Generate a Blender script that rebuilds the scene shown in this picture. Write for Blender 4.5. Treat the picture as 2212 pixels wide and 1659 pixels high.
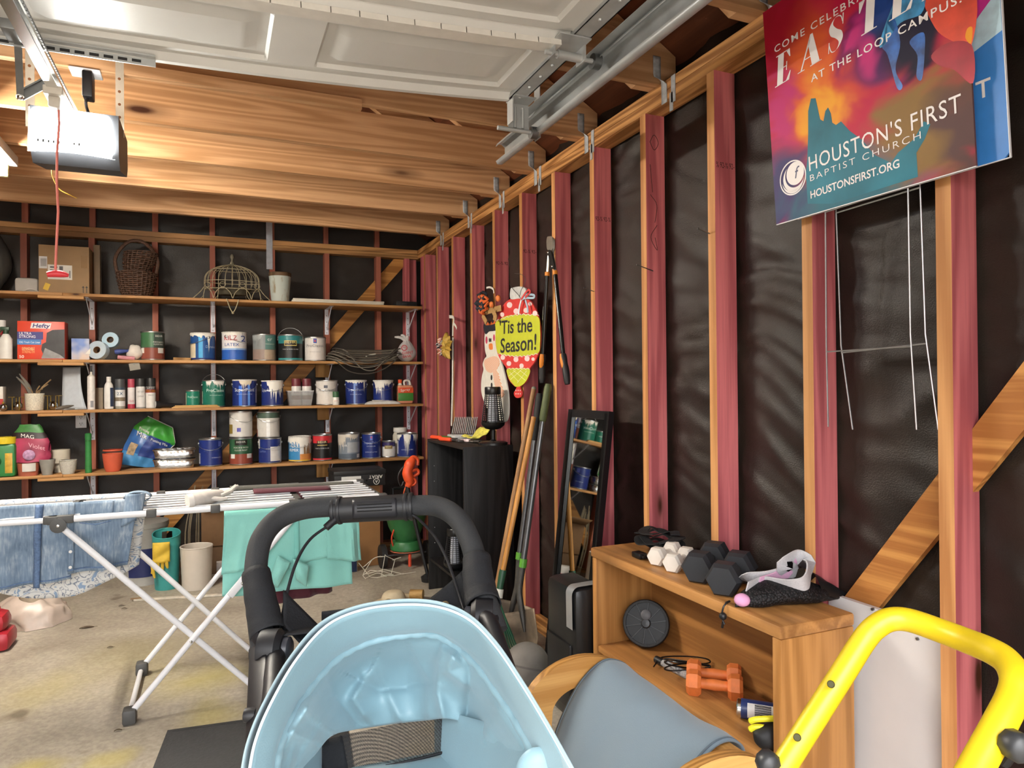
import bpy, bmesh, math, random
from mathutils import Vector, Matrix, noise
random.seed(7)
S = bpy.context.scene
COL = S.collection
for _o in list(bpy.data.objects): bpy.data.objects.remove(_o)
R = math.radians
sin, cos, pi = math.sin, math.cos, math.pi

# ---------------------------------------------------------------- camera
CZ = 1.31; YAW = R(23.2); PITCH = 0.004; ROLL = -0.009; FPX = 1500.0
cF = Vector((sin(YAW)*cos(PITCH), cos(YAW)*cos(PITCH), sin(PITCH)))
_r0 = Vector((cos(YAW), -sin(YAW), 0)); _u0 = _r0.cross(cF)
cR = _r0*cos(ROLL) + _u0*sin(ROLL); cU = _u0*cos(ROLL) - _r0*sin(ROLL)
CAM = Vector((0, 0, CZ))
cam_d = bpy.data.cameras.new('camera'); cam_d.sensor_width = 36; cam_d.lens = FPX/2212*36
cam_d.clip_start = 0.02; cam_d.clip_end = 200
cam = bpy.data.objects.new('camera', cam_d); COL.objects.link(cam)
cam.matrix_world = Matrix(((cR.x, cU.x, -cF.x, 0), (cR.y, cU.y, -cF.y, 0), (cR.z, cU.z, -cF.z, CZ), (0, 0, 0, 1)))
S.camera = cam
def ray(px, py): return cF + cR*((px-1106)/FPX) - cU*((py-829.5)/FPX)
def UY(px, py, Y): d = ray(px, py); return CAM + d*(Y/d.y)            # measured point on a plane of depth Y
def UX(px, py, X): d = ray(px, py); return CAM + d*(X/d.x)            # on a plane parallel to the right wall
def UZ(px, py, z=0): d = ray(px, py); return CAM + d*((z-CZ)/d.z)     # on a level plane
def UD(px, py, D): return CAM + ray(px, py)*D                          # at a given distance

# ---------------------------------------------------------------- light
W = bpy.data.worlds.new('World'); S.world = W; W.use_nodes = True
nt = W.node_tree; bg = nt.nodes['Background']
sky = nt.nodes.new('ShaderNodeTexSky'); sky.sky_type = 'NISHITA'; sky.sun_disc = False
sky.sun_elevation = R(52); sky.sun_rotation = R(-150); sky.air_density = 1.0; sky.dust_density = 3.0; sky.ozone_density = 1.0
hsv = nt.nodes.new('ShaderNodeHueSaturation'); hsv.inputs['Saturation'].default_value = .3
nt.links.new(sky.outputs[0], hsv.inputs['Color']); nt.links.new(hsv.outputs[0], bg.inputs[0]); bg.inputs[1].default_value = 0.40
sun_d = bpy.data.lights.new('sun', 'SUN'); sun_d.energy = 5.0; sun_d.angle = R(1.0); sun_d.color = (1, .95, .87)
sun = bpy.data.objects.new('sun', sun_d); COL.objects.link(sun); sun.rotation_euler = (R(-38), R(8), 0)
por_d = bpy.data.lights.new('door_portal', 'AREA'); por_d.shape = 'RECTANGLE'; por_d.size = 3.1; por_d.size_y = 2.1
por_d.cycles.is_portal = True
por = bpy.data.objects.new('door_portal', por_d); COL.objects.link(por); por.location = (-.54, -.5, 1.07); por.rotation_euler = (R(90), 0, 0)
vs = S.view_settings; vs.view_transform = 'Standard'; vs.look = 'None'; vs.gamma = 1; vs.use_curve_mapping = False
vs.exposure = 1.36

# ---------------------------------------------------------------- helpers
def lin(h):
    if isinstance(h, str):
        h = h.lstrip('#'); v = [int(h[i:i+2], 16)/255 for i in (0, 2, 4)]
        return tuple((c/12.92 if c <= .04045 else ((c+.055)/1.055)**2.4) for c in v) + (1,)
    return tuple(h)[:3] + (1,)
_M = {}
def _base(name, rough, metal, spec=.5):
    m = bpy.data.materials.new(name); m.use_nodes = True
    n = m.node_tree.nodes; b = n['Principled BSDF']
    b.inputs['Roughness'].default_value = rough; b.inputs['Metallic'].default_value = metal
    b.inputs['Specular IOR Level'].default_value = spec
    return m, m.node_tree, b
def ramp(t, stops):
    r = t.nodes.new('ShaderNodeValToRGB'); e = r.color_ramp.elements
    while len(e) < len(stops): e.new(.5)
    for el, (p, c) in zip(e, stops): el.position = p; el.color = c
    return r
def mat(col, rough=.5, metal=0., var=.06, scale=30., bump=0., spec=.5, trans=0., emit=0., alpha=1., sheen=0., coat=0., bscale=None):
    """plain procedural material: colour with a little noise, optional fine relief"""
    key = (str(col), rough, metal, var, scale, bump, spec, trans, emit, alpha, sheen, coat, bscale)
    if key in _M: return _M[key]
    m, t, b = _base('mat_%d' % len(_M), rough, metal, spec)
    c = lin(col)
    tc = t.nodes.new('ShaderNodeTexCoord'); nz = t.nodes.new('ShaderNodeTexNoise')
    nz.inputs['Scale'].default_value = scale; nz.inputs['Detail'].default_value = 4
    t.links.new(tc.outputs['Object'], nz.inputs['Vector'])
    r = ramp(t, [(.3, tuple(x*(1-var) for x in c[:3])+(1,)), (.7, tuple(min(1, x*(1+var)) for x in c[:3])+(1,))])
    t.links.new(nz.outputs[0], r.inputs[0]); t.links.new(r.outputs[0], b.inputs['Base Color'])
    if bump:
        bp = t.nodes.new('ShaderNodeBump'); bp.inputs['Strength'].default_value = min(1, bump); bp.inputs['Distance'].default_value = .004
        src = nz
        if bscale:
            src = t.nodes.new('ShaderNodeTexNoise'); src.inputs['Scale'].default_value = bscale; t.links.new(tc.outputs['Object'], src.inputs['Vector'])
        t.links.new(src.outputs[0], bp.inputs['Height']); t.links.new(bp.outputs[0], b.inputs['Normal'])
    if trans: b.inputs['Transmission Weight'].default_value = trans
    if sheen: b.inputs['Sheen Weight'].default_value = sheen
    if coat: b.inputs['Coat Weight'].default_value = coat
    if emit:
        b.inputs['Emission Color'].default_value = c; b.inputs['Emission Strength'].default_value = emit
    if alpha < 1: b.inputs['Alpha'].default_value = alpha
    _M[key] = m; return m
def wood(base, dark, axis=0, rough=.55, knots=.0, rings=9., fine=1., amount=.78, dirt=0., vary=.12):
    """grain runs along the given axis of the piece; knots are dark rounded marks"""
    key = ('w', base, dark, axis, rough, knots, rings, fine, amount, dirt, vary)
    if key in _M: return _M[key]
    m, t, b = _base('wood_%d' % len(_M), rough, 0, .35); L = t.links.new; N = t.nodes.new
    tc = N('ShaderNodeTexCoord'); oi = N('ShaderNodeObjectInfo')
    add = N('ShaderNodeVectorMath'); add.operation = 'ADD'
    sc = N('ShaderNodeVectorMath'); sc.operation = 'SCALE'; cmb = N('ShaderNodeCombineXYZ')
    for i in range(3): L(oi.outputs['Random'], cmb.inputs[i])
    sc.inputs['Scale'].default_value = 37.; L(cmb.outputs[0], sc.inputs[0])
    L(tc.outputs['Object'], add.inputs[0]); L(sc.outputs[0], add.inputs[1])
    def mapped(along, across):
        mp = N('ShaderNodeMapping'); v = [across]*3; v[axis] = along
        mp.inputs['Scale'].default_value = v; L(add.outputs[0], mp.inputs['Vector']); return mp
    n1 = N('ShaderNodeTexNoise'); n1.inputs['Scale'].default_value = 1; n1.inputs['Detail'].default_value = 1.5
    L(mapped(.40, 8.0).outputs[0], n1.inputs['Vector'])
    mu = N('ShaderNodeMath'); mu.operation = 'MULTIPLY'; mu.inputs[1].default_value = rings*2*pi; L(n1.outputs[0], mu.inputs[0])
    sn = N('ShaderNodeMath'); sn.operation = 'SINE'; L(mu.outputs[0], sn.inputs[0])
    n2 = N('ShaderNodeTexNoise'); n2.inputs['Scale'].default_value = 1; n2.inputs['Detail'].default_value = 4
    L(mapped(4*fine, 130*fine).outputs[0], n2.inputs['Vector'])
    ma = N('ShaderNodeMath'); ma.operation = 'MULTIPLY_ADD'; L(sn.outputs[0], ma.inputs[0]); ma.inputs[1].default_value = .34; ma.inputs[2].default_value = .26
    mb = N('ShaderNodeMath'); mb.operation = 'MULTIPLY_ADD'; L(n2.outputs[0], mb.inputs[0]); mb.inputs[1].default_value = .9; L(ma.outputs[0], mb.inputs[2])
    r = ramp(t, [(.35, (0, 0, 0, 1)), (1.05 if False else 1.0, (amount,)*3+(1,))]); L(mb.outputs[0], r.inputs[0])
    mix = N('ShaderNodeMix'); mix.data_type = 'RGBA'; mix.inputs[6].default_value = lin(base); mix.inputs[7].default_value = lin(dark)
    L(r.outputs[0], mix.inputs[0]); out = mix.outputs[2]
    if knots:
        kv = [5.0]*3; kv[axis] = 1.5; kv[1 if axis != 1 else 0] = .25; mk_ = N('ShaderNodeMapping'); mk_.inputs['Scale'].default_value = kv; L(add.outputs[0], mk_.inputs['Vector'])
        vo = N('ShaderNodeTexVoronoi'); vo.inputs['Scale'].default_value = 1; L(mk_.outputs[0], vo.inputs['Vector'])
        rk = ramp(t, [(.04*knots, (1, 1, 1, 1)), (.075*knots, (.45,)*3+(1,)), (.16*knots, (0, 0, 0, 1))]); L(vo.outputs['Distance'], rk.inputs[0])
        mk = N('ShaderNodeMix'); mk.data_type = 'RGBA'; mk.inputs[7].default_value = lin('#3d1d0c'); L(rk.outputs[0], mk.inputs[0]); L(out, mk.inputs[6]); out = mk.outputs[2]
    if dirt:
        n3 = N('ShaderNodeTexNoise'); n3.inputs['Scale'].default_value = 3.2; n3.inputs['Detail'].default_value = 5; L(add.outputs[0], n3.inputs['Vector'])
        rd = ramp(t, [(.52, (0, 0, 0, 1)), (.72, (dirt,)*3+(1,))]); L(n3.outputs[0], rd.inputs[0])
        md = N('ShaderNodeMix'); md.data_type = 'RGBA'; md.inputs[7].default_value = lin('#4a3626'); L(rd.outputs[0], md.inputs[0]); L(out, md.inputs[6]); out = md.outputs[2]
    hs = N('ShaderNodeHueSaturation'); mr = N('ShaderNodeMapRange'); mr.inputs[3].default_value = 1-vary; mr.inputs[4].default_value = 1+vary
    L(oi.outputs['Random'], mr.inputs[0]); L(mr.outputs[0], hs.inputs['Value']); L(out, hs.inputs['Color']); L(hs.outputs[0], b.inputs['Base Color'])
    bp = N('ShaderNodeBump'); bp.inputs['Strength'].default_value = .25; bp.inputs['Distance'].default_value = .002; L(n2.outputs[0], bp.inputs['Height']); L(bp.outputs[0], b.inputs['Normal'])
    _M[key] = m; return m

WL = {}
def tag(o, label, cat, group=None):
    o['label'] = label; o['category'] = cat
    if group: o['group'] = group
    return o
def thing(name, label, cat, loc, group=None):
    o = bpy.data.objects.new(name, None); COL.objects.link(o); o.location = loc; o.empty_display_size = .05
    WL[o.name] = Vector(loc); return tag(o, label, cat, group)
def frame(o, x, y=None, z=None):
    x = Vector(x).normalized()
def basis(zdir, up=Vector((0, 0, 1))):
    z = Vector(zdir).normalized(); up = Vector(up)
    if abs(z.dot(up)) > .99: up = Vector((0, 1, 0))
    x = up.cross(z).normalized(); return x, z.cross(x), z
class MB:
    """collects shapes in world space and links them as one mesh object"""
    def __init__(s, M=None): s.v = []; s.f = []; s.mi = []; s.M = M or Matrix.Identity(4); s.cur = 0
    def add(s, vs, fs, mi=None):
        o = len(s.v); s.v += [s.M @ Vector(p) for p in vs]; s.f += [tuple(i+o for i in f) for f in fs]
        s.mi += [s.cur if mi is None else mi]*len(fs); return s
    def box(s, a, b, bev=0., mi=None, rot=None):
        a = Vector(a); b = Vector(b); c = (a+b)/2; h = (b-a)/2; h = Vector((abs(h.x), abs(h.y), abs(h.z)))
        rm = rot.to_4x4() if rot else Matrix.Identity(4)
        if bev:
            bm = bmesh.new(); bmesh.ops.create_cube(bm, size=2)
            for q in bm.verts: q.co = Vector((q.co.x*h.x, q.co.y*h.y, q.co.z*h.z))
            bmesh.ops.bevel(bm, geom=bm.edges[:], offset=min(bev, min(h)*.95), segments=2, affect='EDGES', profile=.5)
            bm.verts.index_update(); vs_ = [c + rm @ q.co for q in bm.verts]; fs = [[q.index for q in f.verts] for f in bm.faces]; bm.free()
            return s.add(vs_, fs, mi)
        vs_ = [c + rm @ Vector((sx*h.x, sy*h.y, sz*h.z)) for sx in (-1, 1) for sy in (-1, 1) for sz in (-1, 1)]
        return s.add(vs_, [(0, 1, 3, 2), (4, 6, 7, 5), (0, 4, 5, 1), (2, 3, 7, 6), (0, 2, 6, 4), (1, 5, 7, 3)], mi)
    def beam(s, p, q, w, h, up=(0, 0, 1), bev=0., mi=None):
        """box from p to q; w across, h along up"""
        p = Vector(p); q = Vector(q); d = q-p; x, y, z = basis(d, up)
        rm = Matrix((x, y, z)).transposed(); c = (p+q)/2; L = d.length
        return s.box(c-Vector((w/2, h/2, L/2)), c+Vector((w/2, h/2, L/2)), bev, mi, rm)
    def tube(s, pts, r, seg=8, closed=False, mi=None, cap=True):
        pts = [Vector(p) for p in pts]; n = len(pts); rs = r if isinstance(r, (list, tuple)) else [r]*n
        vs_ = []; prev = None
        for i, p in enumerate(pts):
            if closed: t = pts[(i+1) % n]-pts[i-1]
            else: t = pts[min(i+1, n-1)]-pts[max(i-1, 0)]
            t.normalize()
            if prev is None: x, y, _ = basis(t)
            else:
                x = prev - t*prev.dot(t)
                if x.length < 1e-6: x, y, _ = basis(t)
                x.normalize(); y = t.cross(x)
            prev = x
            for k in range(seg):
                a = 2*pi*k/seg; vs_.append(p+(x*cos(a)+y*sin(a))*rs[i])
        fs = []
        for i in range(n if closed else n-1):
            j = (i+1) % n
            for k in range(seg): l = (k+1) % seg; fs.append((i*seg+k, i*seg+l, j*seg+l, j*seg+k))
        if cap and not closed: fs.append(tuple(range(seg-1, -1, -1))); fs.append(tuple(range((n-1)*seg, n*seg)))
        return s.add(vs_, fs, mi)
    def lathe(s, c, prof, seg=24, axis=(0, 0, 1), mi=None, a0=0., a1=2*pi, sx=1., sy=1., mis=None):
        """profile of (radius, height) pairs turned about axis through c"""
        c = Vector(c); x, y, z = basis(axis) if Vector(axis) != Vector((0, 0, 1)) else (Vector((1, 0, 0)), Vector((0, 1, 0)), Vector((0, 0, 1)))
        full = abs(a1-a0-2*pi) < 1e-6; m = seg if full else seg+1; vs_ = []
        for (r, h) in prof:
            for k in range(m):
                a = a0+(a1-a0)*k/seg; vs_.append(c+x*(r*cos(a)*sx)+y*(r*sin(a)*sy)+z*h)
        for i in range(len(prof)-1):
            fs = [(i*m+k, i*m+(k+1) % m, (i+1)*m+(k+1) % m, (i+1)*m+k) for k in range(seg)]
            if i == 0: base = len(s.v); s.add(vs_, [], mi)
            s.f += [tuple(q+base for q in f) for f in fs]; s.mi += [mis[i] if mis else (s.cur if mi is None else mi)]*len(fs)
        return s
    def cyl(s, p, q, r, seg=12, r2=None, mi=None):
        return s.tube([p, q], [r, r if r2 is None else r2], seg, mi=mi)
    def prism(s, pts, o, ux, uy, depth, mi=None):
        """flat outline (2d points) placed at o with axes ux, uy, given thickness along ux x uy (centred faces o .. o+depth)"""
        o = Vector(o); ux = Vector(ux); uy = Vector(uy); n = ux.cross(uy).normalized(); k = len(pts)
        a = [o+ux*p[0]+uy*p[1] for p in pts]; b = [p+n*depth for p in a]
        return s.add(a+b, [tuple(range(k-1, -1, -1)), tuple(range(k, 2*k))]+[(i, (i+1) % k, (i+1) % k+k, i+k) for i in range(k)], mi)
    def grid(s, fn, nu, nv, mi=None, closeu=False):
        vs_ = [fn(i/nu, j/nv) for j in range(nv+1) for i in range(nu+1)]
        return s.add(vs_, [(j*(nu+1)+i, j*(nu+1)+i+1, (j+1)*(nu+1)+i+1, (j+1)*(nu+1)+i) for j in range(nv) for i in range(nu)], mi)
    def ball(s, c, r, seg=12, rings=8, sz=(1, 1, 1), mi=None):
        c = Vector(c); vs_ = [c+Vector((0, 0, -r*sz[2]))]
        for j in range(1, rings):
            t = -pi/2+pi*j/rings
            for k in range(seg): a = 2*pi*k/seg; vs_.append(c+Vector((r*cos(t)*cos(a)*sz[0], r*cos(t)*sin(a)*sz[1], r*sin(t)*sz[2])))
        vs_.append(c+Vector((0, 0, r*sz[2]))); fs = []
        for k in range(seg):
            l = (k+1) % seg; fs.append((0, 1+l, 1+k))
            for j in range(rings-2): a = 1+j*seg; fs.append((a+k, a+l, a+seg+l, a+seg+k))
            fs.append((1+(rings-2)*seg+k, 1+(rings-2)*seg+l, len(vs_)-1))
        return s.add(vs_, fs, mi)
    def build(s, name, mats, parent=None, label=None, smooth=True, ang=38, thick=0, sub=0, kind=None):
        me = bpy.data.meshes.new(name)
        lo = Vector((min(p.x for p in s.v), min(p.y for p in s.v), min(p.z for p in s.v))); hi = Vector((max(p.x for p in s.v), max(p.y for p in s.v), 0))
        org = Vector(((lo.x+hi.x)/2, (lo.y+hi.y)/2, lo.z))
        me.from_pydata([p-org for p in s.v], [], s.f)
        if not isinstance(mats, (list, tuple)): mats = [mats]
        for m in mats: me.materials.append(m)
        me.polygons.foreach_set('material_index', [min(i, len(mats)-1) for i in s.mi])
        me.update()
        bm = bmesh.new(); bm.from_mesh(me); bmesh.ops.recalc_face_normals(bm, faces=bm.faces); bm.to_mesh(me); bm.free()
        if smooth: me.shade_smooth(); me.set_sharp_from_angle(angle=R(ang))
        o = bpy.data.objects.new(name, me); COL.objects.link(o); WL[o.name] = org
        o.location = org
        if parent: o.parent = parent; o.location = org-WL[parent.name]
        if thick: md = o.modifiers.new('thickness', 'SOLIDIFY'); md.thickness = thick; md.offset = 0
        if sub: md = o.modifiers.new('smooth', 'SUBSURF'); md.levels = sub; md.render_levels = sub
        if label: o['label'] = label
        if kind: o['kind'] = kind
        return o
def dup(o, delta, parent=None, label=None):
    """copy of a thing or part, moved by delta; sub-parts follow"""
    c = o.copy(); COL.objects.link(c); WL[c.name] = WL[o.name]+Vector(delta)
    c.parent = parent; c.location = WL[c.name]-(WL[parent.name] if parent else Vector())
    if label: c['label'] = label
    for ch in list(o.children): dup(ch, delta, c)
    return c
def ncurve(pts, n=8, closed=False):
    """smooth curve through points"""
    pts = [Vector(p) for p in pts]; out = []; k = len(pts)
    for i in range(k if closed else k-1):
        p0 = pts[i-1] if (i or closed) else pts[0]*2-pts[1]; p1 = pts[i]; p2 = pts[(i+1) % k]
        p3 = pts[(i+2) % k] if (closed or i+2 < k) else p2*2-p1
        for j in range(n):
            t = j/n; out.append(.5*((2*p1)+(p2-p0)*t+(2*p0-5*p1+4*p2-p3)*t*t+(3*p1-p0-3*p2+p3)*t**3))
    if not closed: out.append(pts[-1])
    return out
def nz3(p, s=1.): return noise.noise(Vector(p)*s)
_TX = {}
def text_mesh(txt, size, spacing=1., bold=0.):
    k = (txt, spacing, bold)
    if k not in _TX:
        c = bpy.data.curves.new('t', 'FONT'); c.body = txt; c.size = 1; c.space_character = spacing; c.offset = bold; c.resolution_u = 3
        o = bpy.data.objects.new('t', c); me = bpy.data.meshes.new_from_object(o)
        _TX[k] = ([tuple(v.co) for v in me.vertices], [tuple(p.vertices) for p in me.polygons])
        bpy.data.objects.remove(o); bpy.data.meshes.remove(me); bpy.data.curves.remove(c)
    v, f = _TX[k]; return [(p[0]*size, p[1]*size) for p in v], f
def word_parts(mb, gap):
    """split a printed line into one MB per word: faces grouped by their extent along the line"""
    d = mb.v[max(range(len(mb.v)), key=lambda i: (mb.v[i]-mb.v[0]).length)]-mb.v[0]; d.normalize(); it = []
    for f in mb.f: t = [mb.v[i].dot(d) for i in f]; it.append((min(t), max(t), f))
    it.sort(key=lambda q: q[0]); out = []; end = None
    for a, b, f in it:
        if end is None or a-end > gap: out.append([]); end = b
        out[-1].append(f); end = max(end, b)
    res = []
    for fs in out:
        m = MB(); ids = sorted({i for f in fs for i in f}); mp = {i: k for k, i in enumerate(ids)}; m.add([mb.v[i] for i in ids], [tuple(mp[i] for i in f) for f in fs]); res.append(m)
    return res
def text_on(mb, txt, o, ux, uy, size, width=None, spacing=1., bold=0., center=False, lift=.0008, shear=0.):
    """flat print on a surface: origin o, axes ux, uy"""
    o = Vector(o); ux = Vector(ux).normalized(); uy = Vector(uy).normalized(); n = ux.cross(uy)
    v, f = text_mesh(txt, size, spacing, bold)
    if not v: return
    x0 = min(p[0] for p in v); x1 = max(p[0] for p in v); kx = (width/(x1-x0)) if width else 1
    off = (x1-x0)*kx/2 if center else 0
    mb.add([o+ux*((p[0]-x0)*kx-off+shear*p[1])+uy*p[1]+n*lift for p in v], f)
# ================================================================ setting
XR = 1.58; XF = 1.669; YB = 5.68; YF = 5.769; XL = -2.72; YO = -.25
PB = 2.39; PT = 2.466
def struct(o): o['kind'] = 'structure'; return o
def felt_mat():
    m, t, b = _base('felt', .5, 0, .5); L = t.links.new; N = t.nodes.new
    tc = N('ShaderNodeTexCoord'); n = N('ShaderNodeTexNoise'); n.inputs['Scale'].default_value = 260; n.inputs['Detail'].default_value = 3
    L(tc.outputs['Object'], n.inputs['Vector'])
    n2 = N('ShaderNodeTexNoise'); n2.inputs['Scale'].default_value = 3; n2.inputs['Detail'].default_value = 5; L(tc.outputs['Object'], n2.inputs['Vector'])
    r = ramp(t, [(.3, lin('#16110d')), (.7, lin('#2b2119'))]); L(n2.outputs[0], r.inputs[0]); L(r.outputs[0], b.inputs['Base Color'])
    r2 = ramp(t, [(.3, (.40,)*3+(1,)), (.7, (.58,)*3+(1,))]); L(n2.outputs[0], r2.inputs[0]); L(r2.outputs[0], b.inputs['Roughness'])
    bp = N('ShaderNodeBump'); bp.inputs['Strength'].default_value = .5; bp.inputs['Distance'].default_value = .002; L(n.outputs[0], bp.inputs['Height']); L(bp.outputs[0], b.inputs['Normal'])
    return m
FELT = felt_mat()
PINE = ('#c98a4e', '#8a5224')
M_JOIST = wood('#cba077', '#936539', 0, .55, knots=1.5, rings=10, vary=.15, amount=.55)
M_PLATE_Y = wood('#d39c60', '#8c5a2c', 1, .5, knots=1., rings=11, amount=.9)
M_PLATE_X = wood('#b98a58', '#7e5730', 0, .5, knots=.6)
M_STUD_F = wood('#d59c64', '#aa7040', 2, .55, rings=6, vary=.1)
M_STUD_R = wood('#cf7476', '#9c4a50', 2, .55, knots=1.2, rings=9, vary=.16, amount=.8)
M_STUD_B = wood('#a5634f', '#7a3f33', 2, .6, rings=5, vary=.12, amount=.5)
M_BRACE = wood('#cd9450', '#96602a', 0, .5, knots=.7, rings=8)
M_PLY = wood('#6b3a22', '#43210f', 1, .65, rings=4, amount=.6)
M_STEEL = mat('#b9bcbc', .45, .45, var=.12, scale=14)
M_STEELD = mat('#7d7f80', .42, .9, var=.15, scale=20)
M_WHITEM = mat('#dfe1e6', .4, 0, var=.03)
M_BLACKP = mat('#17171a', .45, 0, var=.1)

# ---- floor
def floor_mat():
    m, t, b = _base('concrete', .62, 0, .4); L = t.links.new; N = t.nodes.new
    tc = N('ShaderNodeTexCoord')
    def nse(s, d, dist=0.):
        n = N('ShaderNodeTexNoise'); n.inputs['Scale'].default_value = s; n.inputs['Detail'].default_value = d; n.inputs['Distortion'].default_value = dist
        L(tc.outputs['Object'], n.inputs['Vector']); return n
    r = ramp(t, [(.32, lin('#8f8577')), (.5, lin('#a89f90')), (.72, lin('#b8b0a3'))]); L(nse(1.6, 7, .4).outputs[0], r.inputs[0])
    r2 = ramp(t, [(.35, (.80,)*3+(1,)), (.7, (1.08,)*3+(1,))]); L(nse(55, 5).outputs[0], r2.inputs[0])
    mx = N('ShaderNodeMix'); mx.data_type = 'RGBA'; mx.blend_type = 'MULTIPLY'; mx.inputs[0].default_value = 1; L(r.outputs[0], mx.inputs[6]); L(r2.outputs[0], mx.inputs[7])
    ry = ramp(t, [(.70, (0, 0, 0, 1)), (.80, (.3,)*3+(1,))]); L(nse(1.15, 3, .2).outputs[0], ry.inputs[0])
    my = N('ShaderNodeMix'); my.data_type = 'RGBA'; my.inputs[7].default_value = lin('#b7a636'); L(ry.outputs[0], my.inputs[0]); L(mx.outputs[2], my.inputs[6])
    geo = N('ShaderNodeNewGeometry'); prev = my.outputs[2]; nd = nse(3.0, 3)
    for px_, py_, rr_, st_ in ((420, 1470, .32, .85), (455, 1545, .22, .7), (40, 1500, .35, .6), (90, 1650, .16, 1.), (230, 1640, .13, .8), (300, 1420, .5, .35)):
        q_ = UZ(px_, py_); di = N('ShaderNodeVectorMath'); di.operation = 'DISTANCE'; L(geo.outputs['Position'], di.inputs[0]); di.inputs[1].default_value = q_
        a_ = N('ShaderNodeMath'); a_.operation = 'MULTIPLY_ADD'; L(nd.outputs[0], a_.inputs[0]); a_.inputs[1].default_value = .5; L(di.outputs['Value'], a_.inputs[2])
        mr = N('ShaderNodeMapRange'); mr.interpolation_type = 'SMOOTHSTEP'; mr.inputs[1].default_value = rr_+.25; mr.inputs[2].default_value = .2; mr.inputs[4].default_value = st_*.6; L(a_.outputs[0], mr.inputs[0])
        mq = N('ShaderNodeMix'); mq.data_type = 'RGBA'; mq.inputs[7].default_value = lin('#b3a548'); L(mr.outputs[0], mq.inputs[0]); L(prev, mq.inputs[6]); prev = mq.outputs[2]
    rs = ramp(t, [(.70, (0, 0, 0, 1)), (.78, (.7,)*3+(1,))]); L(nse(4.3, 2).outputs[0], rs.inputs[0])
    ms = N('ShaderNodeMix'); ms.data_type = 'RGBA'; ms.inputs[7].default_value = lin('#5d5142'); L(rs.outputs[0], ms.inputs[0]); L(prev, ms.inputs[6])
    L(ms.outputs[2], b.inputs['Base Color'])
    bp = N('ShaderNodeBump'); bp.inputs['Strength'].default_value = .2; bp.inputs['Distance'].default_value = .003; L(nse(90, 4).outputs[0], bp.inputs['Height']); L(bp.outputs[0], b.inputs['Normal'])
    return m
M_CONC = floor_mat()
struct(MB().box((XL-.1, YO-.12, -.12), (XF+.1, YF+.1, 0)).build('floor', M_CONC, smooth=False))
struct(MB().box((-14, -16, -.2), (14, YO-.121, -.03)).build('driveway', mat('#b5ab9c', .8, var=.08, scale=3), smooth=False))

# ---- felt covered walls
def wrinkle(a, z, seed, amp=.009):
    w = noise.noise(Vector((a*1.7+seed, z*2.1, seed)))
    v = w*.8
    for f, g, k, o in ((2.0, 8.5, 1.0, 3.1), (3.1, 13., .62, 9.2), (4.7, 21., .3, 5.5)):
        v += (1-abs(noise.noise(Vector((a*f+seed+w, z*g-a*f*1.1+w*2, o)))))**3*k
    return v*amp
wr = MB(); y0, y1 = YO, YF
wr.grid(lambda u, v: Vector((XF+.024-abs(wrinkle(y0+(y1-y0)*u, 2.6*v, 1.3, .012)), y0+(y1-y0)*u, 2.62*v)), 300, 130)
wr.box((XF+.045, YO-.1, 0), (XF+.1, YF+.1, 2.5))
WR = struct(wr.build('wall_right', FELT, ang=180))
wb = MB(); x0, x1 = XL, XF+.03
wb.grid(lambda u, v: Vector((x0+(x1-x0)*u, YF+.016-abs(wrinkle(x0+(x1-x0)*u, 4.2*v, 5.3, .006)), 4.2*v)), 160, 140)
wb.box((XL-.1, YF+.045, 0), (XF+.1, YF+.1, 4.2))
WB = struct(wb.build('wall_back', FELT, ang=180))
wl = MB(); wl.box((XL-.1, YO-.1, 0), (XL-.02, YF+.1, 2.5))
WLf = struct(wl.build('wall_left', FELT, smooth=False))
wf = MB()
wf.box((.99, YO-.12, 0), (XF+.1, YO, 2.6)); wf.box((XL-.1, YO-.12, 0), (-2.07, YO, 2.6)); wf.box((-2.07, YO-.12, 2.14), (.99, YO, 2.6))
wf.prism([(XL-.1, 2.6), (XF+.1, 2.6), (-.525, 4.2)], (0, YO, 0), (1, 0, 0), (0, 0, 1), .12)
struct(wf.build('wall_front', mat('#c9b79b', .7), smooth=False))

# ---- right wall framing
STUDY = [-.1, .30, .708, 1.119, 1.528, 1.945, 2.356, 2.765, 3.155, 3.561, 3.969, 4.380, 4.772, 5.146, 5.489]
for y in STUDY:
    s = MB(); s.box((XR, y-.038, .038), (XF, y, PB))
    s.mi = [1, 1, 1, 1, 1, 1]
    o = s.build('stud', [M_STUD_F, M_STUD_R], WR, smooth=False)
    for p in o.data.polygons: p.material_index = 0 if abs(p.normal.x) > .5 else 1
s = MB(); s.box((XR+.002, 5.53, .038), (XF, 5.60, PB)); s.build('corner_stud', M_STUD_R, WR, smooth=False)
s = MB(); s.box((XR, YO, PB), (XF, YB, (PB+PT)/2-.0008), .0015); s.build('lower_top_plate', M_PLATE_Y, WR, smooth=False)
s = MB(); s.box((XR, YO, (PB+PT)/2+.0008), (XF, YF, PT), .0015); s.build('upper_top_plate', M_PLATE_Y, WR, smooth=False)
s = MB(); s.box((XR, YO, 0), (XF, YB, .038)); s.build('sole_plate', M_PLATE_Y, WR, smooth=False)
p = UX(2225, 845, XF-.013); q = UX(1830, 1345, XF-.013)
s = MB(); s.beam(p+(p-q)*.8, q-(p-q)*.02, .0889, .02, up=(1, 0, 0)); s.build('diagonal_brace', wood('#c98f4d', '#94592a', 1, .5, knots=.8, rings=8), WR, smooth=False)
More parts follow.
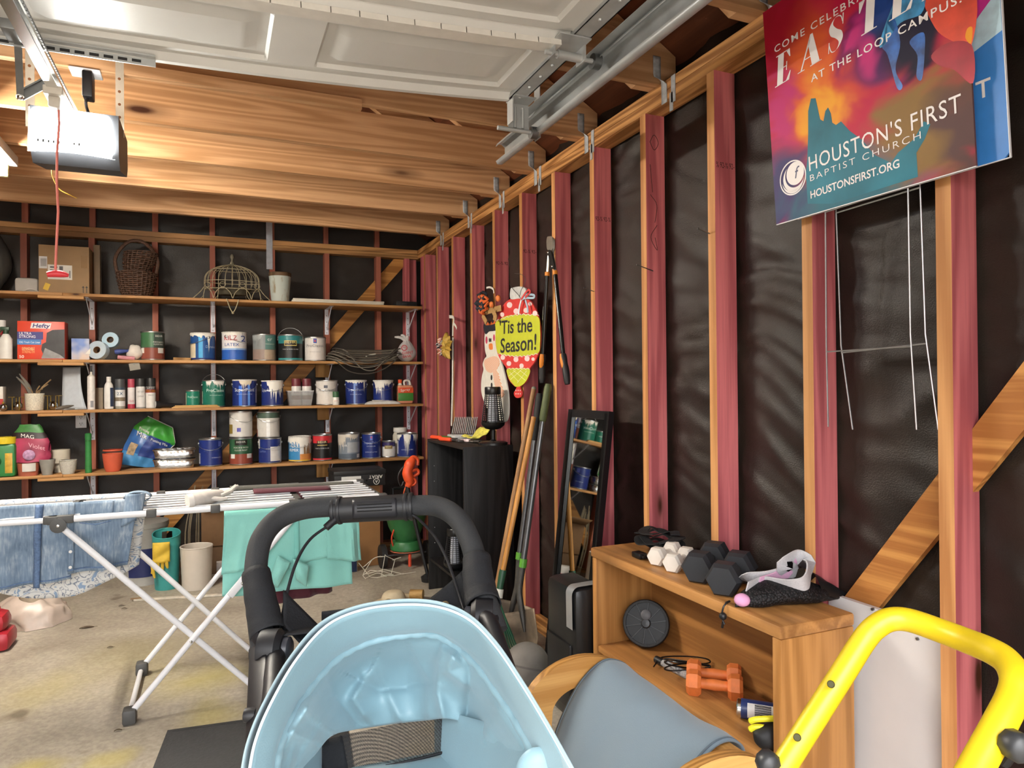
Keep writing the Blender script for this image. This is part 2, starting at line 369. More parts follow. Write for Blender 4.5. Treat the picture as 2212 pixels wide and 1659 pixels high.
# stamps and pencilling on the studs
M_INK = mat('#2b1a14', .8)
def stud_text(i, z, txt, size=.028):
    y = STUDY[i]-.038; m = MB(); text_on(m, txt, (XR+.006, y, z), (1, 0, 0), (0, 0, 1), size, width=.078, lift=.0006); m.build('stamp', M_INK, WR, smooth=False)
stud_text(5, UX(1560, 365, 1.62).z, '% 92-% 92-'); stud_text(7, UX(1300, 478, 1.62).z, '92-% 92-%'); stud_text(9, UX(1140, 548, 1.62).z, '92-% 92-'); stud_text(10, UX(1080, 573, 1.62).z, '92-% 92')
m = MB(); y = STUDY[6]-.0386
for zc, pts in ((2.28, [(0, 0), (.02, .03), (.04, 0), (.02, -.03), (0, 0)]), (2.13, [(0, .06), (.01, -.05)]), (2.02, [(0, .05), (.03, .01), (.02, -.06)]), (1.9, [(.03, .05), (0, 0), (.03, -.05), (.02, 0)])):
    m.tube(ncurve([(1.60+a, y, zc+b) for a, b in pts], 5), .0012, 4)
m.build('pencil_mark', M_INK, WR)
# nails
for px, py, sx in ((1376, 572, 1), (1508, 494, 1), (1262, 622, 1)):
    p = UX(px, py, XR-.05); m = MB(); m.cyl(p, p+Vector((.075, 0, -.02)), .0018, 6); m.ball(p, .004, 6, 4); m.build('nail', M_STEELD, WR)
# pale blue strip taped beside a stud
# ---- back wall framing
BSX = [-2.43, -2.03, -1.62, -1.214, -.811, -.412, -.026, .402, .815, 1.230]
for x in BSX:
    s = MB(); s.box((x, YB, .038), (x+.038, YF, PB)); s.build('stud', M_STUD_B, WB, smooth=False)
    s = MB(); s.box((x, YB+.045, PT), (x+.038, YF, min(4.1, 2.55+(2.2-abs(x+.525))*.62))); s.build('gable_stud', M_STUD_B, WB, smooth=False)
s = MB(); s.box((1.47, YB, .038), (1.508, YF, PB)); s.build('corner_stud', M_STUD_R, WB, smooth=False)
s = MB(); s.box((1.512, YB+.04, .038), (1.578, YF, PB)); s.build('corner_stud', M_STUD_R, WB, smooth=False)
s = MB(); s.box((XL, YB, PB), (XF, YF, (PB+PT)/2-.001), .0015); s.build('lower_top_plate', M_PLATE_X, WB, smooth=False)
s = MB(); s.box((XL, YB, (PB+PT)/2+.001), (XR-.002, YF, PT), .0015); s.build('upper_top_plate', M_PLATE_X, WB, smooth=False)
s = MB(); s.box((XL, YB, 0), (XR, YF, .038)); s.build('sole_plate', M_PLATE_X, WB, smooth=False)
p = UY(868, 560, YF-.02); q = UY(330, 1165, YF-.02)
s = MB(); s.beam(p, q+(q-p)*.15, .10, .03, up=(0, 1, 0)); s.build('diagonal_brace', M_BRACE, WB, smooth=False)
for (xa, ya, xb, yb) in ((682, 780, 712, 815), (686, 880, 711, 907), (684, 1002, 711, 1030)):
    a = UY(xa, ya, YB-.04); b = UY(xb, yb, YB-.04); s = MB(); s.box((a.x, YB-.04, b.z), (b.x, YB-.0005, a.z), .002); s.build('wood_block', wood('#c39455', '#8c6231', 2, .6), WB)
a = UY(575, 505, YB-.004); b = UY(589, 582, YB-.004); s = MB(); s.box((a.x, YB-.006, b.z), (b.x, YB-.003, PT)); s.box((a.x, YB-.006, PT), (b.x, YB-.003, PT+.16))
s.build('steel_strap', mat('#b5bac4', .4, .5, var=.15), WB, smooth=False)
# left wall framing
for i in range(15):
    y = .1+i*.406; s = MB(); s.box((XL-.02, y, .038), (XL+.07, y+.038, PB)); s.build('stud', M_STUD_F, WLf, smooth=False)
s = MB(); s.box((XL-.02, YO, PB), (XL+.07, YF, PT)); s.build('top_plate', M_PLATE_Y, WLf, smooth=False)

# ---- roof deck, joists and rafters
SL = .62; XRG = -.525
cl = MB(); zt = PT+.115
for sgn in (1, -1):
    e = 1.78 if sgn > 0 else -2.83
    cl.box((0, 0, 0), (0, 0, 0)) if False else None
    za = zt-(abs(e-XRG)-(XF-XRG))*SL; zr = zt+(XF-XRG)*SL
    cl.add([(e, YO-.3, za), (e, YF+.1, za), (XRG, YF+.1, zr), (XRG, YO-.3, zr), (e, YO-.3, za+.02), (e, YF+.1, za+.02), (XRG, YF+.1, zr+.02), (XRG, YO-.3, zr+.02)],
           [(0, 1, 2, 3), (4, 7, 6, 5), (0, 4, 5, 1), (2, 6, 7, 3), (1, 5, 6, 2), (0, 3, 7, 4)])
CE = struct(cl.build('ceiling', M_PLY, smooth=False))
JY = [.52, 1.08, 1.66, 2.22, 2.82, 3.37, 3.87, 4.43, 5.05]
JH = .184
for i, y in enumerate(JY):
    xe = 1.655; j = MB()
    top = PT+JH; xc = XF-(top-zt)/SL-.01
    j.prism([(-2.66, PT), (xe, PT), (xe, zt+.004), (xc, top), (-2.66, top)], (0, y+.038, 0), (1, 0, 0), (0, 0, 1), .038)
    j.build('joist', M_JOIST, CE, smooth=False)
    r = MB(); d = .14
    zr = zt+(XF-XRG)*SL-.006
    r.prism([(xe, PT+.002), (xe, zt-.003), (XRG+.02, zr), (XRG+.02, zr-.17), (1.50, PT+.002)], (0, y+.078, 0), (1, 0, 0), (0, 0, 1), .038)
    r.build('rafter', M_JOIST, CE, smooth=False)
r = MB(); r.box((XRG-.018, YO, zr-.2), (XRG+.018, YF, zr)); r.build('ridge_board', M_PLATE_Y, CE, smooth=False)
# twisted hurricane ties
for y in JY[1:]:
    t = MB(); x = XR-.003; yb = y-.003
    t.grid(lambda u, v: (lambda k: Vector((x+.001+(.034*(u-.5)-.012)*k, yb+(.034*(u-.5)-.028)*(1-k), PT-.085+.19*v)))(min(1, max(0, (v-.38)/.2))), 3, 14)
    t.build('hurricane_tie', mat('#b4b9bd', .5, .2, var=.25, scale=40), CE, thick=.0015)
    t = MB(); t.box((XR-.003, y-.10, PT-.10), (XR-.001, y-.075, PT+.0)); t.box((XR-.003, y-.085, PT-.13), (XR-.001, y-.065, PT-.06)); t.build('tie_plate', mat('#b4b9bd', .5, .2, var=.25, scale=40), CE, smooth=False)
s = MB(); s.box((-.98, 2.16, PT-.004), (.46, 2.20, PT-.044)); s.box((-1.5, 2.78, PT-.04), (.55, 2.815, PT-.001)); s.build('furring_strip', M_JOIST, CE, smooth=False)

# ---- overhead sectional door, open under the joists
DZ = 2.36
def dz(x): k = (x+.54)/1.53; return DZ-.062*(1-min(1, k*k))
M_DOOR = mat('#d3d3cf', .42, 0, var=.05, scale=4, bump=.05, bscale=140)
DR = None
DY = [2.32, 1.86, 1.33, .80, .27]
droot = bpy.data.objects.new('door_1', None); COL.objects.link(droot); droot.location = (-.54, 1.3, DZ); WL[droot.name] = Vector((-.54, 1.3, DZ)); droot['kind'] = 'structure'
XD0, XD1 = -2.06, .985
for k in range(4):
    ya, yb = DY[k]-.003, DY[k+1]+.003; m = MB()
    cols = 4; cw = (XD1-XD0)/cols; nu = 160; nv = 40
    def hgt(x, y):
        # pressed relief: recessed border and raised centre of every panel
        c = ((x-XD0) % cw)/cw; e = min(c, 1-c)*cw; f = min(ya-y, y-yb)
        d = min(e-.07, f-.085)
        z = 0
        if d > 0: z = .012*min(1, d/.008)
        if d > .035: z -= .012*min(1, (d-.035)/.03)
        if f < .03: z -= .014*(1 if f < .02 else (.03-f)/.01)
        if .036 < f < .05: z += .006
        return z
    xs = sorted({XD0+(XD1-XD0)*i/60 for i in range(61)} | {XD0+cw*c+s_*e for c in range(cols+1) for s_ in (1, -1) for e in (.069, .078, .105, .135) if XD0 <= XD0+cw*c+s_*e <= XD1})
    ys = sorted({yb+(ya-yb)*i/6 for i in range(7)} | {q for e in (.019, .021, .03, .036, .037, .049, .05, .084, .093, .12, .15) for q in (ya-e, yb+e)})
    nu = len(xs)-1; nv = len(ys)-1
    m.grid(lambda u, v: Vector((xs[round(u*nu)], ys[round(v*nv)], dz(xs[round(u*nu)])+hgt(xs[round(u*nu)], ys[round(v*nv)]))), nu, nv)
    m.grid(lambda u, v: Vector((XD0+(XD1-XD0)*u, yb+(ya-yb)*v, dz(XD0+(XD1-XD0)*u)+.045)), 24, 1)
    o = m.build('door_section', M_DOOR, droot, ang=25)
    # galvanised end stile with bolts
    m = MB(); m.box((XD1-.004, yb, DZ-.012), (XD1+.055, ya, DZ-.008)); m.box((XD1+.051, yb, DZ-.012), (XD1+.055, ya, DZ+.05)); m.box((XD1-.004, yb, DZ-.012), (XD1, ya, DZ+.04))
    st = m.build('end_stile', M_STEEL, droot, smooth=False)
    m = MB()
    for i in range(5): m.ball((XD1+.025, yb+.05+i*(ya-yb-.1)/4, DZ-.013), .006, 8, 4)
    m.build('rivets', M_STEEL, st, kind='stuff')
    if k < 3:   # hinge with roller
        yj = DY[k+1]; m = MB(); m.box((XD1-.05, yj-.06, DZ-.018), (XD1+.055, yj+.06, DZ-.014)); m.box((XD1-.05, yj-.02, DZ-.06), (XD1-.045, yj+.02, DZ-.014)); m.box((XD1+.05, yj-.025, DZ-.065), (XD1+.055, yj+.03, DZ-.014))
        h = m.build('roller_hinge', M_STEEL, droot, smooth=False)
        m = MB(); m.cyl((XD1-.07, yj, DZ-.05), (XD1+.115, yj, DZ-.05), .0075, 10); m.cyl((XD1-.03, yj, DZ-.05), (XD1+.05, yj, DZ-.05), .013, 12); m.build('roller_stem', M_STEEL, h)
        m = MB(); m.cyl((XD1+.09, yj, DZ-.05), (XD1+.115, yj, DZ-.05), .023, 16); m.build('roller', M_STEELD, h)
        m = MB()
        for i in range(40):
            xa = XD0+.03+(XD1-XD0-.06)*i/40; xb = XD0+.03+(XD1-XD0-.06)*(i+1)/40
            m.beam((xa, yj, dz(xa)-.022), (xb+.002, yj, dz(xb)-.022), .05, .016)
        m.build('joint_rail', mat('#d9d6cf', .35, 0, var=.05), droot, smooth=False)
# top corner bracket with roller
m = MB(); yt = DY[0]-.05
m.box((XD1+.0, yt-.02, DZ-.016), (XD1+.085, yt+.06, DZ-.012)); m.box((XD1+.005, yt+.05, DZ-.11), (XD1+.085, yt+.054, DZ-.012)); m.cyl((XD1+.03, yt+.047, DZ-.105), (XD1+.03, yt+.047, DZ-.03), .006, 8); m.cyl((XD1+.06, yt+.047, DZ-.105), (XD1+.06, yt+.047, DZ-.03), .006, 8); m.box((XD1+.0, yt+.0, DZ-.10), (XD1+.004, yt+.05, DZ-.012))
h = m.build('top_bracket', M_STEEL, droot, ang=30)
m = MB(); m.cyl((XD1-.04, yt+.045, DZ-.115), (XD1+.115, yt+.045, DZ-.115), .008, 10); m.build('roller_stem', M_STEEL, h)
m = MB(); m.cyl((XD1+.09, yt+.045, DZ-.115), (XD1+.115, yt+.045, DZ-.115), .022, 16); m.build('roller', M_STEELD, h)
# track and its angle iron
XT = 1.095
m = MB(); ya, yb = YO+.05, 2.69
prof = [(-.006, -.03), (.0, -.042), (.02, -.042), (.035, -.03), (.035, .03), (.02, .042), (0, .042), (-.006, .03)]
m.grid(lambda u, v: Vector((XT+prof[round(u*7)][0], yb+(ya-yb)*v, 2.285+prof[round(u*7)][1])), 7, 1)
m.build('door_track', M_STEEL, droot, thick=.002, ang=50)
m = MB(); m.box((XT+.037, .3, 2.29), (XT+.040, 2.45, 2.345)); m.box((XT-.02, .3, 2.342), (XT+.04, 2.45, 2.345)); m.build('track_angle', M_STEEL, droot, smooth=False)
m = MB(); m.box((XT+.041, 2.36, 2.25), (XT+.044, 2.41, PT+.12)); m.box((XT+.041, .9, 2.25), (XT+.044, .95, PT+.12)); m.build('track_hanger', M_STEEL, droot, smooth=False)
# stiffening angle bolted across the top of the door, at its middle
m = MB(); xa, xb = -.72, UZ(338, 118, 2.32).x
m.beam((xa, DY[0]-.03, dz(xa)-.012), (xb, DY[0]-.03, dz(xb)-.012), .024, .004); m.beam((xa, DY[0]-.018, dz(xa)-.024), (xb, DY[0]-.018, dz(xb)-.024), .004, .022)
m.build('stiffening_angle', M_STEEL, droot, smooth=False)
m = MB()
for i in range(14): x = xa+.05+(xb-xa-.1)*i/13; m.beam((x-.012, DY[0]-.0205, dz(x)-.024), (x+.012, DY[0]-.0205, dz(x)-.024), .002, .008)
m.build('slots', M_BLACKP, droot, smooth=False, kind='stuff')

# ---- back wall shelving
M_SHELF = wood('#c2935f', '#9a6c3e', 0, .55, rings=8, knots=.5, vary=.06)
SHZ = []
SHD = [('upper', 455, 645), ('second', 455, 779), ('third', 455, 881), ('low', 455, 1010)]
SY0 = 5.385
names = [('Long pine wall shelf, the highest one, carrying the wicker basket and birdcage', 0), ('Long pine wall shelf with the red trash bag box and coiled cable', 1),
         ('Long pine wall shelf with spray cans and blue paint cans, third from top', 2), ('Long pine wall shelf, the lowest one, with flower pots and stacked cans', 3)]
M_BRK = mat('#dfe2ee', .4, 0, var=.03)
for (nm, px, py), (lb, i) in zip(SHD, names):
    z = UY(px, py, SY0).z+.002; SHZ.append(z)
    root = thing('wall_shelf', lb, 'shelf', (-.3, 5.53, z-.02), 'pine shelves on the back wall')
    xs = UY(135, py, SY0).x
    m = MB(); m.box((-2.6, SY0, z-.019), (xs-.001, YB-.001, z), .002); m.build('board', M_SHELF, root)
    m = MB(); m.box((xs+.001, SY0, z-.019), (1.535, YB-.001, z), .002); m.build('board', M_SHELF, root)
    m = MB(); m.box((xs-.14, SY0+.004, z-.038), (xs+.12, SY0+.09, z-.0195), .001); m.build('splice_block', M_SHELF, root)
    for bx in (BSX[4]+.004, BSX[6]+.004, BSX[8]-.002, 1.475):
        b = MB(); hh = .20
        b.box((bx, YB-.0035, z-.02-hh), (bx+.03, YB-.0005, z-.0195), .001); b.box((bx, SY0+.03, z-.0225), (bx+.03, YB-.001, z-.0195), .001)
        b.beam((bx+.015, SY0+.05, z-.024), (bx+.015, YB-.006, z-.02-hh*.8), .012, .004, up=(1, 0, 0)); br = b.build('bracket', M_BRK, root, smooth=False)
        b = MB()
        for q in (.25, .5, .72, .93): b.cyl((bx+.015, YB-.0042, z-.02-hh*q), (bx+.015, YB-.003, z-.02-hh*q), .004, 8)
        b.build('screw_holes', M_STEELD, br, kind='stuff')
# wall outlet
a = UY(163, 893, YB-.006); b = UY(187, 924, YB-.006)
root = thing('wall_outlet', 'white double power outlet on the back wall under the third shelf', 'outlet', ((a.x+b.x)/2, YB, b.z))
m = MB(); m.box((a.x, YB-.008, b.z), (b.x, YB, a.z), .002); m.build('cover_plate', M_WHITEM, root)
for k in (.28, .72):
    zc = b.z+(a.z-b.z)*k; xc = (a.x+b.x)/2
    m = MB(); m.lathe((xc, YB-.008, zc), [(0, .003), (.017, .003), (.018, 0)], 14, axis=(0, -1, 0)); f = m.build('socket', M_WHITEM, root)
    m = MB(); m.box((xc-.008, YB-.0118, zc-.002), (xc-.005, YB-.0112, zc+.009)); m.box((xc+.005, YB-.0118, zc-.002), (xc+.008, YB-.0112, zc+.009)); m.cyl((xc, YB-.0118, zc-.008), (xc, YB-.011, zc-.008), .003, 8); m.build('slots', M_BLACKP, f, smooth=False, kind='stuff')
# ================================================================ opener, lamps, right-hand side
M_GALV = mat('#c4c8cb', .35, .85, var=.2, scale=25)
M_CHROME = mat('#d8d8d6', .18, 1., var=.03)
M_CORD_R = mat('#d9302c', .5)
# ---- garage door opener
root = thing('garage_door_opener', 'garage door opener with lit white lens hanging from the joists', 'opener', (-.43, 2.75, 2.04))
x0, x1 = -.545, -.300; yf = 2.62
m = MB(); m.prism([(yf+.02, 2.225), (yf+.02, 2.09), (yf+.06, 2.052), (yf+.26, 2.088), (yf+.28, 2.12), (yf+.28, 2.225)], (x1+.012, 0, 0), (0, 1, 0), (0, 0, 1), -(x1-x0)-.004)
m.build('housing', mat('#3c3f44', .5, var=.05), root, ang=50)
m = MB()
def lens(u, v):
    x = x0+(x1-x0)*u; z = 2.08+.150*v; e = min(u, 1-u); g = min(v, 1-v)
    return Vector((x, yf+.03-.045*min(1, (e*9)**.5)*min(1, (g*7)**.5)+.02*v, z+.004*sin(u*pi)))
m.grid(lens, 24, 14)
m.build('lamp_lens', mat('#fffdf6', .4, emit=42.), root)
for k in list(range(5))+[7, 8]:
    m = MB(); x = x0+.035+k*.014; m.box((x, yf-.0165, 2.1), (x+.005, yf-.0145, 2.109)); m.build('vent_slot', M_BLACKP, root, smooth=False)
m = MB(); m.beam((-.43, .1, 2.23), (-.43, 2.68, 2.23), .032, .02); m.beam((-.43, .1, 2.212), (-.43, 2.68, 2.212), .006, .022); m.beam((-.43, .1, 2.2), (-.43, 2.68, 2.2), .03, .004); m.build('rail', M_CHROME, root, smooth=False)
m = MB()
for k in range(46): y = 1.9+k*.0165; m.beam((-.405, y, 2.218), (-.405, y+.013, 2.218), .004, .008)
m.build('drive_chain', M_STEELD, root, smooth=False, kind='stuff')
m = MB(); yt = 2.44; m.box((-.455, yt-.05, 2.18), (-.405, yt+.06, 2.205), .004); m.box((-.445, yt-.03, 2.15), (-.415, yt+.03, 2.18), .003); m.build('trolley', mat('#c9c3b8', .45), root)
pd = UY(38, 75, 2.28); pj = UY(44, 208, 2.42); pt = UY(112, 172, 2.44)
m = MB(); m.beam(pd, pj+(pj-pd)*.06, .004, .018, up=(1, 0, 0)); m.build('door_arm', M_STEELD, root, smooth=False)
m = MB(); m.beam(pj, pt, .004, .026, up=(0, 0, 1)); m.beam(pj+Vector((.004, -.005, .017)), pt+Vector((.004, -.005, .017)), .012, .004); h = m.build('bent_arm', M_STEELD, root, smooth=False)
m = MB(); m.ball(pj, .011, 8, 6); m.ball(pt, .009, 8, 6); m.build('pivot_bolt', M_CHROME, h, kind='stuff')
m = MB(); b = UY(40, 62, 2.27); m.box(b+Vector((-.03, -.06, -.03)), b+Vector((.03, .03, .035)), .004); m.box(b+Vector((-.06, -.09, .02)), b+Vector((.07, .03, .04)), .003); m.build('door_bracket', M_STEELD, root)
for x in (-.30, -.565):
    m = MB(); ys = yf+.16; m.box((x-.012, ys, 2.2), (x+.014, ys+.003, PT+.03)); st = m.build('hanging_strap', mat('#cfc8b8', .4, .4), root, smooth=False)
    for k in range(5):
        m = MB(); z = 2.225+k*.045; m.cyl((x, ys-.0006, z), (x, ys+.0008, z), .005, 8); m.build('hole', mat('#7b4d2a', .7), st)
m = MB(); t0 = UY(126, 205, 2.44); t1 = UY(122, 582, 2.44); m.tube([t0+(t1-t0)*k/6+Vector((.003*sin(k*1.9), 0, 0)) for k in range(7)], .0035, 6); m.build('release_cord', mat('#d8786e', .8), root)
h = MB(); a = UY(102, 593, 2.44); b = UY(148, 595, 2.44); h.tube([a+(b-a)*k/5+Vector((0, 0, .004*sin(k/5*pi))) for k in range(6)], [.008, .010, .011, .011, .009, .005], 10); h.build('release_handle', mat('#cf2a36', .35), root)
m = MB(); m.tube(ncurve([UY(112, 356, 2.95), UY(113, 380, 2.95), UY(128, 408, 2.93), UY(148, 420, 2.9), UY(166, 428, 2.9)], 6), .0018, 5); m.build('yellow_wire', mat('#d9a93a', .5), root)
# junction box with plug on a joist
a = UY(150, 172, JY[4]-.02); b = UY(219, 200, JY[4]-.02)
root = thing('ceiling_outlet', 'white ceiling power outlet with a black plug beside the opener rail', 'outlet', (a.x, JY[4]-.02, b.z))
m = MB(); m.box((a.x, JY[4]-.045, PT-.05), (b.x, JY[4]+.03, PT-.0405), .004); m.build('cover_plate', M_WHITEM, root)
c = UY(190, 200, JY[4]-.03); m = MB(); m.box(c+Vector((-.016, -.02, -.02)), Vector((c.x+.016, JY[4]+.01, PT-.0505)), .005); m.tube(ncurve([c+Vector((0, 0, -.015)), c+Vector((-.005, 0, -.05)), Vector((-.38, 2.9, 2.222))], 5), .005, 6); m.build('plug', M_BLACKP, root)
# fluorescent tube fixture
d_ = ray(16, 372); e = CAM+d_*((PT-.09-CZ)/d_.z); fy = e.y
root = thing('fluorescent_light', 'glowing fluorescent tube light under the joists at the left edge', 'light', (e.x, fy-.6, e.z))
m = MB(); m.box((e.x-.13, fy-1.22, e.z+.035), (e.x+.04, fy+.02, e.z+.085), .004); m.build('channel', M_WHITEM, root)
for dx in (-.015, -.085): m = MB(); m.cyl((e.x+dx, fy-1.18, e.z), (e.x+dx, fy-.02, e.z), .019, 14); m.build('tube', mat('#fff6e6', .3, emit=105.), root)
for y in (fy-1.2, fy-.005):
    m = MB(); m.box((e.x-.11, y-.012, e.z-.026), (e.x+.005, y+.012, e.z+.036), .005); m.build('lamp_holder', mat('#e8dfa8', .5), root)

# ---- campaign yard signs on the studs
SB = Vector((1.535, 0, 1.79)); SLN = Vector((-.044, 0, .63)).normalized(); SNR = Vector((0, -1, 0)).cross(SLN)
def SG(px, py, off=0.):
    d = ray(px, py); p0 = SB+SNR*off; k = (p0-CAM).dot(SNR)/d.dot(SNR); return CAM+d*k
def sign_mat():
    m, t, b = _base('sign_print', .5, 0, .25); L = t.links.new; N = t.nodes.new
    tc = N('ShaderNodeTexCoord'); sp = N('ShaderNodeSeparateXYZ'); L(tc.outputs['Generated'], sp.inputs[0])
    n = N('ShaderNodeTexNoise'); n.inputs['Scale'].default_value = 2.6; n.inputs['Detail'].default_value = 2.5; n.inputs['Distortion'].default_value = 1.6; L(tc.outputs['Generated'], n.inputs['Vector'])
    ns = N('ShaderNodeSeparateColor'); L(n.outputs['Color'], ns.inputs[0])
    def math_(op, a, b_=None, c=None):
        q = N('ShaderNodeMath'); q.operation = op; q.use_clamp = False
        for i, v in enumerate((a, b_, c)):
            if v is None: continue
            if hasattr(v, 'links'): L(v, q.inputs[i])
            else: q.inputs[i].default_value = v
        return q.outputs[0]
    u = math_('SUBTRACT', 1., sp.outputs['Y']); v = sp.outputs['Z']
    u = math_('MULTIPLY_ADD', math_('SUBTRACT', ns.outputs[0], .5), .42, u); v = math_('MULTIPLY_ADD', math_('SUBTRACT', ns.outputs[1], .5), .42, v)
    out = None
    base = N('ShaderNodeRGB'); base.outputs[0].default_value = lin('#c01f45'); out = base.outputs[0]
    for cx, cy, rx, ry, col, lo in ((.08, .85, .3, .3, '#a3162c', .3), (.28, .55, .26, .5, '#e2652a', .2), (.30, .38, .17, .3, '#f2a62c', .2), (.06, .48, .14, .25, '#c22d72', .2),
                                    (.05, .1, .35, .3, '#3d3568', .3), (.45, .02, .5, .24, '#2d6a7c', .35), (.82, .22, .36, .3, '#8a6a3a', .35), (.98, .12, .2, .3, '#5a3f3e', .2), (.62, .62, .2, .24, '#5a2060', .35), (.74, .66, .17, .3, '#160f2c', .45), (.66, .84, .13, .25, '#1c3f86', .4), (.57, .63, .07, .14, '#c8327c', .3), (.97, .62, .16, .12, '#a3182c', .4), (.95, .88, .2, .16, '#d8432a', .55)):
        dx = math_('DIVIDE', math_('SUBTRACT', u, cx), rx); dy = math_('DIVIDE', math_('SUBTRACT', v, cy), ry)
        d = math_('SQRT', math_('ADD', math_('MULTIPLY', dx, dx), math_('MULTIPLY', dy, dy)))
        mr = N('ShaderNodeMapRange'); mr.interpolation_type = 'SMOOTHSTEP'; mr.inputs[1].default_value = 1.; mr.inputs[2].default_value = lo; L(d, mr.inputs[0])
        mx = N('ShaderNodeMix'); mx.data_type = 'RGBA'; L(mr.outputs[0], mx.inputs[0]); L(out, mx.inputs[6]); mx.inputs[7].default_value = lin(col); out = mx.outputs[2]
    L(out, b.inputs['Base Color']); return m
TLp, BLp, BRp = SG(1650, 34), SG(1677, 485), SG(2108, 345)
BRp.z = BLp.z
Wd = BLp.y-BRp.y; Hd = (TLp-BLp).length+.01
root = thing('yard_sign', 'large colourful church event sign hung on the studs, in front of the other', 'sign', ((BLp.x), (BLp.y+BRp.y)/2, BLp.z))
uS = Vector((0, -1, 0))
m = MB(); m.prism([(0, 0), (Wd, 0), (Wd, Hd), (0, Hd)], BLp-SNR*.005, uS, SLN, .005); m.build('sign_panel', [sign_mat()], root, smooth=False)
m = MB(); m.beam(BLp-SNR*.0025-SLN*.001, BRp-SNR*.0025-SLN*.001, .0052, .0022, up=SLN); m.build('white_edge', M_WHITEM, root, smooth=False)
M_TXT = mat('#f1ecec', .5, var=.01)
def flat_poly(pxs, name, col, lift, smooth=True, par=None, M=None):
    pts = [SG(*p) for p in pxs]; cs = ncurve(pts, 5, True) if smooth else pts
    mm = MB(); mm.add([p+SNR*lift for p in cs], [tuple(range(len(cs)))]); return mm.build(name, M or mat(col, .5, var=.1, scale=9, spec=.25), par or root, smooth=False)
tp = [(1741, 374), (1744, 345), (1746, 290), (1746, 240), (1752, 213), (1762, 212), (1768, 240), (1772, 258), (1779, 262), (1783, 240), (1789, 232), (1795, 245), (1798, 265), (1806, 270), (1817, 262), (1835, 282), (1862, 302), (1890, 335), (1925, 352), (1940, 330), (1975, 300), (1996, 262), (2010, 268), (1998, 300), (1980, 330), (1983, 382), (1900, 408), (1800, 440), (1745, 440)]
flat_poly(tp, 'teal_print', '#2f7f92', .0004, False, M=mat('#2a7488', .5, var=.3, scale=6, spec=.25))
flat_poly([(1926, 30), (1945, 90), (1935, 150), (1950, 185), (1938, 190), (1918, 120), (1905, 95)], 'blue_print', '#2b6fb0', .0005, M=mat('#2a5fae', .35, var=.6, scale=22))
flat_poly([(1995, 70), (1998, 110), (1992, 170), (1980, 165), (1982, 120), (1965, 90)], 'blue_print', '#2b6fb0', .0005, M=mat('#2a5fae', .35, var=.6, scale=22))
flat_poly([(1940, 0), (1922, 28), (1900, 95), (1910, 98), (1945, 50), (1990, 30), (1996, -10)], 'blue_print', '#2b6fb0', .0005, M=mat('#3f8fc4', .35, var=.5, scale=22))
flat_poly([(2000, -10), (2020, 60), (2060, 90), (2098, 100), (2104, -20)], 'red_print', '#d84a2c', .0005, M=mat('#dc4a30', .35, var=.3, scale=12))
flat_poly([(2090, 62), (2086, 82), (2098, 94), (2101, 60)], 'orange_print', '#f0a030', .0008)
flat_poly([(2012, 120), (2050, 92), (2100, 98), (2102, 180), (2060, 150), (2030, 142)], 'crimson_print', '#a8172f', .0006, M=mat('#a8172f', .35, var=.3, scale=12))
def sline(txt, a, b, size, name, bold=0., spacing=1., shear=0.):
    p = SG(*a); q = SG(*b); w = (q-p).length; ux = (q-p).normalized(); mm = MB()
    text_on(mm, txt, p, ux, SLN, size, width=w, spacing=spacing, bold=bold, lift=.0012, shear=shear)
    for w_ in word_parts(mm, size*.30*max(1, spacing*.95)): w_.build(name, M_TXT, root, smooth=False)
def cap(pxh, at): return (SG(at[0], at[1]-pxh)-SG(*at)).length/.70
sline('COME CELEBRATE', (1674, 115), (1905, -28), cap(15, (1674, 115)), 'lettering', .006, 1.25)
sline('AT THE LOOP CAMPUS.', (1753, 178), (2078, 4), cap(16, (1753, 178)), 'lettering', .008, 1.2)
sline("HOUSTON'S FIRST", (1749, 370), (2078, 240), cap(32, (1749, 370)), 'lettering', .0, 1.1)
sline('BAPTIST CHURCH', (1751, 392), (1990, 299), cap(14, (1751, 392)), 'lettering', -.008, 1.3)
sline('HOUSTONSFIRST.ORG', (1752, 429), (1944, 361), cap(16, (1752, 429)), 'lettering', .015)
